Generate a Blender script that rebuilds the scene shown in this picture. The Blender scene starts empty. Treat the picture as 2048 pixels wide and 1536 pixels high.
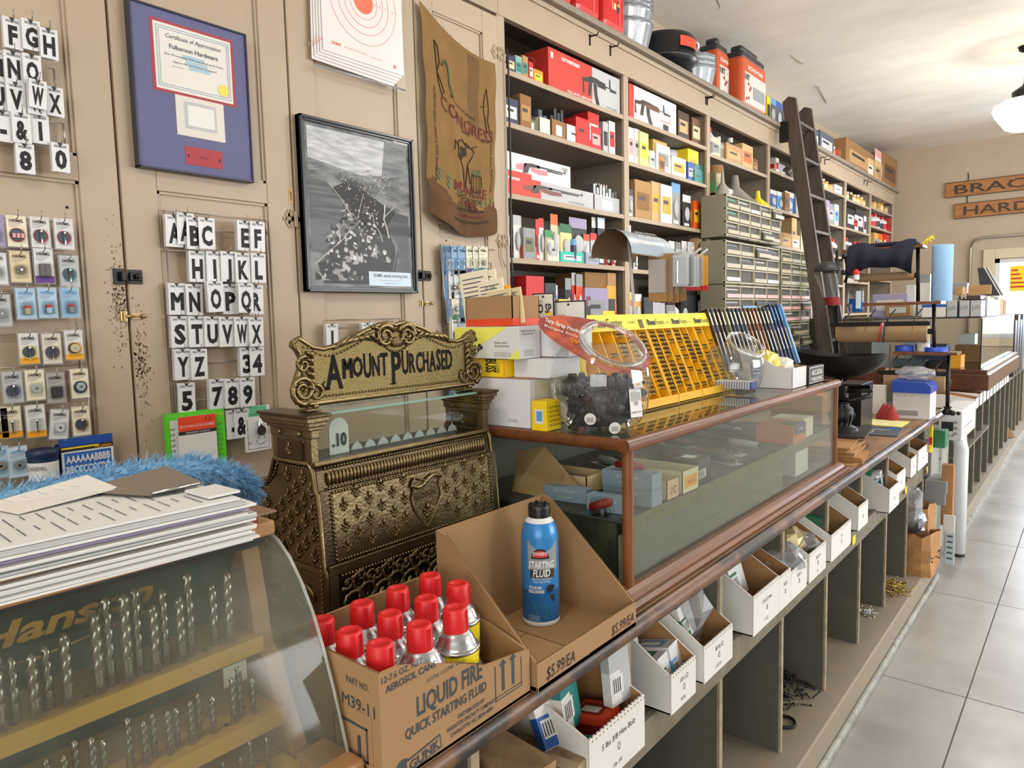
import bpy, bmesh, math, random
from mathutils import Matrix, Vector, Euler
SC = bpy.context.scene
COL = SC.collection
# ---------------------------------------------------------------- camera
CAMH = 1.43
FPX = 1420.0                     # focal length in pixels of the 2048 wide photograph
def _n(v): return Vector(v).normalized()
_dn = _n((367, 15430, FPX))
_Y = Vector((1176, -158, FPX)).normalized(); _Y = (_Y - _dn * _Y.dot(_dn)).normalized()
_Z = -_dn
_X = _Y.cross(_Z)
RM = Matrix((_X, _Y, _Z))        # camera frame (right, down, forward) to room frame
cam = bpy.data.objects.new('camera', bpy.data.cameras.new('camera'))
COL.objects.link(cam)
_r = RM @ Vector((1, 0, 0)); _u = RM @ Vector((0, -1, 0)); _b = RM @ Vector((0, 0, -1))
cam.matrix_world = Matrix(((_r.x, _u.x, _b.x, 0), (_r.y, _u.y, _b.y, 0), (_r.z, _u.z, _b.z, CAMH), (0, 0, 0, 1)))
cam.data.sensor_width = 36; cam.data.lens = FPX / 2048 * 36
cam.data.clip_start = 0.02; cam.data.clip_end = 100
SC.camera = cam
# ---------------------------------------------------------------- exposure, world, lights
vs = SC.view_settings
vs.view_transform = 'Standard'; vs.look = 'None'; vs.gamma = 1; vs.use_curve_mapping = False
vs.exposure = 0.08
w = bpy.data.worlds.new('daylight'); SC.world = w; w.use_nodes = True
nt = w.node_tree; bg = nt.nodes['Background']
tc = nt.nodes.new('ShaderNodeTexCoord'); sp = nt.nodes.new('ShaderNodeSeparateXYZ')
mr = nt.nodes.new('ShaderNodeValToRGB')
nt.links.new(tc.outputs['Generated'], sp.inputs[0]); nt.links.new(sp.outputs['Z'], mr.inputs[0])
mr.color_ramp.elements[0].position = 0.0; mr.color_ramp.elements[0].color = (.62, .60, .58, 1)
mr.color_ramp.elements[1].position = 0.5; mr.color_ramp.elements[1].color = (.92, .96, 1.0, 1)
nt.links.new(mr.outputs[0], bg.inputs[0])
yr = nt.nodes.new('ShaderNodeMapRange'); yr.inputs[1].default_value = .9; yr.inputs[2].default_value = .97; yr.inputs[3].default_value = 1.0; yr.inputs[4].default_value = 3.0
nt.links.new(sp.outputs['Y'], yr.inputs[0]); nt.links.new(yr.outputs[0], bg.inputs[1])   # bright street seen through the far window
def area(name, loc, target, sx, sy, power, color=(1, 1, 1)):
    l = bpy.data.lights.new(name, 'AREA'); l.shape = 'RECTANGLE'; l.size = sx; l.size_y = sy; l.energy = power; l.color = color
    o = bpy.data.objects.new(name, l); COL.objects.link(o); o.location = loc
    o.rotation_euler = (Vector(target) - Vector(loc)).to_track_quat('-Z', 'Y').to_euler()
    return o
# daylight of the shop windows behind the photographer and at the far end
area('daylight_front_window', (2.2, -4.0, 2.0), (-1.0, 3.0, 1.2), 4.0, 2.4, 120, (1.0, .985, .96))
area('added_side_light', (4.9, 6.5, 2.0), (-1.5, 8.0, 1.9), 7.5, 1.9, 420, (.97, .985, 1.0))  # lamp added on the right to brighten the far wall
area('daylight_far_window', (0.3, 10.3, 1.75), (0.0, 4.0, 0.0), 1.6, 1.0, 90, (.74, .84, 1.0))
def point(name, loc, power, r=.12, color=(1, .96, .9)):
    l = bpy.data.lights.new(name, 'POINT'); l.energy = power; l.color = color; l.shadow_soft_size = r
    o = bpy.data.objects.new(name, l); COL.objects.link(o); o.location = loc; return o
# ---------------------------------------------------------------- pixel rays: where a point of the room shows in the photograph
def ray(px, py): return RM @ Vector((px - 1024, py - 768, FPX))
def onx(px, py, x): r = ray(px, py); p = r * (x / r.x); p.z += CAMH; return p
def ony(px, py, y): r = ray(px, py); p = r * (y / r.y); p.z += CAMH; return p
def onz(px, py, z): r = ray(px, py); p = r * ((z - CAMH) / r.z); p.z += CAMH; return p
# ---------------------------------------------------------------- materials
def lin(c):
    if isinstance(c, str):
        c = c.lstrip('#'); c = [int(c[i:i + 2], 16) / 255 for i in (0, 2, 4)]
    return tuple((x / 12.92 if x <= .04045 else ((x + .055) / 1.055) ** 2.4) for x in c)
MATS = {}
def mat(key, c, rough=.55, metal=0, var=.0, vscale=6, bump=0, bscale=60, c2=None, stretch=None, coat=0, cpos=(.4, .65)):
    """procedural surface: base colour varied by noise, optional second colour worn through it, optional fine bump"""
    if key in MATS: return MATS[key]
    m = bpy.data.materials.new(key); m.use_nodes = True; t = m.node_tree; N = t.nodes; L = t.links
    b = N['Principled BSDF']; b.inputs['Roughness'].default_value = rough; b.inputs['Metallic'].default_value = metal
    if coat: b.inputs['Coat Weight'].default_value = coat
    a = lin(c)
    tcn = N.new('ShaderNodeTexCoord'); mp = N.new('ShaderNodeMapping'); L.new(tcn.outputs['Object'], mp.inputs[0])
    if stretch: mp.inputs['Scale'].default_value = stretch
    no = N.new('ShaderNodeTexNoise'); no.inputs['Scale'].default_value = vscale; no.inputs['Detail'].default_value = 6; no.inputs['Roughness'].default_value = .6
    L.new(mp.outputs[0], no.inputs['Vector'])
    cr = N.new('ShaderNodeValToRGB'); L.new(no.outputs[0], cr.inputs[0]); L.new(cr.outputs[0], b.inputs['Base Color'])
    e = cr.color_ramp.elements
    if c2:
        e[0].position, e[1].position = cpos; e[0].color = a + (1,); e[1].color = lin(c2) + (1,)
    else:
        v = var or .03
        e[0].position = .3; e[1].position = .7
        e[0].color = tuple(x * (1 - v) for x in a) + (1,); e[1].color = tuple(min(1, x * (1 + v)) for x in a) + (1,)
    if bump:
        bn = N.new('ShaderNodeTexNoise'); bn.inputs['Scale'].default_value = bscale; bn.inputs['Detail'].default_value = 4
        L.new(mp.outputs[0], bn.inputs['Vector'])
        bp = N.new('ShaderNodeBump'); bp.inputs['Strength'].default_value = bump; bp.inputs['Distance'].default_value = .004
        L.new(bn.outputs[0], bp.inputs['Height']); L.new(bp.outputs[0], b.inputs['Normal'])
    MATS[key] = m; return m
def clear(key, tint='#ffffff', gloss=.12, haze=0, hcol='#dfe4e2', rough=.02, ior=1.45):
    """thin clear sheet: lets light through, mirrors at grazing angles, may carry a dusty haze"""
    if key in MATS: return MATS[key]
    m = bpy.data.materials.new(key); m.use_nodes = True; t = m.node_tree; N = t.nodes; L = t.links
    N.remove(N['Principled BSDF']); out = N['Material Output']
    tr = N.new('ShaderNodeBsdfTransparent'); tr.inputs[0].default_value = lin(tint) + (1,)
    gl = N.new('ShaderNodeBsdfGlossy'); gl.inputs['Roughness'].default_value = rough
    lw = N.new('ShaderNodeLayerWeight'); lw.inputs[0].default_value = .5
    fr = N.new('ShaderNodeMath'); fr.operation = 'POWER'; fr.inputs[1].default_value = 5; L.new(lw.outputs['Facing'], fr.inputs[0])
    ad = N.new('ShaderNodeMath'); ad.operation = 'ADD'; ad.use_clamp = True; ad.inputs[1].default_value = gloss * .05
    mx = N.new('ShaderNodeMixShader'); L.new(fr.outputs[0], ad.inputs[0]); L.new(ad.outputs[0], mx.inputs[0])
    if haze:
        df = N.new('ShaderNodeBsdfDiffuse'); df.inputs[0].default_value = lin(hcol) + (1,)
        no = N.new('ShaderNodeTexNoise'); no.inputs['Scale'].default_value = 9; no.inputs['Detail'].default_value = 8
        tcn = N.new('ShaderNodeTexCoord'); L.new(tcn.outputs['Object'], no.inputs['Vector'])
        mr2 = N.new('ShaderNodeMapRange'); mr2.inputs[1].default_value = .35; mr2.inputs[2].default_value = .7
        mr2.inputs[3].default_value = haze * .6; mr2.inputs[4].default_value = haze * 1.4
        L.new(no.outputs[0], mr2.inputs[0])
        m2 = N.new('ShaderNodeMixShader'); L.new(mr2.outputs[0], m2.inputs[0]); L.new(tr.outputs[0], m2.inputs[1]); L.new(df.outputs[0], m2.inputs[2])
        L.new(m2.outputs[0], mx.inputs[1])
    else: L.new(tr.outputs[0], mx.inputs[1])
    L.new(gl.outputs[0], mx.inputs[2]); L.new(mx.outputs[0], out.inputs[0])
    MATS[key] = m; return m
def emit(key, c, s):
    if key in MATS: return MATS[key]
    m = bpy.data.materials.new(key); m.use_nodes = True; b = m.node_tree.nodes['Principled BSDF']
    b.inputs['Base Color'].default_value = lin(c) + (1,); b.inputs['Emission Color'].default_value = lin(c) + (1,); b.inputs['Emission Strength'].default_value = s
    MATS[key] = m; return m
PAL = dict(white='#d6d6d4', cream='#e6dcc0', paper='#dddbd6', black='#17181a', dark='#2c2d30', grey='#8d8f90', lgrey='#b4b6b8', red='#c8231f',
 dred='#8e1f1c', orange='#e8641b', amber='#eea21d', yellow='#f2d21c', pyellow='#eee98a', lemon='#f0e83a', green='#2c8a4a', dgreen='#14663f', lime='#5bd12e',
 teal='#1f7f78', aqua='#29b8a2', blue='#2456a6', navy='#1d2b4f', sky='#5f9bd0', lblue='#a9c6dc', pblue='#c8d9e8', purple='#5a2c88', pink='#e3a6a2',
 kraft='#b08a5c', dkraft='#8f6a42', tan='#c9a878', brown='#6b4428', dbrown='#3d2a1c', steel='#9aa0a5', olive='#6a6a4a', sand='#d9c79c', orangered='#e0441f', slate='#47505e', khaki='#a39f86', mauve='#9a8fae')
def K(c, rough=.5):
    if not isinstance(c, str): return c
    if c in MATS: return MATS[c]
    if c == 'steel': return mat('steel', PAL['steel'], .3, .9, .06)
    if c in ('kraft', 'dkraft', 'tan'): return mat(c, PAL[c], .85, 0, .07, 12)
    return mat(c, PAL.get(c, c), rough, 0, .03, 5)
M_wallpaint = mat('tan_wall_paint', '#b3a28b', .7, 0, .04, 2.5, .12, 30)
M_cup = mat('cupboard_paint', '#b09d85', .48, 0, .035, 3, .1, 14)
M_cup2 = mat('cupboard_frame_paint', '#a8967e', .5, 0, .05, 4, .12, 18)
M_shelf = mat('shelf_paint', '#857a6b', .5, 0, .06, 5, .08, 30)
M_ceil = mat('ceiling_plaster', '#e8e3d8', .9, 0, .07, 1.6, .5, 7, stretch=(1, 2.2, 1))
M_cnt = mat('counter_grey_paint', '#58574b', .55, 0, .12, 9, .1, 30)
M_cnt2 = mat('counter_rail_paint', '#7c7464', .55, 0, .14, 14, .1, 30, c2='#685f4e')
M_wood = mat('varnished_oak', '#7c4824', .38, 0, .25, 5, .08, 40, stretch=(6, .6, 6), c2='#4e2d16', cpos=(.35, .7))
M_wood2 = mat('post_oak', '#82502a', .3, 0, .2, 40, .1, 60, stretch=(1, 1, .12), c2='#633714', cpos=(.4, .75))
M_top = mat('worn_counter_top', '#8d7154', .5, 0, .2, 10, .1, 40, stretch=(2, .5, 2), c2='#5e4530', cpos=(.45, .75))
M_nose = mat('worn_black_nosing', '#6d4a30', .4, 0, .2, 13, .25, 40, stretch=(1, .5, 1), c2='#2b2622', cpos=(.44, .54))
M_pine = mat('pine', '#a77d50', .5, 0, .12, 9, .08, 50, stretch=(5, .5, 5))
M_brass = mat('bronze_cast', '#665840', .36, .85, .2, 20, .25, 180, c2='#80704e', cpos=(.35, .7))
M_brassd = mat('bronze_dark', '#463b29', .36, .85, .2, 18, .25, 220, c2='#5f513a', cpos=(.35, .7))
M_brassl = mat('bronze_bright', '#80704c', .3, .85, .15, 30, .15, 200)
M_gold = mat('bronze_satin', '#7f7046', .42, .75, .12, 60, .35, 420)
M_blackt = mat('black_plastic', '#15161a', .32)
M_iron = mat('black_iron', '#141416', .42, .3, .1)
M_chrome = mat('chrome', '#c9cccf', .18, 1)
M_galv = mat('galvanized', '#8c9094', .42, .85, .12, 25)
M_wire = mat('wire', '#a9a39a', .35, .7)
M_glass = clear('glass', '#f7faf8', .25)
M_glassg = clear('case_glass', '#f3f6f3', .6, .04, '#b9c4b8')
M_gedge = mat('glass_edge', '#7fa396', .15)
M_pic = clear('picture_glass', '#ffffff', .1)
M_bowl = clear('bowl_plastic', '#f6f8f8', 2.0, .04, '#eef2f2')
M_clear = clear('clear_plastic', '#f4f6f6', .35)
M_wrap = clear('plastic_wrap', '#f2f4f4', .6, .12, '#ffffff', .12)
M_bag = clear('poly_bag', '#e8eaec', .6, .35, '#d5d9dc', .2)
M_acry = clear('scuffed_acrylic', '#dcdfd6', .6, .15, '#b4b6a6', .07)
M_white = K('white'); M_red = mat('glossy_red', '#d11418', .3, 0, .02, coat=.3)
# ---------------------------------------------------------------- mesh builder
_TX = {}
def glyphs(s, bold):
    k = (s, bold)
    if k in _TX: return _TX[k]
    cu = bpy.data.curves.new('t', 'FONT'); cu.body = s; cu.size = 1; cu.resolution_u = 2; cu.offset = bold; cu.fill_mode = 'FRONT'
    ob = bpy.data.objects.new('t', cu); COL.objects.link(ob)
    dg = bpy.context.evaluated_depsgraph_get(); dg.update()
    me = ob.evaluated_get(dg).to_mesh()
    vs_ = [(v.co.x, v.co.y) for v in me.vertices]; fs = [tuple(p.vertices) for p in me.polygons]
    bpy.data.objects.remove(ob); bpy.data.curves.remove(cu)
    _TX[k] = (vs_, fs); return _TX[k]
class MB:
    def __init__(s, T=None): s.v = []; s.f = []; s.mi = []; s.m = []; s.sm = []; s.T = T
    def mid(s, m):
        m = K(m)
        if m not in s.m: s.m.append(m)
        return s.m.index(m)
    def add(s, vs_, fs, m, smooth=False):
        n = len(s.v); i = s.mid(m)
        s.v += [tuple(s.T @ Vector(v)) for v in vs_] if s.T else [tuple(v) for v in vs_]
        s.f += [tuple(a + n for a in f) for f in fs]; s.mi += [i] * len(fs); s.sm += [smooth] * len(fs); return s
    def box(s, x0, x1, y0, y1, z0, z1, m, c=0):
        if c:
            c = min(c, abs(x1 - x0) * .45, abs(y1 - y0) * .45, abs(z1 - z0) * .45)
            bm = bmesh.new(); bmesh.ops.create_cube(bm, size=1)
            for v in bm.verts: v.co = Vector(((x0 + x1) / 2 + v.co.x * (x1 - x0), (y0 + y1) / 2 + v.co.y * (y1 - y0), (z0 + z1) / 2 + v.co.z * (z1 - z0)))
            bmesh.ops.bevel(bm, geom=bm.edges[:], offset=c, segments=2, profile=.5, affect='EDGES')
            s.add([v.co[:] for v in bm.verts], [[v.index for v in f.verts] for f in bm.faces], m, False); bm.free(); return s
        return s.add([(x0, y0, z0), (x1, y0, z0), (x1, y1, z0), (x0, y1, z0), (x0, y0, z1), (x1, y0, z1), (x1, y1, z1), (x0, y1, z1)],
                     [(0, 3, 2, 1), (4, 5, 6, 7), (0, 1, 5, 4), (1, 2, 6, 5), (2, 3, 7, 6), (3, 0, 4, 7)], m)
    def quad(s, a, b, c, d, m): return s.add([a, b, c, d], [(0, 1, 2, 3)], m)
    def rx(s, x, y0, y1, z0, z1, m): return s.quad((x, y0, z0), (x, y1, z0), (x, y1, z1), (x, y0, z1), m)      # upright patch facing +x
    def ry(s, y, x0, x1, z0, z1, m): return s.quad((x0, y, z0), (x1, y, z0), (x1, y, z1), (x0, y, z1), m)      # upright patch facing -y
    def rz(s, z, x0, x1, y0, y1, m): return s.quad((x0, y0, z), (x1, y0, z), (x1, y1, z), (x0, y1, z), m)
    def lathe(s, prof, m, o=(0, 0, 0), n=20, ax=None, smooth=True, sy=1, cap=True):
        """prof: (r,z) pairs bottom to top"""
        vs_ = []; R = ax if ax else Matrix.Identity(3); o = Vector(o)
        for r, z in prof:
            for k in range(n):
                a = 2 * math.pi * k / n; vs_.append(o + R @ Vector((r * math.cos(a), r * math.sin(a) * sy, z)))
        fs = []
        for j in range(len(prof) - 1):
            for k in range(n): fs.append((j * n + k, j * n + (k + 1) % n, (j + 1) * n + (k + 1) % n, (j + 1) * n + k))
        s.add(vs_, fs, m, smooth)
        caps = []
        if not cap: return s
        if prof[0][0] > 1e-6: caps.append(tuple(range(n))[::-1])
        if prof[-1][0] > 1e-6: caps.append(tuple(range((len(prof) - 1) * n, len(prof) * n)))
        if caps:
            vv = vs_; s.add(vv, caps, m, False)
        return s
    def cyl(s, o, r, h, m, n=16, r2=None): return s.lathe([(r, 0), (r if r2 is None else r2, h)], m, o, n)
    def tube(s, pts, r, m, n=6, closed=False, rr=None):
        P = [Vector(p) for p in pts]; k = len(P); vs_ = []; up = Vector((.13, .21, .97))
        for i, p in enumerate(P):
            t = (P[(i + 1) % k] - P[i - 1]) if closed or 0 < i < k - 1 else (P[1] - P[0] if i == 0 else P[-1] - P[-2])
            if t.length < 1e-9: t = Vector((0, 0, 1))
            t.normalize(); a = t.cross(up)
            if a.length < .05: a = t.cross(Vector((1, 0, 0)))
            a.normalize(); b = a.cross(t); q = rr[i] if rr else r
            for j in range(n):
                th = 2 * math.pi * j / n; vs_.append(p + a * (q * math.cos(th)) + b * (q * math.sin(th)))
        fs = []
        for i in range(k if closed else k - 1):
            for j in range(n):
                i2 = (i + 1) % k; fs.append((i * n + j, i2 * n + j, i2 * n + (j + 1) % n, i * n + (j + 1) % n))
        if not closed: fs += [tuple(range(n)), tuple(range((k - 1) * n, k * n))[::-1]]
        return s.add(vs_, fs, m, n > 4)
    def ball(s, c, r, m, n=8, sc=(1, 1, 1)):
        pr = [(r * math.sin(math.pi * i / (n // 2 + 1)), -r * math.cos(math.pi * i / (n // 2 + 1))) for i in range(n // 2 + 2)]
        pr[0] = (0, -r); pr[-1] = (0, r)
        return s.lathe([(a, b) for a, b in pr], m, c, n, Matrix.Diagonal(sc))
    def prism(s, poly, a0, a1, m, ax='y', cap=True, smooth=False):
        """polygon in the plane across axis ax, pushed from a0 to a1.  ax 'y': poly is (x,z); 'x': (y,z); 'z': (x,y)"""
        f = {'y': lambda p, a: (p[0], a, p[1]), 'x': lambda p, a: (a, p[0], p[1]), 'z': lambda p, a: (p[0], p[1], a)}[ax]
        n = len(poly); vs_ = [f(p, a0) for p in poly] + [f(p, a1) for p in poly]
        s.add(vs_, [(i, (i + 1) % n, n + (i + 1) % n, n + i) for i in range(n)], m, smooth)
        if cap: s.add(vs_, [tuple(range(n)), tuple(range(n, 2 * n))], m)
        return s
    def text(s, t, h, p, r, u, m, sx=1, bold=0, al='c', w=None, lift=.0004, sh=0):
        """lettering of cap height h; p = baseline point, r/u = reading and up directions"""
        if t == 'M' and bold:
            k = (Vector(r).normalized()) * h * .05; s.text(t, h, Vector(p) + k, r, u, m, sx, 0, al, w, lift, sh); p = Vector(p) - k; bold = 0
        vv, ff = glyphs(t, bold)
        if not vv: return s
        x0 = min(v[0] for v in vv); x1 = max(v[0] for v in vv); k = h / .72
        kx = k * sx
        if w and (x1 - x0) * kx > w or (w and sx == 0): kx = w / (x1 - x0)
        r = Vector(r).normalized(); u = Vector(u).normalized(); nrm = r.cross(u); p = Vector(p) + nrm * lift
        off = {'c': (x0 + x1) / 2, 'l': x0, 'r': x1}[al]
        return s.add([p + r * ((v[0] - off) * kx + sh * v[1] * k) + u * (v[1] * k) for v in vv], ff, m)
    def tx(s, t, h, x, y, z, m, **k): return s.text(t, h, (x, y, z), (0, 1, 0), (0, 0, 1), m, **k)     # lettering on a face looking +x
    def ty(s, t, h, x, y, z, m, **k): return s.text(t, h, (x, y, z), (1, 0, 0), (0, 0, 1), m, **k)     # lettering on a face looking -y
    def build(s, name, parent=None, label=None, cat=None, group=None, kind=None, org=None):
        if parent is not None: o = wloc(parent)
        elif org is not None: o = Vector(org)
        else:
            xs = [v[0] for v in s.v]; ys = [v[1] for v in s.v]; o = Vector(((min(xs) + max(xs)) / 2, (min(ys) + max(ys)) / 2, min(v[2] for v in s.v)))
        me = bpy.data.meshes.new(name); me.from_pydata([(v[0] - o.x, v[1] - o.y, v[2] - o.z) for v in s.v], [], s.f)
        for m in s.m: me.materials.append(m)
        me.polygons.foreach_set('material_index', s.mi); me.polygons.foreach_set('use_smooth', s.sm); me.update()
        ob = bpy.data.objects.new(name, me); COL.objects.link(ob)
        if parent is not None: ob.parent = parent
        else: ob.location = o
        _WL[ob.name] = tuple(o)
        tag(ob, label, cat, group, kind); return ob
_WL = {}
def wloc(o): return Vector(_WL[o.name])
def tag(o, label=None, cat=None, group=None, kind=None):
    if label: o['label'] = label
    if cat: o['category'] = cat
    if group: o['group'] = group
    if kind: o['kind'] = kind
def thing(name, label, cat, loc, group=None, kind=None):
    o = bpy.data.objects.new(name, None); COL.objects.link(o); o.location = loc; _WL[o.name] = tuple(loc); o.empty_display_size = .02
    tag(o, label, cat, group, kind); return o
def dup(root, loc, rz=0, label=None, group=None):
    r = root.copy(); COL.objects.link(r); r.location = loc; _WL[r.name] = tuple(loc); r.rotation_euler[2] = rz
    if label: r['label'] = label
    if group: r['group'] = group
    for ch in list(root.children):
        c = ch.copy(); COL.objects.link(c); c.parent = r
        for g in list(ch.children):
            d = g.copy(); COL.objects.link(d); d.parent = c
    return r
def turn(cx, cy, a, cz=0):
    return Matrix.Translation((cx, cy, cz)) @ Matrix.Rotation(a, 4, 'Z') @ Matrix.Translation((-cx, -cy, -cz))
RND = random.Random(7)
# ================================================================ the room
CE = 3.5
def floor_mat():
    m = mat('polished_concrete', '#a8a5a0', .3, 0, .1, 2.2, .06, 50, c2='#86817a', cpos=(.3, .75)); t = m.node_tree; N = t.nodes; L = t.links
    b = N['Principled BSDF']; cr = [n for n in N if n.type == 'VALTORGB'][0]
    n2 = N.new('ShaderNodeTexNoise'); n2.inputs['Scale'].default_value = 5; n2.inputs['Detail'].default_value = 8
    tcn = [n for n in N if n.type == 'TEX_COORD'][0]; L.new(tcn.outputs['Object'], n2.inputs['Vector'])
    r = N.new('ShaderNodeMapRange'); r.inputs[1].default_value = .2; r.inputs[2].default_value = .85; r.inputs[3].default_value = .26; r.inputs[4].default_value = .42
    L.new(n2.outputs[0], r.inputs[0]); L.new(r.outputs[0], b.inputs['Roughness'])
    mx = N.new('ShaderNodeMix'); mx.data_type = 'RGBA'; mx.blend_type = 'MULTIPLY'
    r3 = N.new('ShaderNodeMapRange'); r3.inputs[1].default_value = .25; r3.inputs[2].default_value = .9; r3.inputs[3].default_value = 0; r3.inputs[4].default_value = .2
    L.new(n2.outputs[0], r3.inputs[0]); L.new(r3.outputs[0], mx.inputs['Factor'])
    L.new(cr.outputs[0], mx.inputs['A']); mx.inputs['B'].default_value = (.55, .5, .45, 1); L.new(mx.outputs['Result'], b.inputs['Base Color'])
    return m
MF = floor_mat(); M_joint = mat('floor_joint', '#6f6860', .8)
b = MB(); jx = [-.322 + 1.06 * i for i in range(-3, 6)]; jy = [2.973 + 1.06 * i for i in range(-6, 9)]
b.box(-2.7, 5.2, -4.4, 10.8, -.05, -.004, M_joint)
for i in range(len(jx) + 1):
    for j in range(len(jy) + 1):
        x0 = -2.7 if i == 0 else jx[i - 1] + .0025; x1 = 5.2 if i == len(jx) else jx[i] - .0025
        y0 = -4.4 if j == 0 else jy[j - 1] + .0025; y1 = 10.8 if j == len(jy) else jy[j] - .0025
        b.box(x0, x1, y0, y1, -.004, 0, MF)
b.build('floor', kind='structure', org=(0, 0, 0))
b = MB(); n = 40
vs_ = []; fs = []
for i in range(n + 1):
    for j in range(n + 1):
        x = -2.6 + 7.8 * i / n; y = -4.4 + 15.2 * j / n
        vs_.append((x, y, CE + .012 * math.sin(x * 2.1 + y * .7) + .01 * math.sin(y * 2.7 - x)))
for i in range(n):
    for j in range(n): a = i * (n + 1) + j; fs.append((a, a + 1, a + n + 2, a + n + 1))
b.add(vs_, fs, M_ceil, True); b.box(-2.6, 5.2, -4.4, 10.8, CE + .04, CE + .1, M_ceil)
M_crack = mat('ceiling_crack', '#8b8272', .9)
for pts in ([(1594, 78), (1595, 92), (1585, 100), (1577, 106), (1590, 118), (1606, 128)], [(1433, -4), (1440, 12), (1436, 20)], [(1636, 172), (1645, 190), (1653, 206)], [(1502, 96), (1508, 112), (1506, 122)]):
    b.tube([onz(x, y, CE - .002) for x, y in pts], .0035, M_crack, 4)
b.build('ceiling', kind='structure', org=(0, 0, CE))
MB().box(-2.6, -2.5, -4.4, 10.8, 0, CE + .05, M_wallpaint).build('wall_left', kind='structure')
b = MB(); b.box(5.2, 5.3, -4.4, 10.8, 0, .95, M_wallpaint); b.box(5.2, 5.3, -4.4, 10.8, 2.9, CE + .05, M_wallpaint)
for y in (-4.4, -1.5, 1.4, 4.3, 7.2, 10.0): b.box(5.2, 5.3, y, y + .6, .95, 2.9, M_wallpaint)
b.build('wall_right', kind='structure')
# far wall with its window opening
FY = 10.6
b = MB(); wx0, wx1, wz0, wz1 = -1.02, 1.1, 1.05, 2.02
b.box(-2.6, wx0, FY, FY + .15, 0, CE + .05, M_wallpaint); b.box(wx1, 5.2, FY, FY + .15, 0, CE + .05, M_wallpaint)
b.box(wx0, wx1, FY, FY + .15, 0, wz0, M_wallpaint); b.box(wx0, wx1, FY, FY + .15, wz1, CE + .05, M_wallpaint)
b.build('wall_far', kind='structure')
wf = thing('window_1', None, None, ((wx0 + wx1) / 2, FY, wz0), kind='structure')
b = MB(); M_wf = mat('window_frame_paint', '#cbbd9f', .5)
for (a, c, d, e) in ((wx0 - .12, wx0, wz0 - .1, wz1 + .12), (wx1, wx1 + .12, wz0 - .1, wz1 + .12), (wx0, wx1, wz1, wz1 + .12), (wx0, wx1, wz0 - .1, wz0)): b.box(a, c, FY - .03, FY + .1, d, e, M_wf, .006)
for x in (wx0, .02, wx1 - .05): b.box(x, x + .05, FY + .02, FY + .06, wz0, wz1, K('white'))
for z in (wz0, wz1 - .05): b.box(wx0, wx1, FY + .02, FY + .06, z, z + .05, K('white'))
b.build('window_frame', wf)
MB().box(wx0, wx1, FY + .035, FY + .04, wz0, wz1, M_glass).build('window_pane', wf)
# posters taped in the window
for i, (x0, z0, w_, h_, c1, c2, lab) in enumerate(((-.86, 1.62, .16, .3, 'yellow', 'red', 'yellow and red sticker taped at left of the far window'), (-.62, 1.45, .34, .36, 'paper', 'red', 'white poster with a red border taped in the far window'), (-.2, 1.5, .3, .32, 'paper', 'pink', 'white poster with pink lines right of the red bordered one'))):
    b = MB(); b.box(x0, x0 + w_, FY - .005, FY, z0, z0 + h_, c1)
    if i == 0:
        for k in range(5): b.box(x0 + .01, x0 + w_ - .02 * k, FY - .006, FY - .005, z0 + .04 + k * .05, z0 + .06 + k * .05, c2)
    else:
        b.box(x0, x0 + w_, FY - .006, FY - .005, z0 + .1, z0 + .115, c2); b.box(x0, x0 + .012, FY - .006, FY - .005, z0, z0 + h_, c2); b.box(x0, x0 + w_, FY - .006, FY - .005, z0, z0 + .01, c2)
    b.build('poster', label=lab, cat='poster')
b = MB(); M_cond = mat('conduit', '#a59b8c', .4, .5)
b.tube([(-1.27, FY - .03, .9), (-1.27, FY - .03, 2.16), (-1.25, FY - .03, 2.24), (-1.18, FY - .03, 2.28), (-1.1, FY - .03, 2.29), (1.4, FY - .03, 2.29)], .017, M_cond, 8)
for x in (-1.27,): b.box(x - .03, x + .03, FY - .02, FY, 1.6, 1.63, M_cond)
b.box(-.6, -.56, FY - .06, FY, 2.26, 2.32, M_cond)
b.build('electrical_conduit', label='painted metal conduit bending around the top of the far window', cat='pipe')
# carved sign boards
def board(px0, px1, t, z0, z1, x1, lab):
    b = MB(); x0 = ony(px0, 400, FY).x; M_sg = mat('sign_board_wood', '#a8703c', .6, 0, .2, 8, .1, 30, stretch=(1, 4, 6), c2='#8b5a2e', cpos=(.45, .7))
    b.box(x0, x1, FY - .035, FY - .01, z0, z1, M_sg, .004)
    for z in (z0, z1 - .008): b.box(x0, x1, FY - .0365, FY - .034, z, z + .008, K('dbrown'))
    b.ty(t, (z1 - z0) * .6, x0 + .1, FY - .0375, z0 + (z1 - z0) * .2, K('dbrown'), al='l', bold=.01, w=x1 - x0 - .15, sx=0); return b.build('wooden_sign', label=lab, cat='sign')
s1 = board(1891, 2100, 'BRACKETVILLE', 2.815, 3.0, .55, 'carved wooden board reading BRACKETVILLE, the upper of two on the far wall')
s2 = board(1910, 2100, 'HARDWARE', 2.545, 2.73, .1, 'carved wooden board reading HARDWARE hanging below the BRACKETVILLE board')
b = MB(); 
for x in (-1.33, .05): b.tube([(x, FY - .006, 3.1), (x + .008, FY - .006, 3.05), (x, FY - .006, 2.98), (x, FY - .006, 2.7)], .005, M_iron, 5)
b.build('hanging_wire', label='dark wires carrying the two carved boards on the far wall', cat='wire')
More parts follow.
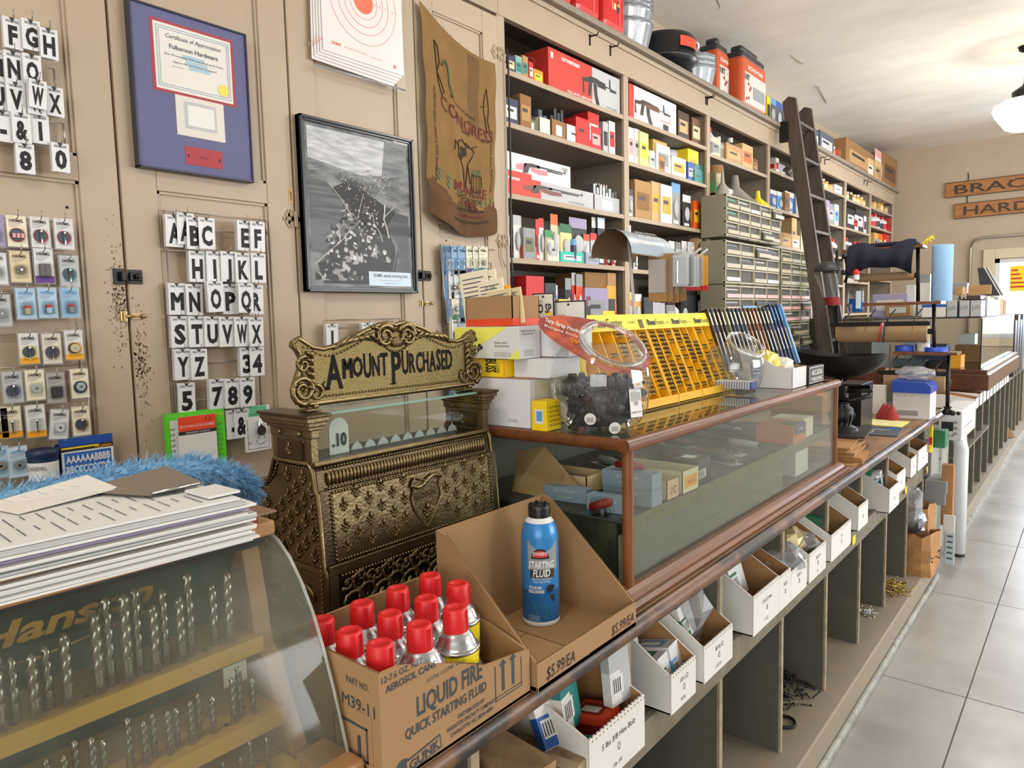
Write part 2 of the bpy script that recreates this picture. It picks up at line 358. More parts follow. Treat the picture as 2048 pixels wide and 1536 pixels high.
# pendant school-house lamp near the far wall, and two added out of view for light
M_globe = emit('lit_globe', '#fff4dc', 5.5)
lampr = thing('pendant_lamp', 'white glass school house pendant lamp lit near the far wall', 'lamp', (ony(2046, 285, 7.2).x, 7.2, CE - .45), 'pendant lamps down the shop')
c = wloc(lampr)
MB().lathe([(.0, -.20), (.09, -.2), (.13, -.18), (.2, -.08), (.22, -.03), (.21, .0), (.15, .035), (.08, .05), (.075, .07)], M_globe, c, 28).build('globe', lampr)
MB().lathe([(.085, .05), (.09, .1), (.05, .13), (.02, .15), (.012, .17), (.012, .40), (.05, .42), (.06, .45)], M_iron, c, 16).build('stem', lampr)
point('pendant_light', (c.x, c.y, c.z - .3), 50)
c2 = dup(lampr, (c.x + .1, 3.4, CE - .45), label='added unseen school house pendant lamp lighting the shop by the cash register'); point('pendant_light', (c.x + .1, 3.4, c.z - .3), 40)  # unseen lamp and its point light, added to light the middle of the shop
c3 = dup(lampr, (c.x + .1, -.4, CE - .45), label='added unseen school house pendant lamp for light behind the photographer'); point('pendant_light', (c.x + .1, -.4, c.z - .3), 25)  # another lamp added out of view as a light source
# ================================================================ tall cupboards on the left wall
CX = -2.1
def cupboard(y0, y1, lab, doors, right=None):
    t = thing('tall_cupboard', lab, 'cupboard', (CX - .18, (y0 + y1) / 2, 0), None)
    b = MB(); b.box(-2.49, CX - .022, y0, y1, .02, 2.765, M_cup2); b.build('carcass', t)
    for k, (a, e, hs) in enumerate(doors):
        b = MB(); g = .0035; a += g; e -= g; st = .098; x = CX
        z0, z1 = .1, 2.755; rails = ((z0, .2), (1.82, 1.885), (2.66, z1))
        for (p, q) in ((a, a + st), (e - st, e)): b.box(x - .022, x, p, q, z0, z1, M_cup, .003)
        for (p, q) in rails: b.box(x - .022, x - .0005, a + st, e - st, p, q, M_cup, .0025)
        for (p, q) in ((.2, 1.82), (1.885, 2.66)):
            b.box(x - .022, x - .012, a + st, e - st, p, q, M_cup)
            for (u, v, s_, w_) in ((a + st, a + st + .008, p, q), (e - st - .008, e - st, p, q), (a + st, e - st, p, p + .008), (a + st, e - st, q - .008, q)): b.box(x - .012, x - .006, u, v, s_, w_, M_cup)
        for (yy, zz) in ((a + st + .05, 1.76), (e - st - .03, 1.75)): b.ball((x - .012, yy, zz), .004, M_iron, 6)
        d = b.build('door', t)
        hz = [1.78, .6] + ([2.6] if right else [])
        for z in hz:
            bb = MB(); yy = a if hs == 'l' else e
            for sgn in (-1, 1):
                for (dy, dz, r_) in ((.012, 0, .011), (.026, .012, .009), (.026, -.012, .009), (.037, 0, .007), (.022, .024, .006), (.022, -.024, .006)):
                    bb.lathe([(r_, 0), (r_, .002)], M_cup2, (x + .0005, yy + sgn * dy, z + dz), 10, Matrix.Rotation(math.pi / 2, 3, 'Y'))
                    bb.tube([(x + .002, yy + sgn * dy + r_ * math.cos(q), z + dz + r_ * math.sin(q)) for q in [i * .7 for i in range(9)]], .0014, mat('hinge_relief', '#a48f6e', .45), 4, True)
            bb.cyl((x + .003, yy, z - .026), .004, .052, M_cup2, 8)
            bb.build('hinge', d)
    return t
cupboard(.24, 1.4175, 'tall tan painted cupboard hung with letter cards and a blue matted certificate', [(.30, .862, 'l'), (.862, 1.4175, 'r')])
cupboard(1.4175, 2.4975, 'tall tan painted cupboard hung with a black framed aerial view and a burlap sack', [(1.4175, 1.994, 'l'), (1.994, 2.4975, 'r')], 1)
cupboard(-.9, .24, 'tall tan painted cupboard at the left end of the wall', [(-.88, -.3, 'l'), (-.3, .24, 'r')])
# grime worn into the paint beside the first door gap: smudges with their own shape
M_grime = mat('hand_grime', '#7d6950', .7, 0, .25, 60)
b = MB()
for k in range(520):
    side = RND.choice((-1, 1)); z = RND.gauss(1.51 if side < 0 else 1.33, .035 if k % 2 else .09); y = .862 + side * (abs(RND.gauss(.018, .012)) + .006)
    r_ = RND.uniform(.0008, .003); n = 6; a0 = RND.random() * 6
    b.add([(CX + .0006, y + r_ * math.cos(a0 + i * 1.047) * RND.uniform(.5, 1.3), z + r_ * 1.3 * math.sin(a0 + i * 1.047) * RND.uniform(.5, 1.4)) for i in range(n)], [tuple(range(n))], M_grime)
b.build('hand_grime', label='dark hand grime worn around the latch gap of the first cupboard', cat='stain', kind='stuff')
def latch(y, z, m, lab, brass):
    b = MB(); x = CX
    if not brass:
        b.box(x, x + .004, y - .035, y - .004, z - .022, z + .022, m, .001); b.box(x, x + .004, y + .004, y + .042, z - .02, z + .02, m, .001)
        b.box(x + .004, x + .02, y - .02, y - .006, z - .013, z + .013, m, .002); b.box(x + .004, x + .014, y + .004, y + .034, z - .011, z + .011, m, .002); b.ball((x + .02, y + .022, z), .008, m, 8); b.cyl((x + .008, y + .036, z - .012), .004, .024, m, 8)
    else:
        b.box(x, x + .003, y - .024, y - .005, z - .014, z + .014, m, .001); b.tube([(x + .008, y - .012, z), (x + .008, y + .035, z)], .0045, m, 8); b.ball((x + .008, y + .037, z), .007, m, 8); b.box(x, x + .003, y + .006, y + .03, z - .008, z + .008, m, .001); b.cyl((x + .006, y - .014, z - .012), .004, .024, m, 8)
    b.build('door_latch', label=lab, cat='latch')
latch(.862, 1.572, M_iron, 'black iron box latch above the brass one on the grimy door gap', 0)
latch(.862, 1.462, mat('worn_brass', '#b09a68', .35, .8), 'small brass slide bolt beneath the black latch on the grimy door gap', 1)
latch(1.994, 1.61, M_iron, 'black iron box latch right of the framed aerial photograph', 0)
latch(1.994, 1.5, mat('worn_brass', '#b09a68'), 'small brass slide bolt right of and below the framed aerial photograph', 1)
b = MB(); q = onx(577, 395, CX + .002)
b.rx(CX + .001, 1.395, 1.412, 1.83, 1.885, K('tan')); b.tube([(CX + .002, 1.403, 1.84), (CX + .002, 1.403, 1.87), (CX + .002, 1.4, 1.865)], .0012, K('brown'), 4)
b.build('paper_tag', label='small narrow tan paper tag with an arrow above the ornate door hinge', cat='tag')
# ================================================================ long wall shelving
U = [2.50, 3.585, 4.68, 5.83, 6.985, 8.08, 9.135, 10.3]
SH = [[2.55, 2.32, 2.002, 1.71, 1.36, 1.0], [2.558, 2.308, 2.0, 1.70, 1.36, 1.0], [2.528, 1.0], [2.59, 2.29, 1.99, 1.0], [2.625, 2.30, 1.99, 1.7, 1.36, 1.0], [2.61, 2.31, 2.045, 1.75, 1.4], [2.635, 2.42, 2.12, 1.8, 1.4]]
sh = thing('built_in_shelving', 'long tan painted open shelving running along the left wall to the far corner', 'shelving', (-2.3, 6.4, 0))
for i, y in enumerate(U):
    b = MB(); b.box(-2.46, CX - .018, y, y + .024, 0, 2.79, M_shelf); b.box(CX - .018, CX, y - .008, y + .045, 0, 2.79, M_cup2, .002)
    b.box(CX - .06, CX - .045, y + .024, y + .027, 1.0, 2.76, M_shelf)
    b.build('upright', sh)
b = MB(); b.box(-2.49, -2.46, 2.5, 10.34, 0, 2.79, M_shelf); b.build('back_panel', sh)
for i, zs in enumerate(SH):
    for z in zs:
        b = MB(); b.box(-2.46, CX - .012, U[i] + .024, U[i + 1], z - .02, z, M_shelf); b.box(CX - .012, CX - .002, U[i] + .045, U[i + 1] - .008, z - .024, z + .0005, M_cup2, .002)
        b.build('shelf', sh)
def cornice(y0, y1, par=None, **k):
    b = MB(); b.box(CX - .03, CX + .004, y0, y1, 2.7665, 2.915, M_cup2, .003); b.box(CX - .03, CX + .016, y0, y1, 2.895, 2.92, M_cup2, .004)
    if par: b.build('header', par); b = MB()
    b.box(-2.49, CX + .05, y0, y1 + (.06 if par else 0), 2.92, 2.952, M_shelf, .006 if par else 0); b.build('ledge' if par else 'cupboard_cornice', par, **k)
cornice(2.4985, 10.34, sh); cornice(-.9, 2.4975, label='tan painted cornice running above the tall cupboards', cat='cornice')
b = MB(); b.box(-2.49, CX, 2.5, 10.34, 0, .98, M_shelf); b.build('base_cupboard', sh)
for (px, py) in ((1178, 95), (1219, 113), (1413, 205), (1410, 208), (1640, 318), (1648, 322), (1727, 357), (1733, 360)):
    p = onx(px, py, CX); b = MB(); b.tube([(CX + .004, p.y, 2.875), (CX + .05, p.y, 2.872), (CX + .06, p.y, 2.885)], .004, M_iron, 6); b.tube([(CX + .006, p.y, 2.885), (CX + .006, p.y, 2.83)], .005, M_iron, 6); b.build('coat_hook', label='black iron hook under the shelving ledge', cat='hook', group='hooks under the shelving ledge')
b = MB(); b.tube([onx(1013, 95, CX + .02), onx(1016, 110, CX + .02), onx(1018, 200, CX + .02), onx(1021, 330, CX + .02), onx(1022, 480, CX + .02), onx(1024, 535, CX + .02), onx(1028, 620, CX + .02)], .0045, M_blackt, 6)
b.tube([onx(1000, 480, CX + .01), onx(1003, 515, CX + .01), onx(1012, 535, CX + .015)], .003, M_cup2, 5)
b.build('electric_cord', label='thin black cord hanging down the front of the first shelf bay', cat='cord')
# ladder leaning on the shelving rail
ld = thing('rolling_ladder', 'tall dark wooden ladder leaning against the shelving', 'ladder', (-1.4, 6.9, 0))
M_lad = mat('dark_ladder_wood', '#584c42', .5, 0, .2, 6, .08, 40, stretch=(4, 4, .5), c2='#43382f')
def rail(pt, pb, nm='side_rail'):
    b = MB(); d = (pt - pb); n_ = Vector((0, 1, 0)); w_ = d.normalized().cross(n_) * .052; th = Vector((0, .02, 0))
    vs_ = [pb - w_ - th, pb + w_ - th, pb + w_ + th, pb - w_ + th, pt - w_ - th, pt + w_ - th, pt + w_ + th, pt - w_ + th]
    b.add(vs_, [(0, 3, 2, 1), (4, 5, 6, 7), (0, 1, 5, 4), (1, 2, 6, 5), (2, 3, 7, 6), (3, 0, 4, 7)], M_lad)
    top = pt + d.normalized() * .03; b.add([pt - w_ - th, pt + w_ - th, pt + w_ + th, pt - w_ + th, top - th, top + th], [(0, 1, 4), (1, 2, 5, 4), (2, 3, 5), (3, 0, 4, 5)], M_lad)
    return b.build(nm, ld)
ta, tb_ = Vector((-2.0, 6.02, 3.13)), Vector((-2.0, 6.42, 3.13))
ba, bb_ = Vector((-1.52, 6.02, .02)), Vector((-1.52, 6.42, .02))
rail(ta, ba); rail(tb_, bb_)
for i in range(1, 11):
    f = i / 10.6; p = ba.lerp(ta, f); b = MB(); b.box(p.x - .05, p.x + .05, 6.03, 6.41, p.z - .011, p.z + .011, M_lad, .003); b.build('step', ld)
b = MB(); b.box(-2.04, -1.99, 5.99, 6.45, 2.93, 2.975, M_lad); b.box(-2.06, -2.0, 5.96, 6.0, 2.8, 2.96, M_iron); b.build('hanger_bracket', ld)
# ================================================================ the long service counter
CT = .90
DIV = [2.049 + .443 * i for i in range(-6, 5)]
ct = thing('service_counter', 'long grey painted counter with worn wooden top and open bins beneath', 'counter', (-.98, 1.9, 0))
b = MB(); b.box(-1.36, -.614, -.62, 4.25, CT - .032, CT, M_top, .003); b.build('counter_top', ct)
b = MB(); prof = [(-.616, CT)] + [(-.616 + .019 * math.sin(a), CT - .0175 + .0175 * math.cos(a)) for a in [i * math.pi / 8 for i in range(1, 8)]] + [(-.616, CT - .035)]
b.prism(prof, -.62, 4.262, M_nose, 'y', True, True); b.build('worn_edge', ct, 'dark worn rounded front edge')
b = MB(); b.box(-1.36, -1.34, -.62, 4.24, .12, CT - .032, M_cnt); b.build('back_board', ct)
for y in DIV + [4.215]:
    b = MB(); b.box(-1.34, -.69, y - .009, y + .009, .12, .535, M_cnt); b.box(-.69, -.683, y - .009, y + .009, .12, .535, mat('raw_edge', '#a5947a', .6, 0, .15, 30, c2='#857a67')); b.box(-1.34, -.69, y - .009, y + .009, .60, CT - .032, M_cnt)
    b.box(-.69, -.683, y - .009, y + .009, .60, CT - .032, mat('raw_edge', '#a5947a')); b.build('divider', ct)
b = MB(); b.box(-1.34, -.69, -.6, 4.2, .58, .60, M_cnt2); b.box(-.70, -.683, -.6, 4.2, .532, .602, M_cnt2, .002); b.build('bin_rail', ct)
b = MB(); b.box(-1.34, -.618, -.6, 4.24, .0, .12, mat('plinth_paint', '#8f8574', .55, 0, .12, 8, .15, 30, c2='#a58a6c', cpos=(.55, .75)), .005); b.box(-.618, -.600, -.6, 4.24, 0, .03, mat('floor_skirting', '#a5a7a2', .6, 0, .15, 20, .2, 60, c2='#84827c'), .006); b.build('plinth', ct)
for (px, py) in ((1709, 1075), (1813, 966), (1855, 940), (1882, 913)):
    p = onx(px, py, -.68); b = MB(); b.cyl((-.682, p.y, .567), .003, .001, 'yellow', 4); b.rx(-.6818, p.y - .02, p.y + .025, .55, .585, K('yellow')); b.lathe([(.007, 0), (.007, .006)], M_wood, (-.682, p.y - .05, .567), 8, Matrix.Rotation(math.pi / 2, 3, 'Y'))
    b.build('price_sticker', ct, 'yellow sticker on the rail')
# ---------------------------------------------------------------- white cardboard bins
M_bin = mat('white_cardboard', '#dedcd6', .7, 0, .03, 9); M_binin = mat('cardboard_inside', '#a67c4e', .85, 0, .06, 9)
def small_carton(cx, cy, z, sx, sy, sz, c1, c2, lab, a=0, tilt=0, lines=1, nm='small_carton'):
    T = Matrix.Translation((cx, cy, z)) @ Matrix.Rotation(a, 4, 'Z') @ Matrix.Rotation(tilt, 4, 'Y'); b = MB(T)
    b.box(-sx / 2, sx / 2, -sy / 2, sy / 2, 0, sz, c1); e = .0006
    b.box(-sx / 2 + .001, sx / 2 + e, -sy / 2 - e, sy / 2 - sy * .5, 0.001, sz * .62, c2)
    b.rx(sx / 2 + 2 * e, -sy * .42, sy * .1, sz * .2, sz * .55, K('paper')) 
    for k in range(4): b.rx(sx / 2 + 3 * e, -sy * .38 + k * sy * .1, -sy * .34 + k * sy * .1, sz * .24, sz * .5, K('dark'))
    b.rz(sz + e, -sx * .4, sx * .3, -sy * .35, sy * .3, K(c2)); b.rz(sz + 2 * e, -sx * .3, sx * .2, -sy * .25, sy * .1, K('paper'))
    return b.build(nm, label=lab, cat='box')
def bag(c, r, m, lab, sc=(1, 1, 1), nm='plastic_bag', parent=None, seed=1, cat='bag', group=None):
    rr = random.Random(seed); b = MB(); n = 12; pr = []
    vs_ = []; rows = 8
    for i in range(rows + 1):
        t = i / rows; z = -math.cos(math.pi * t); q = max(.02, math.sin(math.pi * t)) ** .6
        for k in range(n):
            a = 2 * math.pi * k / n; w_ = q * (1 + rr.uniform(-.2, .2)); vs_.append((c[0] + r * sc[0] * w_ * math.cos(a), c[1] + r * sc[1] * w_ * math.sin(a), c[2] + r * sc[2] * (z + rr.uniform(-.08, .08))))
    fs = [(i * n + k, i * n + (k + 1) % n, (i + 1) * n + (k + 1) % n, (i + 1) * n + k) for i in range(rows) for k in range(n)]
    fs += [tuple(range(n))[::-1], tuple(range(rows * n, rows * n + n))]
    b.add(vs_, fs, m, False)
    return b.build(nm, parent, lab, cat, group)
def bin_(y0, y1, z, lip, lab, t1='', t2='', depth=.26, back=.155, fx=-.655, side='white'):
    w_ = y1 - y0; t = thing('cardboard_bin', lab, 'bin', (fx - depth / 2, (y0 + y1) / 2, z)); th = .0035
    b = MB(); x0 = fx - depth
    b.box(x0, fx, y0, y1, z, z + th, M_bin); b.box(x0, x0 + th, y0, y1, z, z + back, M_binin)
    poly = [(x0, z), (fx, z), (fx, z + lip), (fx - depth * .42, z + back), (x0, z + back)]
    for (p, q) in ((y0, y0 + th), (y1 - th, y1)): b.prism(poly, p, q, M_bin, 'y')
    for (p, q) in ((y0 + th, y0 + th + .001), (y1 - th - .001, y1 - th)): b.prism(poly, p, q, M_binin, 'y')
    b.build('tray_body', t)
    b = MB(); b.box(fx, fx + th, y0, y1, z, z + lip, M_bin, .001)
    n = int(w_ / .011)
    for k in range(n): b.box(fx, fx + th * .9, y0 + (k + .15) * w_ / n, y0 + (k + .65) * w_ / n, z + lip, z + lip + .0025, M_bin); b.box(fx + th, fx + th + .0003, y0 + (k + .6) * w_ / n, y0 + (k + .95) * w_ / n, z + lip - .006, z + lip - .003, M_binin)
    e = fx + th + .0004; hand = K('dark')
    if t1: b.tx(t1, .011, e, (y0 + y1) / 2, z + lip * .64, hand, w=w_ * .6, sh=.1)
    b.tube([(e, (y0 + y1) / 2 + .004 * math.cos(q), z + lip * .47 + .007 * math.sin(q)) for q in [i * .8 for i in range(8)]], .0006, hand, 3, True)
    if t2: b.tx(t2, .009, e, (y0 + y1) / 2 - .005, z + lip * .15, hand, w=w_ * .5, sh=.1)
    b.build('front_lip', t, 'white front flap with handwriting'); return t
BZ = .602
bin_(.93, 1.115, BZ + .03, .10, 'long white open bin holding the orange and teal cartons under the starting fluid boxes', '5 lbs 3/8 Hex Bolt', '16-14', fx=-.625, back=.14)
bin_(1.281, 1.397, BZ, .085, 'white open bin with a white and a green carton left of the first divider', '10-1/2', '10 ft')
bin_(1.44, 1.60, BZ, .085, 'white open bin stuffed with a grey plastic bag beside the green carton bin', '8/16 G', '1 1/2 in')
bin_(1.735, 1.925, BZ, .105, 'white open bin with two white cartons, right of the bin holding a grey bag', '10-1/2 Hex', '5 1/2', depth=.3, back=.18)
bin_(1.927, 2.02, BZ, .10, 'narrow white open bin with empty brown interior squeezed between two wider bins', '8/32', '')
bin_(2.022, 2.165, BZ, .085, 'white open bin heaped with a silvery plastic bag of parts', '8/32-1', '')
bin_(2.19, 2.36, BZ, .09, 'white open bin with brass coloured bag under the case moulding', '8/32 M', 'M')
bin_(2.42, 2.66, BZ, .09, 'wide white open bin with green and blue cartons beside a yellow sticker', '1/4', '')
bin_(2.76, 2.90, BZ + .02, .09, 'white open bin holding one dark green carton below the end of the case', '', '')
bin_(3.19, 3.375, BZ - .01, .10, 'large white open bin jutting out below the paper bag stack', '', '', depth=.34, back=.18, fx=-.64)
bin_(3.40, 3.58, BZ + .02, .09, 'white open bin with a green carton lid standing up', '', '')
bin_(3.70, 3.83, BZ + .04, .09, 'narrow white open bin before the last one on the counter', '', '')
bin_(3.87, 4.13, BZ + .04, .10, 'last white open bin on the counter rail near the green box', '', '')
for args in ((-.80, 1.31, .66, .07, .055, .075, 'white', 'lgrey', 'white carton with beige label standing in the bin left of the first divider', .15, -.2),
    (-.72, 1.315, .61, .08, .045, .055, 'white', 'dgreen', 'small green fronted carton lying in front of the beige labelled carton', .1, -.25),
    (-.72, 1.365, .61, .08, .04, .06, 'white', 'sky', 'small blue fronted carton beside the green fronted one in the bin', .1, -.25),
    (-.76, 1.49, .645, .09, .06, .06, 'white', 'dgreen', 'white carton with barcode in front of the grey plastic bag', .12, -.3),
    (-.85, 1.77, .68, .09, .06, .09, 'white', 'paper', 'tall white carton at the left of the two white cartons in the wide bin', 0, -.15),
    (-.78, 1.84, .625, .10, .07, .085, 'white', 'dgreen', 'white carton with barcode and green edge in the wide bin', 0, -.3),
    (-.78, 2.49, .66, .10, .10, .055, 'dgreen', 'green', 'green carton with white lettering tipped in the wide bin', .3, .25),
    (-.85, 2.58, .68, .11, .09, .05, 'sky', 'blue', 'blue carton behind the green one in the wide bin', .2, .1),
    (-.72, 2.45, .615, .06, .05, .05, 'paper', 'cream', 'small cream carton at the front of the wide bin', .3, -.2),
    (-.80, 2.82, .66, .08, .07, .06, 'dgreen', 'teal', 'dark green carton in the bin below the end of the case', 0, .2),
    (-.80, 3.25, .67, .09, .07, .07, 'dgreen', 'green', 'green carton poking up from the large bin below the paper bags', .4, .3),
    (-.74, 3.32, .64, .08, .05, .06, 'paper', 'teal', 'teal labelled carton at the front of the large bin below the paper bags', .1, -.1),
    (-.78, 3.48, .66, .07, .06, .08, 'green', 'paper', 'green carton standing in the bin with the upright lid', .1, .2),
    (-.78, 3.97, .67, .09, .1, .06, 'dgreen', 'green', 'dark green carton lying in the last bin of the rail', .2, 0)):
    small_carton(*args[:2], args[2] + .02, args[3] * 1.2, args[4] * 1.3, args[5] * 1.25, *args[6:])
bag((-.76, 1.545, .725), .07, M_bag, 'crumpled grey plastic bag rising from the bin under the case corner', (1, .95, 1.25), seed=4)
bag((-.72, 2.09, .70), .066, M_bag, 'crinkled silvery plastic bag heaped on its bin', (1.2, 1.1, .7), seed=5)
bag((-.76, 2.25, .71), .064, mat('brass_bag', '#b0a070', .35, .3), 'brass coloured bag of screws in the bin under the case moulding', (1.2, 1.1, .7), seed=6)
bag((-.71, 2.31, .69), .045, M_bag, 'small clear bag in front of the brass coloured bag', (1.2, 1.0, .7), seed=7)
bag((-.75, 3.29, .72), .05, M_bag, 'white plastic bag on top of the large bin below the paper bags', (1.2, 1.4, .5), seed=8)
# first bin contents and the cartons left of it
small_carton(-.70, .985, .70, .02, .07, .11, 'teal', 'paper', 'teal carton showing a picture of a wood screw in the first bin', .2, -.15)
small_carton(-.69, .93, .70, .02, .06, .085, 'paper', 'blue', 'white card with blue band and x12 label leaning in the first bin', -.2, -.5)
small_carton(-.68, 1.045, .675, .07, .06, .04, 'orangered', 'dred', 'squat orange brown carton with grey lid in the first bin', .1, -.15)
small_carton(-.68, .965, .66, .07, .05, .03, 'teal', 'sand', 'low teal carton with a dusty lid in front of the screw picture', .3, -.2)
small_carton(-.66, 1.085, .72, .02, .06, .1, 'lgrey', 'paper', 'grey and white carton with blue print at the right end of the first bin', -.1, -.1)
b = MB(turn(-.66, .80, -.12)); b.box(-.76, -.63, .765, .845, .64, .745, mat('old_carton', '#a98c66', .85, 0, .15, 25, c2='#8b6f4c')); b.tx('70¢', .014, -.6294, .80, .675, K('dark'), sh=.15); b.build('small_carton', label='brown carton marked 70 cents hanging below the counter edge', cat='box')
for (x0, x1, y0, y1, z0, z1, lab) in ((-.76, -.625, .85, .93, .60, .70, 'dusty brown carton with taped end right of the 70 cents carton'), (-.74, -.615, .76, .84, .55, .64, 'dusty brown carton with torn tape under the 70 cents carton')):
    b = MB(turn((x0 + x1) / 2, (y0 + y1) / 2, .1)); b.box(x0, x1, y0, y1, z0, z1, mat('dusty_carton', '#a28b6c', .9, 0, .15, 30, c2='#806a4f'), .003); b.box(x0, x1 + .0005, y0 + .03, y0 + .055, z0, z1 + .0005, mat('old_tape', '#b09b7a', .4)); b.build('small_carton', label=lab, cat='box')
b = MB(turn(-.62, .70, .1)); b.box(-.72, -.60, .62, .76, .58, .65, 'lgrey', .002); b.tx('PCS. 100', .011, -.5995, .69, .62, K('dark')); b.tx('|||||||||', .018, -.5995, .69, .59, K('dark')); b.build('small_carton', label='grey carton with barcode at the bottom edge under the brown carton', cat='box')
bin_(.80, .94, BZ - .06, .08, 'white bin lip low at the bottom edge under the brown cartons', '', '', fx=-.615)
# loose stock on the floor shelf
def heap(cx, cy, z, r, n, m, lab, nm, l=.035, cat='screws'):
    rr = random.Random(n); b = MB()
    for k in range(n):
        a = rr.random() * 6.28; d = r * math.sqrt(rr.random()); h = (1 - d / r) * r * .45; p = Vector((cx + d * math.cos(a), cy + d * math.sin(a), z + .004 + h * rr.random()))
        v = Vector((rr.uniform(-1, 1), rr.uniform(-1, 1), rr.uniform(-.2, .5))).normalized() * l; b.tube([p, p + v], .0022, m, 5); b.ball(p + v, .0042, m, 6)
    return b.build(nm, label=lab, cat=cat, kind='stuff')
M_goldz = mat('gold_zinc', '#b59a4e', .3, .9); M_blks = mat('black_screws', '#3a3a3e', .35, .7)
p = onz(1788, 1180, .12); heap(p.x - .03, p.y, .12, .10, 130, M_goldz, 'loose heap of gold coloured screws on the floor shelf of the counter', 'screw_heap')
p = onz(1729, 1230, .12); heap(p.x - .02, p.y, .12, .05, 25, M_chrome, 'few loose steel screws on the floor shelf', 'screw_heap')
for k, (py, px) in enumerate(((1400, 1588), (1440, 1585))):
    p = onz(px, py, .12); heap(p.x - .08 * (k + 1), p.y + .05, .12, .14, 130, M_blks, ('heap of black bolts behind the third floor divider', 'spill of black bolts in front of the third floor divider')[k], 'bolt_heap')
b = MB(); p = onz(1583, 1470, .12); b.tube([(p.x - .04 + .035 * math.cos(a), p.y + .05 + .035 * math.sin(a), .126) for a in [i * .5 for i in range(13)]], .005, M_iron, 6, True); b.build('iron_ring', label='black iron ring lying on the floor shelf beside bolts', cat='ring')
# brown paper sacks of bolts leaning at the end of the floor shelf
M_sack = mat('brown_paper', '#a87c4c', .8, 0, .12, 9, .4, 20)
def paper_sack(cx, cy, z, w_, d, h, lab, seed, open_=True, nm='paper_sack', m=None):
    rr = random.Random(seed); b = MB(); n = 16; rows = 6; vs_ = []
    for i in range(rows + 1):
        t = i / rows
        for k in range(n):
            a = 2 * math.pi * k / n; c_, s_ = math.cos(a), math.sin(a); q = 1 / max(abs(c_), abs(s_)) ** .8
            j = 1 + rr.uniform(-.06, .06) + (.12 * t * math.sin(3 * a) if open_ else -.3 * t)
            vs_.append((cx + d / 2 * c_ * q * j, cy + w_ / 2 * s_ * q * j, z + h * t * (1 + rr.uniform(-.08, .08) * (t > .9))))
    fs = [(i * n + k, i * n + (k + 1) % n, (i + 1) * n + (k + 1) % n, (i + 1) * n + k) for i in range(rows) for k in range(n)] + [tuple(range(n))[::-1]]
    b.add(vs_, fs, m or M_sack, False); return b.build(nm, label=lab, cat='bag')
paper_sack(-.66, 3.98, .12, .22, .16, .20, 'open brown paper sack of bolts at the end of the floor shelf', 3); heap(-.66, 3.98, .20, .08, 60, M_blks, 'black bolts filling the open brown paper sack', 'bolt_heap')
paper_sack(-.70, 4.12, .12, .16, .16, .30, 'taller crumpled brown paper sack behind the open one', 5)
bag((-.69, 3.9, .47), .07, M_bag, 'clear bags of small parts hanging below the counter rail', (1, 1, 1.2), seed=11)
bag((-.67, 3.93, .38), .05, M_galv, 'silvery bag of small parts at the bottom of the hanging clear bags', (1, 1, 1.2), seed=12)
# ================================================================ glass display case on the counter
X0, X1, Y0, Y1, Z0, Z1 = -1.12, -.655, 1.12, 2.475, .90, 1.2035
dc = thing('display_case', 'oak framed glass display case standing on the counter', 'display case', ((X0 + X1) / 2, (Y0 + Y1) / 2, Z0))
b = MB(); b.box(X0, X1, Y0, Y1, Z0 + .001, Z0 + .018, M_wood); prof = [(X1 - .01, Z0 + .001), (X1 + .034, Z0 + .001), (X1 + .036, Z0 + .008), (X1 + .028, Z0 + .013), (X1 + .018, Z0 + .012), (X1 + .012, Z0 + .02), (X1 + .003, Z0 + .026), (X1 - .01, Z0 + .028)]
b.prism(prof, Y0 - .04, Y1 + .03, M_wood, 'y', True, False); b.build('base_moulding', dc)
rc = lambda cx, cz, w_, h_, r_: [(cx + sx * (w_ / 2 - r_) + r_ * math.cos(a), cz + sz * (h_ / 2 - r_) + r_ * math.sin(a)) for (sx, sz, q) in ((1, 1, 0), (-1, 1, 1), (-1, -1, 2), (1, -1, 3)) for a in [math.pi / 2 * (q + i / 4) for i in range(5)]]
b = MB(); b.prism(rc(X1 - .005, Z1 - .011, .026, .024, .010), Y0 - .008, Y1 + .008, M_wood, 'y', True, True); b.build('top_rail', dc)
b = MB(); b.prism(rc(X0 + .005, Z1 - .011, .026, .024, .010), Y0, Y1, M_wood, 'y', True, True); b.build('top_rail', dc)
b = MB(); b.prism([(p[0], p[1]) for p in rc(Y0 + .0055, Z1 - .0111, .026, .0236, .010)], X0, X1 - .006, M_wood, 'x', True, True); b.build('top_rail', dc)
b = MB(); b.prism(rc(Y1 - .0055, Z1 - .0111, .026, .0236, .010), X0, X1 - .006, M_wood, 'x', True, True); b.build('top_rail', dc)
for (x, y) in ((X1 - .007, Y0 + .010), (X1 - .007, Y1 - .008), (X0 + .008, Y0 + .01), (X0 + .008, Y1 - .008)):
    b = MB(); b.lathe([(.0105, Z0 + .018), (.0105, Z1 - .02)], M_wood2, (x, y, 0), 14); b.box(x - .010, x + .006, y - .004, y + .010, Z0 + .018, Z1 - .02, M_wood2); b.build('corner_post', dc)
MB().box(X1 - .008, X1 - .004, Y0 + .02, Y1 - .016, Z0 + .022, Z1 - .02, M_glassg).build('front_glass', dc)
MB().box(X0 + .016, X1 - .016, Y0 + .004, Y0 + .008, Z0 + .018, Z1 - .02, M_glass).build('end_glass', dc)
MB().box(X0 + .016, X1 - .016, Y1 - .008, Y1 - .004, Z0 + .018, Z1 - .02, M_glass).build('end_glass', dc)
MB().box(X0 + .012, X1 - .012, Y0 + .016, Y1 - .016, Z1 - .006, Z1 - .0005, M_glass).build('top_glass', dc)
MB().box(X0, X0 + .008, Y0 + .01, Y1 - .01, Z0 + .018, Z1 - .02, mat('case_back', '#5d5c52', .8)).build('back_doors', dc)
SHZ = 1.045
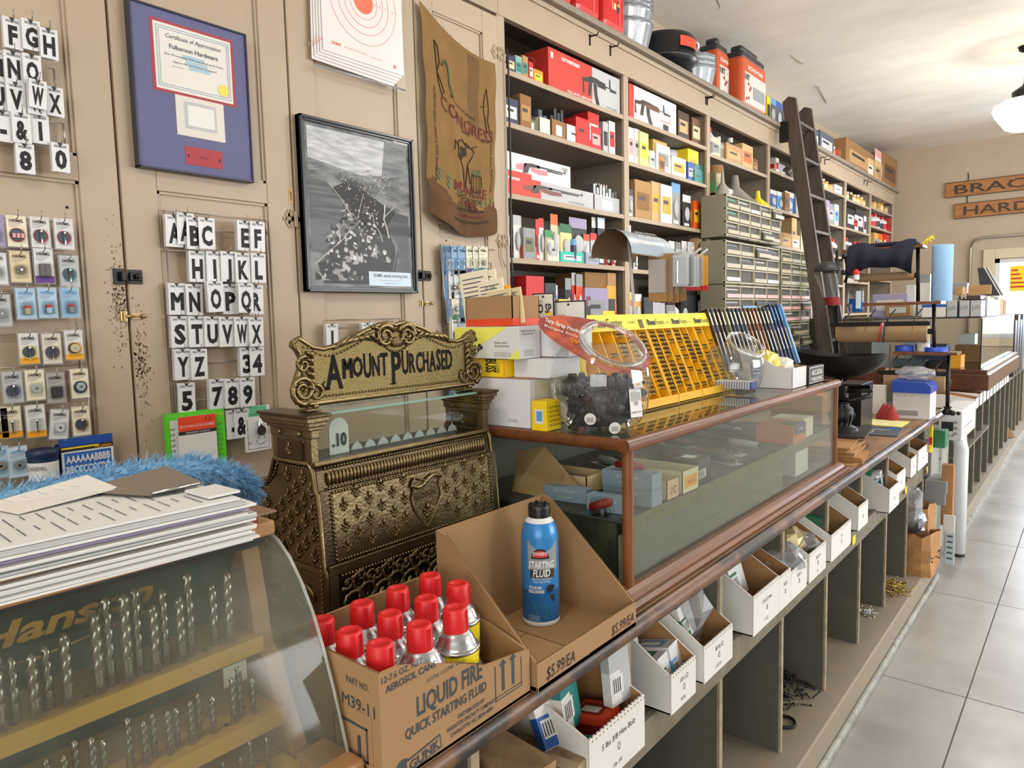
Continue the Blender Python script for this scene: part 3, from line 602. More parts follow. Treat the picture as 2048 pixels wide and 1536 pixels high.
b = MB(); b.box(X0 + .012, X1 - .02, Y0 + .02, Y1 - .02, SHZ - .006, SHZ, mat('dark_shelf_felt', '#4a4a44', .7, 0, .1, 10)); b.box(X1 - .022, X1 - .018, Y0 + .02, Y1 - .02, SHZ - .028, SHZ + .001, mat('mossy_shelf_edge', '#736e52', .8, 0, .2, 60)); b.build('shelf', dc)
b = MB(); b.box(X0 + .012, X1 - .03, Y0 + .02, Y1 - .02, Z0 + .02, Z0 + .024, mat('olive_felt', '#6d705f', .9, 0, .1, 10)); b.build('felt_floor', dc)
b = MB(); b.box(X1 - .030, X1 - .024, Y0 + .012, Y0 + .9, Z0 + .024, SHZ - .028, mat('green_board', '#6c6d5f', .8, 0, .08, 6)); b.build('inner_board', dc)
b = MB(); b.box(X0 + .05, X1 - .035, Y0 + .014, Y0 + .018, Z0 + .024, SHZ - .006, mat('dark_green_velvet', '#22261d', .95, 0, .4, 14, c2='#4a4c33', cpos=(.45, .75))); b.build('end_lining', dc)
def flat(nm, lab, cat, x0, x1, y0, y1, z0, z1, m, extra=None, a=0, c=.001, zs=1):
    b = MB(turn((x0 + x1) / 2, (y0 + y1) / 2, a) @ Matrix.Translation((0, 0, z0)) @ Matrix.Diagonal((1, 1, zs, 1)) @ Matrix.Translation((0, 0, -z0))); b.box(x0, x1, y0, y1, z0, z1, m, c)
    if extra: extra(b)
    return b.build(nm, label=lab, cat=cat)
S0 = SHZ + .0005; M_gcart = mat('blue_grey_carton', '#8d9db0', .6)
def gtext(z, x0, x1, y): return lambda b: (b.ty('VICTORINOX', .006, (x0 + x1) / 2, y - .0004, z, K('paper'), w=(x1 - x0) * .5), b.ty('SWISS ARMY', .004, (x0 + x1) / 2, y - .0004, z - .012, K('paper'), w=(x1 - x0) * .7))
g = gtext
flat('knife_carton', 'blue grey carton lying left of the other blue grey cartons in the case', 'box', -.90, -.80, 1.19, 1.22, S0, S0 + .03, M_gcart, gtext(S0 + .02, -.90, -.80, 1.19), .1)
flat('knife_carton', 'blue grey carton lying on the shelf right beside the corner post', 'box', -.78, -.69, 1.17, 1.20, S0, S0 + .032, M_gcart, gtext(S0 + .02, -.78, -.69, 1.17), .06)
flat('knife_carton', 'lower blue grey carton in the stack right of the corner post', 'box', -.79, -.675, 1.245, 1.29, S0, S0 + .034, M_gcart, gtext(S0 + .022, -.79, -.675, 1.245))
flat('knife_carton', 'upper blue grey carton in the stack right of the corner post', 'box', -.79, -.675, 1.243, 1.288, S0 + .0345, S0 + .068, M_gcart, gtext(S0 + .055, -.79, -.675, 1.243), .03)
b = MB(); b.lathe([(.001, -.032), (.0075, -.03), (.0085, 0), (.0075, .03), (.001, .032)], K('dred'), (-.735, 1.262, S0 + .078), 14, Matrix.Rotation(math.pi / 2, 3, 'Y') @ Matrix.Diagonal((1, 1.3, 1))); b.build('pocket_knife', label='red pocket knife lying on the stacked blue grey cartons', cat='knife')
b = MB(); b.lathe([(.001, -.024), (.0085, -.022), (.009, 0), (.0085, .022), (.001, .024)], K('dred'), (-.735, 1.150, S0 + .02), 14, Matrix.Rotation(1.2, 3, 'Y') @ Matrix.Diagonal((1, 1.2, 1))); b.box(-.75, -.72, 1.148, 1.152, S0 + .004, S0 + .008, M_chrome); b.build('pocket_knife', label='red pocket knife in a clear blister beside the corner post', cat='knife')
b = MB(); b.box(-.775, -.69, 1.130, 1.164, S0, S0 + .001, M_clear); b.lathe([(.022, 0), (.02, .03), (.0, .036)], M_clear, (-.735, 1.147, S0 + .001), 16, None, True, .7); b.build('blister_pack', label='clear blister dome over the red knife by the corner post', cat='packaging')
def opentray(nm, lab, x0, x1, y0, y1, h, m, inner, a=0, tag_=None):
    b = MB(turn((x0 + x1) / 2, (y0 + y1) / 2, a)); t_ = .002; b.box(x0, x1, y0, y1, S0, S0 + t_, m)
    for q in ((x0, x0 + t_, y0, y1), (x1 - t_, x1, y0, y1), (x0, x1, y0, y0 + t_), (x0, x1, y1 - t_, y1)): b.box(q[0], q[1], q[2], q[3], S0, S0 + h, m)
    b.box(x0 + .006, x1 - .01, y0 + .006, y1 - .01, S0 + t_, S0 + h * .6, inner)
    if tag_: b.rx(x1 + .0004, y0 + .01, y1 - .01, S0 + h * .25, S0 + h * .75, K(tag_)); b.tx('No. 33', .008, x1 + .0008, (y0 + y1) / 2, S0 + h * .4, K('red'))
    return b.build(nm, label=lab, cat='box')
opentray('knife_tray', 'tan open carton marked 2 C holding a purple packet in the case', -.83, -.675, 1.31, 1.365, .042, mat('tan_card', '#d8b98c', .8), K('#5b5f9a'))
opentray('knife_tray', 'cream open carton with a yellow label right of the tan one in the case', -.84, -.672, 1.375, 1.455, .05, mat('cream_card', '#e2d6b0', .8), K('dark'), 0, 'amber')
opentray('knife_tray', 'tan open carton behind the brown paper in the case', -.99, -.84, 1.26, 1.34, .04, mat('tan_card', '#d8b98c'), K('#5b5f9a'))
b = MB(); b.tx('2', .016, -.6745, 1.33, S0 + .012, K('orange')); b.tx('C', .016, -.6745, 1.345, S0 + .012, K('dark')); b.build('price_mark', label='handwritten 2 C mark on the tan carton in the case', cat='mark')
b = MB(); b.add([(-1.0, 1.20, S0), (-.86, 1.19, S0), (-.83, 1.24, S0 + .01), (-.93, 1.23, S0 + .105), (-1.02, 1.25, S0 + .08), (-.87, 1.225, S0 + .05)], [(0, 1, 5, 3), (0, 3, 4), (1, 2, 5), (5, 2, 3)], mat('kraft_sheet', '#b08d5f', .8, 0, .1, 20)); b.build('kraft_paper', label='folded brown kraft paper standing in the left end of the case', cat='paper')
bag((-.99, 1.15, .965), .052, M_bag, 'clear plastic bag between the cash register and the case', (1.4, .5, 1.0), seed=21)
small_carton(-.72, 1.52, S0, .06, .09, .055, 'dark', 'slate', 'black carton with a white price tag right of the cream carton', .1)
rr_ = random.Random(3)
for k in range(16):   # carded knives lying on the case shelf
    y = 1.5 + k * .052 + rr_.uniform(-.01, .01); x = rr_.uniform(-.98, -.74); a = rr_.uniform(-.4, .4); b = MB(turn(x, y, a))
    c_ = rr_.choice(['slate', 'dark', 'dbrown', 'lgrey', 'olive', 'brown'])
    b.box(x - .06, x + .06, y - .02, y + .02, S0, S0 + .0015, K(rr_.choice(['dark', 'lgrey', 'slate']))); b.lathe([(.001, -.045), (.009, -.04), (.011, 0), (.008, .04), (.001, .045)], K(c_), (x, y, S0 + .012), 10, Matrix.Rotation(math.pi / 2, 3, 'Y')); b.box(x + .03, x + .055, y - .004, y + .004, S0 + .008, S0 + .014, M_chrome)
    b.lathe([(.024, 0), (.02, .022), (.001, .026)], M_clear, (x, y, S0 + .0016), 12, Matrix.Diagonal((2.2, .8, 1)))
    b.build('carded_knife', label='carded %s folding knife on the case shelf, %s along from the cream carton' % ({'slate': 'blue grey', 'dark': 'black', 'dbrown': 'dark brown', 'lgrey': 'grey', 'olive': 'olive', 'brown': 'brown'}[c_], ['first', 'second', 'third', 'fourth', 'fifth', 'sixth', 'seventh', 'eighth', 'ninth', 'tenth', 'eleventh', 'twelfth', 'thirteenth', 'fourteenth', 'fifteenth', 'sixteenth'][k]), cat='knife', group='carded knives in the display case')
b = MB(); b.box(-.78, -.67, 2.085, 2.20, S0, S0 + .055, mat('orange_carton', '#c87436', .75), .001); b.tx('5', .012, -.6695, 2.16, S0 + .03, K('dark')); b.build('orange_carton', label='orange open carton on the case shelf near the far end', cat='box')
b = MB(turn(-.70, 2.12, -.1)); b.box(-.715, -.665, 2.10, 2.16, S0 + .0555, S0 + .0575, K('dgreen')); b.box(-.664, -.662, 2.095, 2.155, S0 + .03, S0 + .06, K('slate')); b.tx('SWARTS', .005, -.6615, 2.125, S0 + .042, K('paper')); b.build('price_card', label='grey green card hooked over the orange carton', cat='card')
b = MB(); b.box(-.78, -.68, 2.21, 2.30, S0, S0 + .06, 'cream', .001); b.build('small_carton', label='cream carton right of the orange one in the case', cat='box')
for k, (y0, y1, z1, c_) in enumerate(((1.25, 1.40, .115, 'lgrey'), (1.62, 1.76, .10, 'paper'), (1.95, 2.08, .09, 'lgrey'), (2.2, 2.32, .08, 'paper'))):
    flat('storage_carton', ('pale grey carton under the case shelf by the corner post', 'white carton under the middle of the case shelf', 'pale grey carton under the orange carton', 'white carton at the far end under the case shelf')[k], 'box', -.85, -.70, y0, y1, .925, .925 + z1, c_)
# ================================================================ brass cash register
RX, RY0, RY1 = -.93, .65, 1.068
rg = thing('cash_register', 'ornate antique bronze cash register with an AMOUNT PURCHASED sign on the counter', 'cash register', (-1.08, .86, CT))
RM_ = (RY0 + RY1) / 2
prof = [(-.925, .90), (-.925, 1.035), (-.93, 1.045), (-.938, 1.16), (-.944, 1.165), (-.948, 1.195), (-.958, 1.208), (-1.055, 1.208), (-1.062, 1.19), (-1.072, 1.172), (-1.10, 1.158), (-1.14, 1.152), (-1.19, 1.148), (-1.24, 1.125), (-1.29, 1.08), (-1.33, 1.02), (-1.335, .90)]
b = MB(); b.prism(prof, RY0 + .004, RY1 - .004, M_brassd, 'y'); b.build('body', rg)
def beads(b, p, q, n, r, m=None, sc=(1, 1, 1)):
    p, q = Vector(p), Vector(q)
    for i in range(n): b.ball(p.lerp(q, (i + .5) / n), r, m or M_brassl, 6, sc)
def fleur(b, o, r, u, nrm, s, m):
    o, r, u, nrm = Vector(o), Vector(r).normalized(), Vector(u).normalized(), Vector(nrm).normalized(); A = Matrix((r, u, nrm)).transposed()
    def el(x, y, a, bb, d, rot=0): 
        R = A @ Matrix.Rotation(rot, 3, 'Z') @ Matrix.Diagonal((a, bb, d)); n = 6
        pr = [(math.sin(math.pi * i / 4), -math.cos(math.pi * i / 4)) for i in range(5)]; vs_ = []
        for rr2, zz in pr:
            for k in range(n): vs_.append(o + r * (x * s) + u * (y * s) + R @ Vector((rr2 * math.cos(k * 1.0472), zz, rr2 * math.sin(k * 1.0472))) * s)
        fs = [(j * n + k, j * n + (k + 1) % n, (j + 1) * n + (k + 1) % n, (j + 1) * n + k) for j in range(4) for k in range(n)]; b.add(vs_, fs, m, True)
    el(0, .48, .13, .42, .16); el(0, .05, .30, .09, .18); el(-.28, .2, .11, .26, .15, .7); el(.28, .2, .11, .26, .15, -.7); el(-.42, .02, .11, .11, .15); el(.42, .02, .11, .11, .15)
    el(0, -.32, .10, .26, .15); el(-.2, -.2, .09, .2, .13, -.7); el(.2, -.2, .09, .2, .13, .7)
# upper front panel, slightly raked like the body
def fx(z): return -.93 + .004 - (.008) * (z - 1.045) / .115
b = MB(); px_ = lambda z: fx(z)
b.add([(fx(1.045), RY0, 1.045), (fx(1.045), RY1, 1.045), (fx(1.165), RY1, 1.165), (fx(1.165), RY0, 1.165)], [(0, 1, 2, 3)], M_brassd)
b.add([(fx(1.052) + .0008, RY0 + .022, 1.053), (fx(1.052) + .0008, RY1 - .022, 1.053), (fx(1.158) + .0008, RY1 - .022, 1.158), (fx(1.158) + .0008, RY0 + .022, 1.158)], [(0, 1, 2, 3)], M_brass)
for z in (1.0505, 1.1605): beads(b, (fx(z) + .002, RY0 + .02, z), (fx(z) + .002, RY1 - .02, z), 62, .0026)
for y in (RY0 + .019, RY1 - .019): beads(b, (fx(1.05) + .002, y, 1.05), (fx(1.16) + .002, y, 1.16), 17, .0026)
for i in range(6):
    for j in range(14):
        if (i + j) % 2: continue
        y = RY0 + .042 + j * .0258; z = 1.066 + i * .0172
        if abs(y - (RM_ + .012)) < .045 and z > 1.06: continue
        fleur(b, (fx(z) + .002, y, z), (0, 1, 0), (0, 0, 1), (1, 0, 0), .0165, M_brassl)
b.build('front_panel', rg)
# shield with the maker's word
b = MB(); yc = RM_ + .012; sp_ = [(0, .03), (.028, .04), (.034, .034), (.030, .02), (.036, .004), (.030, -.018), (.016, -.038), (0, -.056)]
pts = [(fx(1.11) + .003, yc + y, 1.112 + z) for y, z in sp_] + [(fx(1.11) + .003, yc - y, 1.112 + z) for y, z in sp_[-2:0:-1]]
pts = [Vector(p) for p in pts]; b.tube(pts, .0022, M_brassl, 6, True)
b.add([tuple(p - Vector((.001, 0, 0))) for p in pts], [tuple(range(len(pts)))], M_brass)
b.tube([(fx(1.14) + .005, yc + t * .036, 1.142 + .008 * math.sin(t * 3) ) for t in [-1 + i * .2 for i in range(11)]], .004, M_brassl, 6)
b.text('NATIONAL', .011, (fx(1.115) + .005, yc, 1.112), (0, 1, .12), (0, 0, 1), K('dbrown'), w=.052, bold=.01)
b.text('NATIONAL', .011, (fx(1.115) + .0055, yc + .0006, 1.1126), (0, 1, .12), (0, 0, 1), M_brassl, w=.052)
fleur(b, (fx(1.1) + .004, yc, 1.085), (0, 1, 0), (0, 0, 1), (1, 0, 0), .02, M_brassl)
b.build('maker_shield', rg)
# gadrooned moulding under the window
b = MB(); n = 52
for i in range(n):
    y = RY0 + .02 + (RY1 - RY0 - .04) * (i + .5) / n; b.ball((-.9435, y, 1.181), 1, M_brassl, 6, (.0055, .0033, .0125))
beads(b, (-.939, RY0 + .018, 1.1665), (-.939, RY1 - .018, 1.1665), 60, .0025); beads(b, (-.949, RY0 + .018, 1.1985), (-.949, RY1 - .018, 1.1985), 60, .0025)
b.box(-.95, -.94, RY0, RY1, 1.163, 1.165, M_brassl); b.box(-.956, -.946, RY0, RY1, 1.203, 1.2105, M_brassl, .002); b.build('gadroon_moulding', rg)
# lower front with scrolled relief
b = MB(); b.box(-.926, -.922, RY0, RY1, .90, 1.045, M_brassd); b.box(-.924, -.9185, RY0, RY1, 1.030, 1.047, M_brass, .0015)
b.box(-.924, -.9185, RY0, RY0 + .016, .90, 1.03, M_brass); b.box(-.924, -.9185, RY1 - .016, RY1, .90, 1.03, M_brass)
beads(b, (-.918, RY0 + .02, 1.027), (-.918, RY1 - .02, 1.027), 56, .0026)
def curl(b, y, z, r0, turns, s, r=.003, a0=0, x=-.9175, m=None):
    pts = []; n = int(turns * 12); rr = []
    for i in range(n + 1):
        t = i / n; q = r0 * (1 - t) ** .8 + .002; a = a0 + s * t * turns * 6.283; pts.append((x, y + q * math.cos(a), z + q * math.sin(a))); rr.append(r * (1.1 - .6 * t))
    b.tube(pts, r, m or M_brassl, 6, False, rr)
for k in range(6):
    y = RY0 + .052 + k * .063
    curl(b, y - .012, .975, .030, 1.6, 1, .0045, 3.2); curl(b, y + .022, .985, .026, 1.5, -1, .004, 0); curl(b, y + .005, 1.008, .016, 1.2, 1, .003, 1)
    for q in range(7):
        a = .4 + q * .36; b.ball((-.918, y + .034 * math.cos(a), .985 + .034 * math.sin(a)), 1, M_brassl, 6, (.003, .0045, .0045))
    curl(b, y, .935, .02, 1.4, 1, .0035, 2); curl(b, y + .03, .95, .014, 1.4, -1, .003, 1); curl(b, y + .03, 1.012, .009, 1.2, -1, .0025, 4); curl(b, y - .02, 1.012, .008, 1.2, 1, .0025, 4); curl(b, y + .008, .958, .010, 1.2, -1, .0025, 0)
b.build('scroll_panel', rg)
# two end panels
for side, y in ((-1, RY0), (1, RY1)):
    b = MB(); s = side; P2 = [(-.935, .905), (-.935, 1.04), (-.95, 1.20), (-1.045, 1.20), (-1.055, 1.18), (-1.075, 1.163), (-1.10, 1.15), (-1.14, 1.143), (-1.18, 1.137), (-1.225, 1.115), (-1.27, 1.07), (-1.305, 1.01), (-1.315, .905)]
    b.add([(p[0], y, p[1]) for p in P2], [tuple(range(len(P2)))], M_brass)
    rim = [(p[0], y + s * .002, p[1]) for p in prof]; b.tube([Vector(p) for p in rim], .0045, M_brassl, 6)
    for i in range(len(P2)):
        p, q = P2[i], P2[(i + 1) % len(P2)]; L_ = math.dist(p, q); beads(b, (p[0] + (.004 if p[0] < -1.1 else -.004), y + s * .0015, p[1]), (q[0] + (.004 if q[0] < -1.1 else -.004), y + s * .0015, q[1]), max(2, int(L_ / .0072)), .0024)
    b.box(-1.32, -.93, y - .001, y + s * .002, 1.032, 1.04, M_brassl)
    for i in range(9):
        for j in range(16):
            if (i + j) % 2: continue
            x = -.957 - j * .0215; z = 1.055 + i * .018
            if z > 1.19 or (x < -1.04 and z > 1.15) or (x < -1.06 and z > 1.13) or (x < -1.2 and z > 1.09) or (x < -1.26 and z > 1.06): continue
            fleur(b, (x, y + s * .0015, z), (-s, 0, 0), (0, 0, 1), (0, s, 0), .0175, M_brassl)
    for (x, z) in ((-.99, .98), (-1.07, .97), (-1.15, .98), (-1.23, .97)):
        pts = [(x + .03 * (1 - t) * math.cos(9 * t), y + s * .002, z + .03 * (1 - t) * math.sin(9 * t)) for t in [i / 16 for i in range(17)]]; b.tube([Vector(p) for p in pts], .0035, M_brassl, 6)
    b.build('end_panel', rg)
# pillars with caps
for y0, y1 in ((RY0 - .004, RY0 + .014), (RY1 - .014, RY1 + .004)):
    b = MB(); ym = (y0 + y1) / 2
    b.box(-1.058, -.95, y0 + .002, y1 - .002, 1.205, 1.262, M_brass, .001); b.box(-1.062, -.946, y0, y1, 1.248, 1.262, M_brass, .002)
    for k, (e, z0, z1) in enumerate(((.004, 1.262, 1.268), (.008, 1.268, 1.275), (.012, 1.275, 1.283), (.015, 1.283, 1.288))): b.box(-1.06 - e, -.948 + e, y0 - e, y1 + e, z0, z1, M_brass if k < 3 else M_brassd, .0015)
    for x in (-.975, -1.03):
        b.ball((x, y0 - .001, 1.255), .0045, M_brassl, 8); b.ball((x, y1 + .001, 1.255), .0045, M_brassl, 8)
    beads(b, (-1.07, y0 - .009, 1.273), (-.94, y0 - .009, 1.273), 20, .0022); beads(b, (-1.045, y0 + .001, 1.242), (-.965, y0 + .001, 1.242), 12, .002)
    b.box(-1.04, -.97, y0 - .0015, y0 + .003, 1.212, 1.243, M_brassd); fleur(b, (-1.005, y0 - .002, 1.226), (1, 0, 0), (0, 0, 1), (0, -1, 0), .016, M_brassl); b.build('pillar', rg)
MB().box(-.956, -.953, RY0 + .014, RY1 - .014, 1.21, 1.283, M_glass).build('window_glass', rg)
MB().box(-1.05, -1.047, RY0 + .014, RY1 - .014, 1.21, 1.283, M_glass).build('window_glass', rg)
b = MB(); b.box(-1.052, -.951, RY0 + .012, RY1 - .012, 1.283, 1.287, clear('green_glass', '#c9ded2', .3, .12, '#9fbfae')); b.box(-.951, -.9503, RY0 + .012, RY1 - .012, 1.283, 1.287, M_gedge); b.build('top_glass', rg)
b = MB(); b.box(-.992, -.990, .712, .752, 1.205, 1.255, mat('enamel_flag', '#c9c9c0', .35)); b.lathe([(.02, 0), (.02, .002)], mat('enamel_flag', '#c9c9c0'), (-.9925, .732, 1.25), 16, Matrix.Rotation(math.pi / 2, 3, 'Y')); b.tx('.10', .022, -.9885, .732, 1.222, K('black'), w=.032, bold=.03, sx=.8); b.build('amount_flag', rg, 'pale enamel flag reading .10')
b = MB()
for k in range(9): y = .775 + k * .030; b.prism([(y - .013, 1.208), (y + .013, 1.208), (y + .008, 1.217), (y + .001, 1.221), (y, 1.226), (y - .001, 1.221), (y - .008, 1.217)], -1.0, -.998, 'lgrey', 'x')
b.build('flag_row', rg, 'row of pale scalloped flag tops')
# the topper sign
tp = [(.648, 1.300), (.640, 1.312), (.638, 1.326), (.645, 1.343), (.653, 1.36), (.655, 1.375), (.648, 1.388), (.6405, 1.394), (.642, 1.402), (.651, 1.407), (.662, 1.400), (.675, 1.392), (.695, 1.388), (.72, 1.392), (.75, 1.402), (.78, 1.414), (.81, 1.424), (.835, 1.428)]
tp = [(y + .003, z) for y, z in tp]; c_ = .855
tp = tp + [(c_, 1.424)] + [(2 * c_ - y, z) for y, z in tp[::-1]]
b = MB(); b.prism(tp, -.990, -.976, M_gold, 'x'); b.build('sign_plate', rg)
b = MB(); b.tube([(-.977, y, z) for y, z in tp], .0042, M_brassl, 6, True)
def inset(k): return [(-.975, c_ + (y - c_) * (1 - k / .21), z + (-k if z > 1.36 else k * .9)) for y, z in tp]
ip = inset(.012)
for i in range(len(ip)):
    p, q = Vector(ip[i]), Vector(ip[(i + 1) % len(ip)]); L_ = (q - p).length; beads(b, p, q, max(1, int(L_ / .0068)), .0023)
for sg in (-1, 1):
    Y = lambda d: c_ + sg * d
    for (d, z, r0, t_, s_, r_, a0) in ((.199, 1.325, .022, 2.0, sg, .0045, -1.2), (.197, 1.365, .012, 1.3, -sg, .0035, 1), (.175, 1.318, .012, 1.3, sg, .003, 2), (.026, 1.405, .019, 1.8, -sg, .0045, 1.57 + sg * 1.2), (.05, 1.408, .012, 1.0, sg, .003, 2)):
        curl(b, Y(d), z, r0, t_, s_, r_, a0, -.973)
    for k in range(6):   # acanthus leaves spreading from the middle crest
        a = 1.9 - k * .16; b.tube([(-.974, Y(.045 + k * .011), 1.395 + .003 * k), (-.971, Y(.058 + k * .013), 1.408 - k * .0022), (-.974, Y(.072 + k * .013), 1.406 - k * .004)], .003, M_brassl, 6, False, [.002, .0045, .0015])
        b.tube([(-.974, Y(.190), 1.385 - k * .011), (-.971, Y(.183), 1.382 - k * .011), (-.974, Y(.178), 1.372 - k * .011)], .003, M_brassl, 6, False, [.002, .004, .001])
for k in range(9): a = math.pi * (1.12 + .76 * k / 8); b.tube([(-.973, c_, 1.402), (-.970, c_ + .018 * math.cos(a), 1.402 + .018 * math.sin(a))], .0024, M_brassl, 5, False, [.001, .003])
for k in range(15): a = math.pi * (1.05 + .9 * k / 14); b.ball((-.974, c_ + .034 * math.cos(a), 1.406 + .030 * math.sin(a)), .0024, M_brassl, 6)
b.build('sign_ornament', rg)
b = MB(); ink = mat('engraved_black', '#060504', .95); xx = -.9757
def let(s_, y, z, h, kx=.62, bold=0.0): b.tx(s_, h, xx, y, z, ink, al='l', sx=kx, bold=bold)
zb = 1.334
def word(parts, y):
    for ch, h, dz, kx in parts:
        vv, _ = glyphs(ch, 0 if ch == 'M' else .025); w_ = (max(v[0] for v in vv) - min(v[0] for v in vv)) * h / .72 * kx
        b.text(ch, h, (xx, y, zb + dz), (0, 1, 0), (0, 0, 1), ink, al='l', sx=kx, bold=.025, lift=.0006)
        if ch in 'AP': b.box(xx, xx + .0006, y - .004, y + .008, zb + dz - .0015, zb + dz + .001, ink)
        y += w_ + .0018
    return y
ye = word([('A', .056, -.012, .6), ('M', .036, .002, .56), ('O', .034, .004, .58), ('U', .042, .001, .46), ('N', .036, .002, .48), ('T', .040, .002, .5)], .700)
b.tube([(xx + .0004, .706, zb - .008), (xx + .0004, .698, zb - .010), (xx + .0004, .694, zb - .003), (xx + .0004, .699, zb + .001)], .0012, ink, 5)
word([('P', .060, -.015, .56), ('U', .042, .001, .44), ('R', .036, .002, .5), ('C', .038, .001, .46), ('H', .036, .003, .44), ('A', .038, .001, .44), ('S', .040, .002, .46), ('E', .038, .002, .44), ('D', .038, .002, .5)], ye + .007)
b.build('sign_lettering', rg)
for y in (.672, 1.038):
    b = MB(); b.box(-.989, -.977, y - .006, y + .006, 1.289, 1.306, M_gold, .002); b.box(-.996, -.970, y - .014, y + .014, 1.2885, 1.293, M_gold, .002); b.ball((-.974, y + .006, 1.296), .005, M_brassl, 8); b.build('sign_foot', rg)
# ================================================================ drill bit display
dd = thing('drill_display', 'pine framed drill bit display with curved clear cover on the counter', 'display stand', (-.88, .05, CT))
DY0, DY1 = -.42, .462
M_green = mat('green_board_paint', '#274f46', .5, 0, .06, 6); M_ysh = mat('yellow_shelf_paint', '#c79b3c', .5, 0, .1, 12)
acp = [(-.792, 1.170), (-.775, 1.164), (-.750, 1.146), (-.728, 1.120), (-.708, 1.088), (-.690, 1.048), (-.674, 1.005), (-.660, .960), (-.648, .918)]
for y0, y1 in ((DY1 - .028, DY1 - .006), (DY0, DY0 + .022)):
    b = MB(); b.prism([(-1.05, .902), (-.655, .902), (-.655, .918), (-.70, .922), (-.735, .99), (-.75, 1.03), (-.77, 1.045), (-.775, 1.09), (-.79, 1.16), (-.80, 1.168), (-1.05, 1.168)], y0, y1, M_pine, 'y'); b.build('end_frame', dd)
b = MB(); b.box(-1.08, -.775, DY0 - .01, DY1 + .01, 1.172, 1.190, M_pine, .003); b.build('top_board', dd)
b = MB(); b.box(-1.05, -.635, DY0, DY1 + .012, .9015, .918, M_pine, .003); b.box(-.70, -.625, DY1 - .028, DY1 + .016, .902, .935, M_pine, .004); b.tube([(-.645, DY1 + .016, .92), (-.63, DY1 + .022, .921)], .002, M_iron, 5); b.build('base_board', dd)
b = MB(); b.add([(-.80, DY0 + .02, 1.170), (-.80, DY1 - .028, 1.170), (-.90, DY1 - .028, .918), (-.90, DY0 + .02, .918)], [(0, 1, 2, 3)], M_green); b.build('back_board', dd)
b = MB(); b.box(-.80, -.785, DY0, DY1, 1.160, 1.172, K('dark')); b.build('cover_hinge', dd)
for k, (x, z) in enumerate(((-.755, 1.060), (-.715, .985), (-.69, .930))):
    b = MB(); b.box(x - .14 + .02 * k, x, DY0 + .022, DY1 - .029, z - .012, z, M_ysh, .001); b.box(x, x + .004, DY0 + .022, DY1 - .029, z - .016, z + .003, M_ysh)
    for j in range(26): b.cyl((x - .02 - .018 * (j % 2), DY0 + .05 + j * .031, z), .003, .0006, K('dark'), 6)
    b.build('bit_shelf', dd)
b = MB(); n = len(acp); vs_ = [(x, y, z) for y in (DY0, DY1 + .012) for x, z in acp]
b.add(vs_, [(i, i + 1, n + i + 1, n + i) for i in range(n - 1)], M_acry, True)
b.add([(x, DY1 + .012, z) for x, z in acp] + [(-.80, DY1 + .012, .918)], [tuple(range(n + 1))], M_acry)
b.tube([Vector((x, DY1 + .012, z)) for x, z in acp], .0022, clear('acrylic_edge', '#e9ece6', .8, .35, '#e9ece6', .1), 6)
b.build('curved_cover', dd, 'scuffed clear curved cover')
b = MB()
b.text('Hanson', .030, (-.800, .245, 1.130), (0, 1, .02), (.37, 0, .93), M_ysh, al='c', sx=1.3, bold=.03, sh=.25, lift=.003); b.tube([(-.803, .12, 1.112), (-.803, .22, 1.105), (-.801, .33, 1.118)], .0016, M_ysh, 5); b.build('maker_lettering', dd)
for (y, z, x) in ((.40, 1.035, -.79), (.42, .965, -.78)):
    b = MB(); b.box(x + .03, x + .032, y - .014, y + .014, z - .02, z + .004, K('paper')); b.build('size_tag', dd, 'white paper size tag')
def drill(r, L, m):
    b = MB(); n = 10; k = max(14, int(L * .7 / r / .45)); vs_ = []; fl = L * .72
    for i in range(k + 1):
        z = L * .28 + fl * i / k; a0 = i * .55
        for j in range(n):
            a = 2 * math.pi * j / n; q = r * (1 - .45 * max(0, math.cos(2 * (a - a0))) ** 2); q *= (1 if i < k - 1 else (.75 if i == k - 1 else .1)); vs_.append((q * math.cos(a), q * math.sin(a), z))
    b.add(vs_, [(i * n + j, i * n + (j + 1) % n, (i + 1) * n + (j + 1) % n, (i + 1) * n + j) for i in range(k) for j in range(n)], m, True)
    b.lathe([(r * .98, 0), (r * .98, L * .28)], m, (0, 0, 0), n); return b
M_bit = mat('drill_steel', '#a29e94', .22, .95, .1, 40); protos = {}
rr_ = random.Random(11)
for k, (x, z, hmax, rmax, cnt) in enumerate(((-.775, 1.0605, .106, .0062, 56), (-.735, .9855, .06, .0038, 66), (-.705, .9305, .04, .0026, 50))):
    for j in range(cnt):
        q = j // 5
        if (j % 9) >= 8: continue
        sz = round(max(.5, 1.02 - .3 * rr_.random() - .5 * (1 - j / cnt)), 1); key = (k, sz); y = DY0 + .045 + j * (DY1 - DY0 - .09) / cnt
        if key not in protos:
            o = drill(rmax * (.6 + .4 * sz), hmax * sz, M_bit).build('drill_bit', None, 'twist drill bit standing on a yellow shelf behind the curved cover', 'drill bit', ['largest drill bits on the top yellow shelf', 'middle drill bits on the second yellow shelf', 'small drill bits on the lowest yellow shelf'][k], org=(0, 0, 0)); protos[key] = o
            o['label'] = ['long twist drill bit standing on the top yellow shelf of the display', 'mid sized twist drill bit on the second yellow shelf of the display', 'small twist drill bit on the lowest yellow shelf of the display'][k]
        else: o = protos[key].copy(); COL.objects.link(o)
        o.location = (x + .008 * ((j % 2) - .5), y, z)
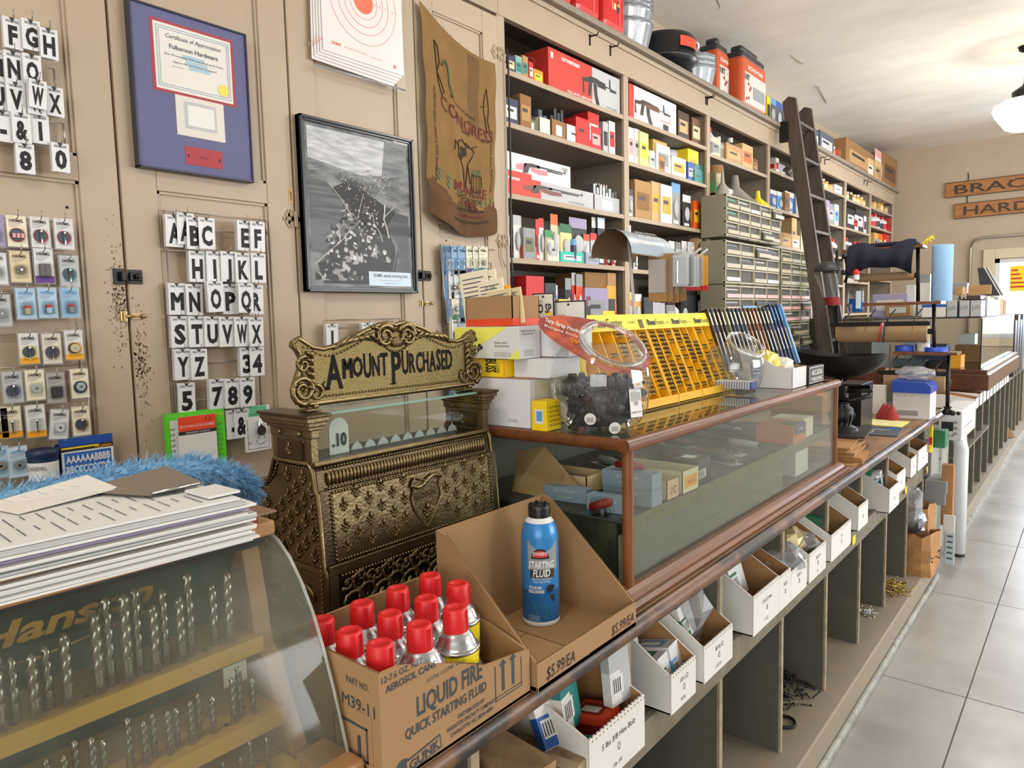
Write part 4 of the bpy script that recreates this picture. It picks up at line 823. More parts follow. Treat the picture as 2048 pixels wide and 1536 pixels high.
# papers lying on the display
def sheet_stack(cx, cy, sx, sy, z, n, lab, a=0, m='paper', jit=.004, seed=1, curl_=0, nm='paper_stack', t=.003, extra=None):
    rr = random.Random(seed); b = MB()
    for k in range(n):
        T = turn(cx, cy, a + rr.uniform(-.012, .012)); b.T = T; dx, dy = rr.uniform(-jit, jit), rr.uniform(-jit, jit)
        b.box(cx - sx / 2 + dx, cx + sx / 2 + dx, cy - sy / 2 + dy, cy + sy / 2 + dy, z + k * t, z + k * t + t * .8, m if not isinstance(m, list) else m[k % len(m)])
    b.T = turn(cx, cy, a)
    if extra: extra(b, z + n * t)
    b.build(nm, label=lab, cat='paper')
ZT = 1.1905
flat('clipboard', 'thin brown board under the upper pile of papers on the display', 'board', -.97, -.735, -.1, .452, ZT + .0185, ZT + .0215, mat('hardboard', '#7c6146', .6), None, .02)
sheet_stack(-.83, .15, .185, .54, ZT, 6, 'lower pile of white papers on top of the drill display', -.06, ['paper', 'white', 'paper'], .006, 2)
b = MB(); b.box(-.80, -.76, .425, .44, ZT + .001, ZT + .017, K('dred')); b.build('paper_binding', label='dark red binding edge at the end of the lower paper pile', cat='binding')
def writing(b, z):
    for r_ in range(34):
        y = -.08 + r_ * .0145
        for k in range(3):
            x = -.905 + k * .053; b.rz(z + .0003, x, x + .034 + .012 * ((r_ * k) % 3 - 1), y, y + .0012, K('slate'))
sheet_stack(-.825, .165, .18, .50, ZT + .022, 9, 'upper pile of printed white papers on top of the drill display', -.05, ['paper', 'lgrey', 'white', 'paper', 'mauve', 'paper'], .008, 5, extra=writing)
b = MB(turn(-.90, .30, .2)); b.add([(-.95, .22, ZT + .05), (-.87, .22, ZT + .05), (-.87, .33, ZT + .053), (-.95, .34, ZT + .060)], [(0, 1, 2, 3)], K('paper'))
for k in range(5): b.rz(ZT + .0575, -.92, -.90, .23 + k * .018, .231 + k * .018, K('grey'))
b.build('loose_sheet', label='loose white sheet with black lettering lifted at the back of the paper pile', cat='paper')
b = MB(turn(-.86, .38, .2)); b.add([(-.93, .31, ZT + .052), (-.82, .33, ZT + .052), (-.80, .39, ZT + .055), (-.91, .42, ZT + .062)], [(0, 1, 2, 3)], mat('grey_folder', '#746b60', .35)); b.tube([(-.82, .335, ZT + .054), (-.805, .385, ZT + .056)], .002, M_chrome, 5); b.build('clip_folder', label='grey clip folder lying on the right end of the paper pile', cat='folder')
b = MB(); b.box(-.80, -.745, .375, .412, ZT + .0505, ZT + .053, 'white'); b.build('note_card', label='small white card at the right front corner of the paper pile', cat='card')
# blue lambswool duster lying behind the papers
du = thing('wool_duster', 'fluffy light blue wool duster lying behind the papers', 'duster', (-1.0, .33, ZT))
M_wool = mat('blue_wool', '#6da0c8', .9, 0, .18, 30, c2='#86b4d6', cpos=(.35, .7))
sp0 = [Vector((-1.0, .05, 1.218)), Vector((-1.0, .20, 1.219)), Vector((-1.0, .31, 1.221)), Vector((-1.0, .39, 1.224)), Vector((-1.0, .48, 1.222)), Vector((-1.0, .545, 1.20)), Vector((-1.0, .575, 1.175))]
def spl(t):
    f = t * (len(sp0) - 1); i = min(int(f), len(sp0) - 2); return sp0[i].lerp(sp0[i + 1], f - i)
b = MB(); b.tube([spl(i / 20) for i in range(21)], .028, M_wool, 12, False, [.008 + .014 * math.sin(math.pi * min(1, (i + 2) / 22)) for i in range(21)]); b.build('core', du)
b = MB(); rr_ = random.Random(5); vs_ = []; fs = []
for k in range(9000):
    t = rr_.random(); c = spl(t); a = rr_.random() * 6.283; r0 = (.008 + .013 * math.sin(math.pi * min(1, t + .05)))
    nr = Vector((math.cos(a), rr_.uniform(-.3, .5), math.sin(a))).normalized(); base = c + nr * r0 * .8; tip = base + nr * rr_.uniform(.008, .020) + Vector((rr_.uniform(-.012, .012), rr_.uniform(-.008, .014), rr_.uniform(-.014, .006)))
    sd = nr.cross(Vector((rr_.uniform(-1, 1), rr_.uniform(-1, 1), rr_.uniform(-1, 1)))).normalized() * .0007; n = len(vs_)
    mid = base.lerp(tip, .55) + Vector((0, 0, .002)); vs_ += [base - sd, base + sd, mid + sd * .8, tip, mid - sd * .8]; fs.append((n, n + 1, n + 2, n + 3, n + 4))
b.add(vs_, fs, M_wool); b.build('wool_fibres', du, kind='stuff')
b = MB(); b.tube([(-1.0, .57, 1.18), (-1.06, .60, 1.172), (-1.12, .63, 1.168)], .006, M_blackt, 8); b.build('handle', du)
# ================================================================ cartons of aerosol cans
M_kb = mat('corrugated', '#a27e57', .85, 0, .05, 8); M_kb_in = mat('corrugated_inside', '#96744e', .9, 0, .06, 8); M_kedge = mat('corrugated_edge', '#6f5032', .9, 0, .3, 200)
INK = mat('carton_ink', '#3a464c', .7)
def edge(b, p, q, w_=.004):   # corrugated cut edge
    p, q = Vector(p), Vector(q); n = max(2, int((q - p).length / .004)); d = (q - p) / n
    for i in range(n): b.tube([p + d * (i + .2), p + d * (i + .7)], .0012, M_kedge, 4)
lc = thing('can_carton', 'brown carton lettered LIQUID FIRE holding red capped cans', 'carton', (-.695, .617, CT))
BX0, BX1, BY0, BY1 = -.785, -.602, .483, .752
b = MB(); b.box(BX0, BX1, BY0, BY1, CT + .001, CT + .005, M_kb); b.build('bottom', lc)
b = MB(); b.prism([(BX0, CT), (BX1 - .004, CT), (BX1 - .004, 1.040), (BX0, 1.042)], BY0, BY0 + .004, M_kb, 'y')
b.box(BX1 - .045, BX1 - .015, BY0 - .0006, BY0 - .0003, .92, .985, M_kb); 
b.ty('PART NO.', .0085, -.640, BY0 - .0006, 1.014, INK, w=.04); b.ty('M39-11', .015, -.640, BY0 - .0006, .985, INK, w=.062)
for (x0, x1, z0, z1) in ((-.69, -.625, .925, .928), (-.69, -.625, .965, .968), (-.69, -.687, .925, .968), (-.628, -.625, .925, .968)): b.box(x0, x1, BY0 - .0008, BY0, z0, z1, INK)
b.tube([(-.64, BY0 - .001, .93), (-.64, BY0 - .001, .955)], .0025, INK, 4)
edge(b, (BX0, BY0 + .002, 1.0425), (BX1, BY0 + .002, 1.0405)); b.build('end_wall', lc)
b = MB(); fp = [(BY0, CT), (BY1, CT), (BY1, .965), (BY1 - .09, .978), (BY1 - .15, 1.005), (BY0 + .03, 1.038), (BY0, 1.040)]
b.prism(fp, BX1 - .004, BX1, M_kb, 'x')
def L(s_, h, y, z, w=None, bold=0, al='c'): b.tx(s_, h, BX1 + .0003, y, z, INK, w=w, sx=(0 if w else 1), bold=bold, al=al)
L('12-7.6 OZ. NET', .0075, BY0 + .035, 1.027, .062, .01); L('AEROSOL CANS', .0085, BY0 + .048, 1.014, .078, .02); L('LOT# 11279F  0142', .005, BY0 + .105, 1.000, .065)
L('LIQUID FIRE', .024, BY0 + .112, .966, .115, .02); L('QUICK STARTING FLUID', .0125, BY0 + .106, .946, .142, .02)
L('DISTRIBUTED BY', .0055, BY0 + .148, .931, .05, .02); L('RADIATOR SPECIALTY COMPANY', .0055, BY0 + .148, .922, .09, .02); L('CHARLOTTE, NC 28234-4689', .0055, BY0 + .148, .913, .08, .02)
# picture box with two arrows at the right end
for (y0, y1, z0, z1) in ((BY1 - .075, BY1 - .073, .920, .970), (BY1 - .02, BY1 - .018, .922, .962), (BY1 - .075, BY1 - .018, .920, .9215), (BY1 - .075, BY1 - .018, .9245, .926)): b.rx(BX1 + .0004, y0, y1, z0, z1, INK)
for y in (BY1 - .058, BY1 - .037): b.rx(BX1 + .0004, y - .003, y + .003, .930, .966, INK); b.add([(BX1 + .0004, y - .008, .966), (BX1 + .0004, y + .008, .966), (BX1 + .0004, y, .974)], [(0, 1, 2)], INK)
# round bottom-left emblem with the brand word
b.lathe([(.012, 0), (.012, .0003)], INK, (BX1 + .0002, BY0 + .030, .913), 20, Matrix.Rotation(math.pi / 2, 3, 'Y'))
b.T = Matrix.Translation((BX1 + .0006, BY0 + .064, .913)) @ Matrix.Rotation(.12, 4, 'X')
b.rx(0, -.03, .028, -.007, .011, INK); b.rx(.0002, -.028, .026, -.005, .009, M_kb); b.tx('GUNK', .0115, .0004, 0, -.004, INK, w=.05, sx=0, bold=.03); b.T = None
edge(b, (BX1 - .002, BY0, 1.0405), (BX1 - .002, BY1 - .15, 1.0055)); edge(b, (BX1 - .002, BY1 - .15, 1.0055), (BX1 - .002, BY1 - .09, .9785)); b.build('front_wall', lc)
b = MB(); b.prism([(BX0, CT), (BX1 - .004, CT), (BX1 - .004, .965), (BX1 - .07, .985), (BX0, 1.0)], BY1 - .004, BY1, M_kb_in, 'y'); b.build('end_wall', lc)
b = MB(); b.box(BX0 - .004, BX0, BY0, BY1, CT, 1.04, M_kb_in); b.build('back_wall', lc)
M_canw = mat('can_silver', '#b9bcc0', .22, .95); M_cany = mat('can_yellow', '#e8d51c', .3, .1); M_cap = mat('red_cap', '#cf1a1f', .4, 0, .03)
def aerosol(lab, loc):
    t = thing('aerosol_can', lab, 'aerosol can', loc, None); x, y, z = loc
    b = MB(); b.lathe([(.029, 0), (.030, .003), (.030, .094)], M_cany, loc, 28); 
    b.lathe([(.0302, .040), (.0302, .046)], K('dark'), loc, 28)
    for a in (.2, -.9): b.text('GUNK', .011, (x + .0305 * math.cos(a), y + .0305 * math.sin(a), z + .06), (-math.sin(a), math.cos(a), 0), (0, 0, 1), K('dark'), w=.022, bold=.03); b.text('LIQUID FIRE', .009, (x + .0305 * math.cos(a), y + .0305 * math.sin(a), z + .048), (-math.sin(a), math.cos(a), 0), (0, 0, 1), K('red'), w=.024, bold=.03)
    b.build('body', t)
    b = MB(); b.lathe([(.0302, .093), (.0315, .0945), (.0315, .097), (.0300, .0985), (.0285, .098), (.0275, .0995), (.0275, .101), (.026, .1025), (.0235, .109), (.019, .116), (.0155, .119), (.0155, .122)], M_canw, loc, 28); b.build('shoulder', t)
    b = MB(); b.lathe([(.0170, .1165), (.0169, .124), (.0160, .146), (.0148, .1485), (.010, .149), (.0095, .1475), (.0, .1475)], M_cap, loc, 28)
    [b.box(x + .013, x + .0174, y + q, y + q + .001, z + .119, z + .146, M_cap) for q in (-.0022, .0012)]; b.build('cap', t, 'red plastic cap'); return t
rowx = (-.752, -.695, -.6385); ys = (.516, .580, .644, .708); first = None
names = {0: 'back', 1: 'middle', 2: 'front'}; ordn = ('leftmost', 'second', 'third', 'rightmost')
for r_, x in enumerate(rowx):
    for k, y in enumerate(ys):
        if r_ == 2 and k == 3: continue
        lab = 'red capped aerosol can, %s in the %s row of the brown carton' % (ordn[k] if not (r_ == 2 and k == 2) else 'rightmost', names[r_])
        if first is None: first = aerosol(lab, (x, y, CT + .0055))
        else: dup(first, (x + RND.uniform(-.001, .001), y, CT + .0055), RND.uniform(-.6, .6), lab)
# larger tray carton with the starting fluid can
TX0, TX1, TY0, TY1 = -.785, -.592, .758, 1.035
tc_ = thing('display_carton', 'open brown display carton marked $5.99/EA with a blue can inside', 'carton', (-.69, .90, CT))
b = MB(); b.box(TX0, TX1, TY0, TY1, CT + .001, CT + .005, M_kb); b.box(TX0, TX1, TY0 + .13, TY1, CT + .005, CT + .008, M_kb_in); b.box(TX0 + .07, TX1, TY0, TY0 + .129, CT + .005, CT + .0075, M_kb); b.box(TX0, TX0 + .068, TY0, TY0 + .129, CT + .005, CT + .0075, M_kb)
edge(b, (TX0, TY0 + .13, CT + .0075), (TX1, TY0 + .13, CT + .0075)); edge(b, (TX0 + .069, TY0, CT + .007), (TX0 + .069, TY0 + .13, CT + .007)); b.build('bottom_flaps', tc_)
for (y0, y1) in ((TY0, TY0 + .004), (TY1 - .004, TY1)):
    b = MB(); b.prism([(TX0, CT), (TX1 - .004, CT), (TX1 - .004, CT + .043), (TX0 + .018, 1.098), (TX0, 1.103)], y0, y1, M_kb_in, 'y'); edge(b, (TX1, (y0 + y1) / 2, CT + .044), (TX0 + .018, (y0 + y1) / 2, 1.099)); b.build('side_wall', tc_)
b = MB(); b.box(TX0 - .004, TX0, TY0, TY1, CT, 1.103, M_kb_in); b.build('back_wall', tc_)
b = MB(); b.box(TX1 - .004, TX1, TY0, TY1, CT, CT + .043, M_kb, .001); edge(b, (TX1 - .002, TY0, CT + .0435), (TX1 - .002, TY1, CT + .0435)); M_pen = mat('marker_ink', '#1c1a1a', .6)
for yc, k in ((TY0 + .055, 1), (TY1 - .045, .9)): b.tx('$5.99/EA', .019 * k, TX1 + .0004, yc, CT + .012, M_pen, w=.072, sx=0, sh=.15)
b.build('front_lip', tc_)
sf = thing('aerosol_can', 'tall blue starting fluid can with black cap standing in the display carton', 'aerosol can', (-.728, .945, CT + .0085)); x, y, z = wloc(sf)
M_bl = mat('can_blue', '#2f7fc0', .28, .15, .03); M_bld = mat('can_deep_blue', '#205f98', .28, .15, .05)
b = MB(); b.lathe([(.031, 0), (.0325, .002), (.0325, .006), (.0318, .008)], K('white'), (x, y, z), 32); b.lathe([(.032, .008), (.032, .150), (.0312, .158), (.0285, .168), (.0245, .176)], M_bl, (x, y, z), 40); b.lathe([(.0322, .010), (.0322, .062)], M_bld, (x, y, z), 40)
b.lathe([(.0245, .176), (.0205, .181), (.0190, .184)], K('white'), (x, y, z), 32)
va = -.86   # label faces the photographer
def cy(t, h, z0, dz, m, w, a=0, bold=0, sh=0, R=.0326):   # lettering wrapped round the can
    vv, ff = glyphs(t, bold); x0 = min(v[0] for v in vv); x1 = max(v[0] for v in vv); k = h / .72; kx = w / (x1 - x0)
    b.add([(x + R * math.cos(va + a + ((v[0] - (x0 + x1) / 2) * kx + sh * v[1] * k) / R), y + R * math.sin(va + a + ((v[0] - (x0 + x1) / 2) * kx + sh * v[1] * k) / R), z + z0 + v[1] * k) for v in vv], ff, m)
def cp(a0, a1, z0, z1, m, R=.0323, n=10, top=None):
    vs_ = []; 
    for i in range(n + 1):
        a = va + a0 + (a1 - a0) * i / n; vs_ += [(x + R * math.cos(a), y + R * math.sin(a), z + z0), (x + R * math.cos(a), y + R * math.sin(a), z + (top(i / n) if top else z1))]
    b.add(vs_, [(2 * i, 2 * i + 2, 2 * i + 3, 2 * i + 1) for i in range(n)], m, True)
cp(-.75, .95, .098, .150, K('grey'), top=lambda t: .150 - .02 * math.sin(3 * t)); cp(-.62, .75, .084, .1, K('dark'), .0323)
cp(-.55, .45, .118, .136, K('black'), .0325, 14, lambda t: .1185 + .0175 * math.sin(math.pi * t) ** .5); cp(-.45, .35, .121, .133, K('red'), .0327, 14, lambda t: .1212 + .0115 * math.sin(math.pi * t) ** .5)
cy("JOHNSEN'S", .006, .1245, 0, K('white'), .026, -.05, .02, R=.033); cy('STARTING', .0125, .102, 0, K('white'), .046, 0, .03, .12, .0328); cy('FLUID', .0125, .0875, 0, K('white'), .030, 0, .03, .12, .0328)
cy('PREMIUM SEAFOAM', .0035, .082, 0, K('paper'), .034); cy('CONTAINS ETHER', .0035, .077, 0, K('paper'), .030); cy('FOR GAS AND', .0052, .066, 0, K('white'), .022, -.35, .03); cy('DIESEL ENGINES', .0052, .059, 0, K('white'), .028, -.3, .03)
for k in range(3): cy('|||||||||||||||', .0022, .018 - k * .0035, 0, K('lblue'), .02, -.45)
for i, (da, zz, r0) in enumerate(((.45, .066, .007), (.62, .068, .004), (.60, .052, .0038), (.66, .046, .003))):
    a = va + da; b.lathe([(r0, 0), (r0, .0004)], K('black'), (x + .0324 * math.cos(a), y + .0324 * math.sin(a), z + zz), 12, Matrix.Rotation(a, 3, 'Z') @ Matrix.Rotation(math.pi / 2, 3, 'Y'))
for pts in ([(.1, .012), (.25, .03), (.05, .04), (-.1, .034)], [(-.5, .045), (-.25, .025), (-.6, .015)], [(.25, .04), (.4, .03), (.55, .012)]):
    b.tube([(x + .0326 * math.cos(va + a), y + .0326 * math.sin(va + a), z + q) for a, q in pts], .0006, K('teal'), 4)
b.build('body', sf)
b = MB(); b.lathe([(.0192, .180), (.0192, .2), (.0185, .204), (.014, .2045), (.013, .2), (.004, .2), (.004, .206), (0, .206)], M_blackt, (x, y, z), 24)
for k in range(5): a = k * 1.26; b.box(x + .014 * math.cos(a) - .002, x + .014 * math.cos(a) + .002, y + .014 * math.sin(a) - .002, y + .014 * math.sin(a) + .002, z + .203, z + .207, M_blackt)
b.build('cap', sf, 'black cap')
# ================================================================ goods standing on the glass case
TZ = Z1 + .0008
M_y = mat('buss_yellow', '#f2cf1a', .45); M_lem = mat('lemon_print', '#eef06a', .5); INKB = K('black')
def bx(nm, lab, x0, x1, y0, y1, z0, z1, m, extra=None, a=0, cat='carton', c=.0012, zs=1): return flat(nm, lab, cat, x0, x1, y0, y1, z0, z1, m, extra, a, c, zs)
M_wct = mat('carton_white', '#d9d9da', .65); M_cct = mat('carton_cream', '#cfc7ac', .7)
def ex(b):
    b.box(-1.09, -.889, 1.131, 1.2635, TZ + .1105, TZ + .112, mat('brown_lid', '#b58a63', .8)); b.ty('(LINE)', .008, -.935, 1.1305, TZ + .012, K('lgrey'))
    b.rx(-.8885, 1.15, 1.26, TZ + .002, TZ + .108, M_cct)
bx('white_carton', 'big white carton with brown lid edge right of the cash register', -1.08, -.89, 1.132, 1.262, TZ, TZ + .11, M_wct, ex, zs=.92)
bx('cream_carton', 'cream carton pushed against the right side of the big white carton', -1.08, -.90, 1.265, 1.315, TZ, TZ + .097, M_cct)
def ex(b):
    b.ry(1.1195, -.868, -.847, TZ + .014, TZ + .044, K('paper')); b.ry(1.1192, -.864, -.850, TZ + .02, TZ + .04, K('sky'))
    for k in range(5): b.tx('CAUTION FUSES', .0045, -.8395, 1.148, TZ + .045 - k * .009, K('black'), w=.038)
bx('small_yellow_carton', 'small yellow carton with a blue and white sticker in front of the cream carton', -.877, -.84, 1.12, 1.17, TZ, TZ + .060, M_y, ex, .0)
# second tier
z2 = TZ + .1035
def ex(b): b.text('BUSS', .030, (-1.005, 1.1295, z2 + .034), (0, 0, -1), (1, 0, 0), INKB, w=.04, bold=.03); b.text('COOPER', .008, (-.975, 1.1295, z2 + .028), (0, 0, -1), (1, 0, 0), INKB, w=.03); b.ry(1.1296, -.957, -.951, z2, z2 + .052, K('amber'))
bx('yellow_carton', 'bright yellow carton with sideways lettering on the big white carton', -1.06, -.95, 1.13, 1.25, z2, z2 + .054, M_y, ex, zs=.7)
bx('white_carton', 'plain white carton beside the bright yellow carton, second tier', -.945, -.855, 1.15, 1.262, z2 - .0002, z2 + .0385, M_wct)
bx('yellow_carton', 'yellow carton half hidden behind the white ones, second tier', -.99, -.87, 1.266, 1.31, z2 - .006, z2 + .038, M_y)
# third tier: the printed fuse carton
z3 = z2 + .0395
def ex(b):
    x0, x1, y = -1.085, -.905, 1.1195
    b.add([(x0, y, z3), (x0, y, z3 + .087), (x0 + .15, y, z3 + .087), (x0 + .02, y, z3)], [(0, 1, 2, 3)], mat('lemon_flat', '#ecec62', .5))
    b.add([(x1 - .03, y, z3), (x1, y, z3), (x1, y, z3 + .03)], [(0, 1, 2)], mat('lemon_flat', '#ecec62'))
    for k in range(12): u = x0 + .035 + k * .012; w_ = .062; b.add([(u, y - .0001, z3 + .001), (u + .002, y - .0001, z3 + .001), (min(u + .125, x1), y - .0001, z3 + .001 + (min(u + .125, x1) - u) * .68), (min(u + .123, x1), y - .0001, z3 + .001 + (min(u + .123, x1) - u) * .68)], [(0, 1, 2, 3)], mat('lemon_pale', '#e6ebaf', .5))
    b.text('Buss', .022, (x0 + .046, y - .0006, z3 + .038), (.82, 0, .57), (-.57, 0, .82), INKB, w=.06, bold=.03); b.text('Fuses', .022, (x0 + .056, y - .0006, z3 + .012), (.82, 0, .57), (-.57, 0, .82), INKB, w=.072, bold=.03)
    b.ty('Fuses and', .006, x0 + .115, y - .0004, z3 + .042, INKB, al='l'); b.ty('Accessories', .006, x0 + .115, y - .0004, z3 + .033, INKB, al='l')
    for k in range(3): b.ty('Bussmann Division St. Louis', .0028, x0 + .115, y - .0004, z3 + .016 - k * .0045, K('dark'), al='l', w=.045)
    b.tx('Buss Fuses and', .0055, x1 + .0004, 1.15, z3 + .073, INKB, w=.045); b.tx('Accessories', .0055, x1 + .0004, 1.148, z3 + .065, INKB, w=.035)
    for k in range(4): b.tx('Bussmann Division', .0028, x1 + .0004, 1.15, z3 + .022 - k * .0045, K('dark'), w=.04)
bx('fuse_carton', 'white and lemon striped fuse carton lying on the second tier', -1.085, -.905, 1.12, 1.19, z3, z3 + .088, M_wct, ex, zs=.76)
bx('white_carton', 'plain white carton right of the lemon striped fuse carton', -1.02, -.84, 1.20, 1.29, z3 + .001, z3 + .067, M_wct)
# brown shallow tray of cream cards
z4 = z3 + .068
tr = thing('card_tray', 'brown tray with a red stripe holding cream cards on the fuse carton', 'tray', (-.99, 1.17, z4))
b = MB(); x0, x1, y0, y1 = -1.055, -.925, 1.125, 1.215
b.box(x0, x1, y0, y1, z4, z4 + .002, M_kb)
for q in ((x0, x0 + .002, y0, y1), (x1 - .002, x1, y0, y1), (x0, x1, y0, y0 + .002), (x0, x1, y1 - .002, y1)): b.box(*q, z4, z4 + .062, M_kb)
b.box(x0 - .0004, x1 + .0004, y0 - .0005, y0, z4, z4 + .015, 'orangered'); b.rx(x1 + .0005, y0, y1, z4, z4 + .015, K('orangered')); b.build('tray_body', tr)
for k, (x, y, w_, h, a, c_, t_, lab) in enumerate(((-1.03, 1.14, .07, .115, .5, 'cream', '', 'tallest cream card leaning at the left of the tray'), (-1.015, 1.15, .07, .115, .45, 'cream', 'O-RINGS', 'rounded cream card with a small crown mark in the tray'), (-.99, 1.145, .065, .095, .35, 'cream', '12 15A', 'cream card with black lines of print in the tray'), (-.975, 1.155, .055, .08, .3, 'amber', '', 'golden edged card between the cream cards in the tray'), (-.965, 1.14, .06, .072, .25, 'sand', 'FUSES', 'low cream card with a pale blue picture at the front of the tray'), (-.94, 1.15, .05, .075, .2, 'sand', 'LITTEL', 'cream card at the right end of the tray'))):
    T = Matrix.Translation((x, y, z4 + .003)) @ Matrix.Rotation(a * .4, 4, 'Z') @ Matrix.Rotation(-.12, 4, 'Y'); b = MB(T)
    b.box(-w_ / 2, w_ / 2, 0, .004, 0, h, c_, .001)
    for j in range(5): b.ry(-.0004, -w_ * .4, w_ * (.35 - .1 * (j % 3)), h * (.86 - j * .08), h * (.88 - j * .08), K('slate'))
    if t_: b.ty(t_, .007, 0, -.0006, h * .9 - .01, K('dark'), w=w_ * .7)
    if k == 4: b.ry(-.0006, -.015, .012, h * .5, h * .72, K('pblue'))
    b.build('hang_card', label=lab, cat='card')
def poster(x, y, w_, h, z, lab, big):
    b = MB(turn(x, y, .12)); b.box(x - w_ / 2, x + w_ / 2, y, y + .003, z, z + h, 'dark'); b.ry(y - .0004, x - w_ / 2 + .003, x + w_ / 2 - .003, z + .003, z + h - .003, K('paper'))
    b.ty('NO SPILL' if big else 'NO SP', .02, x - .002, y - .0008, z + h * .38, K('dark'), w=w_ * .85, sx=0, bold=.03); b.ty('BUSS', .006, x - w_ * .2, y - .0008, z + h * .7, K('dark')); b.ry(y - .001, x + w_ * .1, x + w_ * .42, z + h * .3, z + h * .42, K('yellow')); b.ty('Nozzle', .007, x, y - .0008, z + h * .15, K('dark')); b.ball((x, y - .001, z + h - .008), .003, K('dark'), 6)
    b.build('shop_card', label=lab, cat='card')
poster(-.905, 1.296, .085, .12, z3 - .001, 'white shop card with bold black NO SPILL lettering left of the yellow fuse header', 1)
poster(-.955, 1.27, .055, .07, z3 + .0675, 'smaller white card with yellow print behind the tray of cream cards', 0)
# yellow fuse display racks
FZ = TZ; secs = [(1.318, 1.66), (1.662, 1.80), (1.802, 1.94), (1.942, 2.10)]
M_fy = mat('fuse_yellow', '#e9b21c', .42); M_fbk = mat('fuse_black', '#1b1b1c', .4)
def xf(z): return -.835 - (z - FZ) * .42
for s_, (y0, y1) in enumerate(secs):
    lab = ['yellow fuse rack headed Fuse Center, the widest and leftmost of the four', 'yellow fuse rack second from the left, well filled', 'yellow fuse rack third from the left with a white box on its base', 'yellow fuse rack at the right end, mostly empty'][s_]
    t = thing('fuse_rack', lab, 'rack', (-.86, (y0 + y1) / 2, FZ)); H_ = .19; b = MB()
    b.add([(xf(FZ) - .03, y0, FZ), (xf(FZ) - .03, y1, FZ), (xf(FZ + H_) - .03, y1, FZ + H_), (xf(FZ + H_) - .03, y0, FZ + H_)], [(0, 1, 2, 3)], M_fy)
    ncol = 6 if s_ == 0 else 3
    for k in range(ncol + 1):
        y = y0 + (y1 - y0) * k / ncol; y = min(max(y, y0 + .002), y1 - .002); b.prism([(xf(FZ) - .03, FZ), (xf(FZ), FZ), (xf(FZ + H_), FZ + H_), (xf(FZ + H_) - .03, FZ + H_)], y - .002, y + .002, M_fy, 'y')
    b.box(xf(FZ) - .03, xf(FZ) + .014, y0 + .001, y1 - .001, FZ, FZ + .004, M_fy); b.box(xf(FZ) + .010, xf(FZ) + .014, y0 + .001, y1 - .001, FZ, FZ + .024, M_fy, .001); b.build('rack_body', t)
    b = MB(); hz = FZ + H_; o = Vector((xf(hz) + .006, 0, hz)); up = Vector((-.35, 0, .94)); hh = .042
    P_ = lambda y, u, d=0: (o.x + up.x * u + d, y, o.z + up.z * u)
    b.add([P_(y0, 0), P_(y1, 0), P_(y1, hh), P_(y0, hh), P_(y0, 0, -.004), P_(y1, 0, -.004), P_(y1, hh, -.004), P_(y0, hh, -.004)], [(0, 1, 2, 3), (4, 7, 6, 5), (0, 4, 5, 1), (3, 2, 6, 7), (0, 3, 7, 4), (1, 5, 6, 2)], mat('header_yellow', '#f0dc3c', .45))
    tt = lambda s2, h, y, u, w_, bd=0, al='l': b.text(s2, h, P_(y, u, .001), (0, 1, 0), up, INKB, w=w_, sx=0, bold=bd, al=al)
    if s_ == 0: tt('Buss', .023, y0 + .014, .010, .074, .05); tt('Fuse Center', .023, y0 + .094, .010, .13); tt('COOPER', .006, y0 + .25, .018, .035); tt('|||', .018, y0 + .305, .010, .02, .03); tt('No. BFC', .003, y0 + .07, .004, .02)
    else: tt('Buss', .015, y0 + .006, .012, .042, .05); tt('Fuses', .015, y0 + .052, .012, .045); tt('COOPER', .0045, y0 + .104, .014, .022); tt('BFC', .003, y0 + .08, .004, .01)
    b.build('header', t)
    fill = [[0, 0, 3, 8, 14, 12], [14, 11, 8], [6, 9, 8], [6, 8, 5]][s_]
    cw = (y1 - y0) / ncol
    for k in range(ncol):     # columns of fuses: black bodied pairs clipped in yellow sleeves
        gaps = set(RND.sample(range(15), max(0, 14 - fill[k]) if fill[k] < 14 else 0)) if fill[k] else set(range(15))
        b = MB(); any_ = 0
        for j in range(14):
            if j in gaps: continue
            z = FZ + .030 + j * .0112; yc = y0 + cw * (k + .5); x = xf(z) - .004; any_ = 1
            for dy in (-.011, .003): b.lathe([(.0042, 0), (.0042, .0085)], M_fy, (x, yc + dy, z), 7, Matrix.Rotation(-math.pi / 2, 3, 'X')); b.lathe([(.0047, .0015), (.0047, .0035)], M_fbk, (x, yc + dy, z), 7, Matrix.Rotation(-math.pi / 2, 3, 'X'))
            b.box(x - .003, x + .0045, yc - .0035, yc - .0015, z - .0045, z + .0065, M_fbk); b.box(x - .003, x + .0045, yc + .011, yc + .0125, z - .0045, z + .0065, M_fbk)
        if any_: b.build('fuse_column', t)
bx('white_packet', 'small white packet lying on the base of the third yellow fuse rack', xf(FZ), xf(FZ) + .009, 1.83, 1.855, FZ + .0045, FZ + .018, 'lgrey')
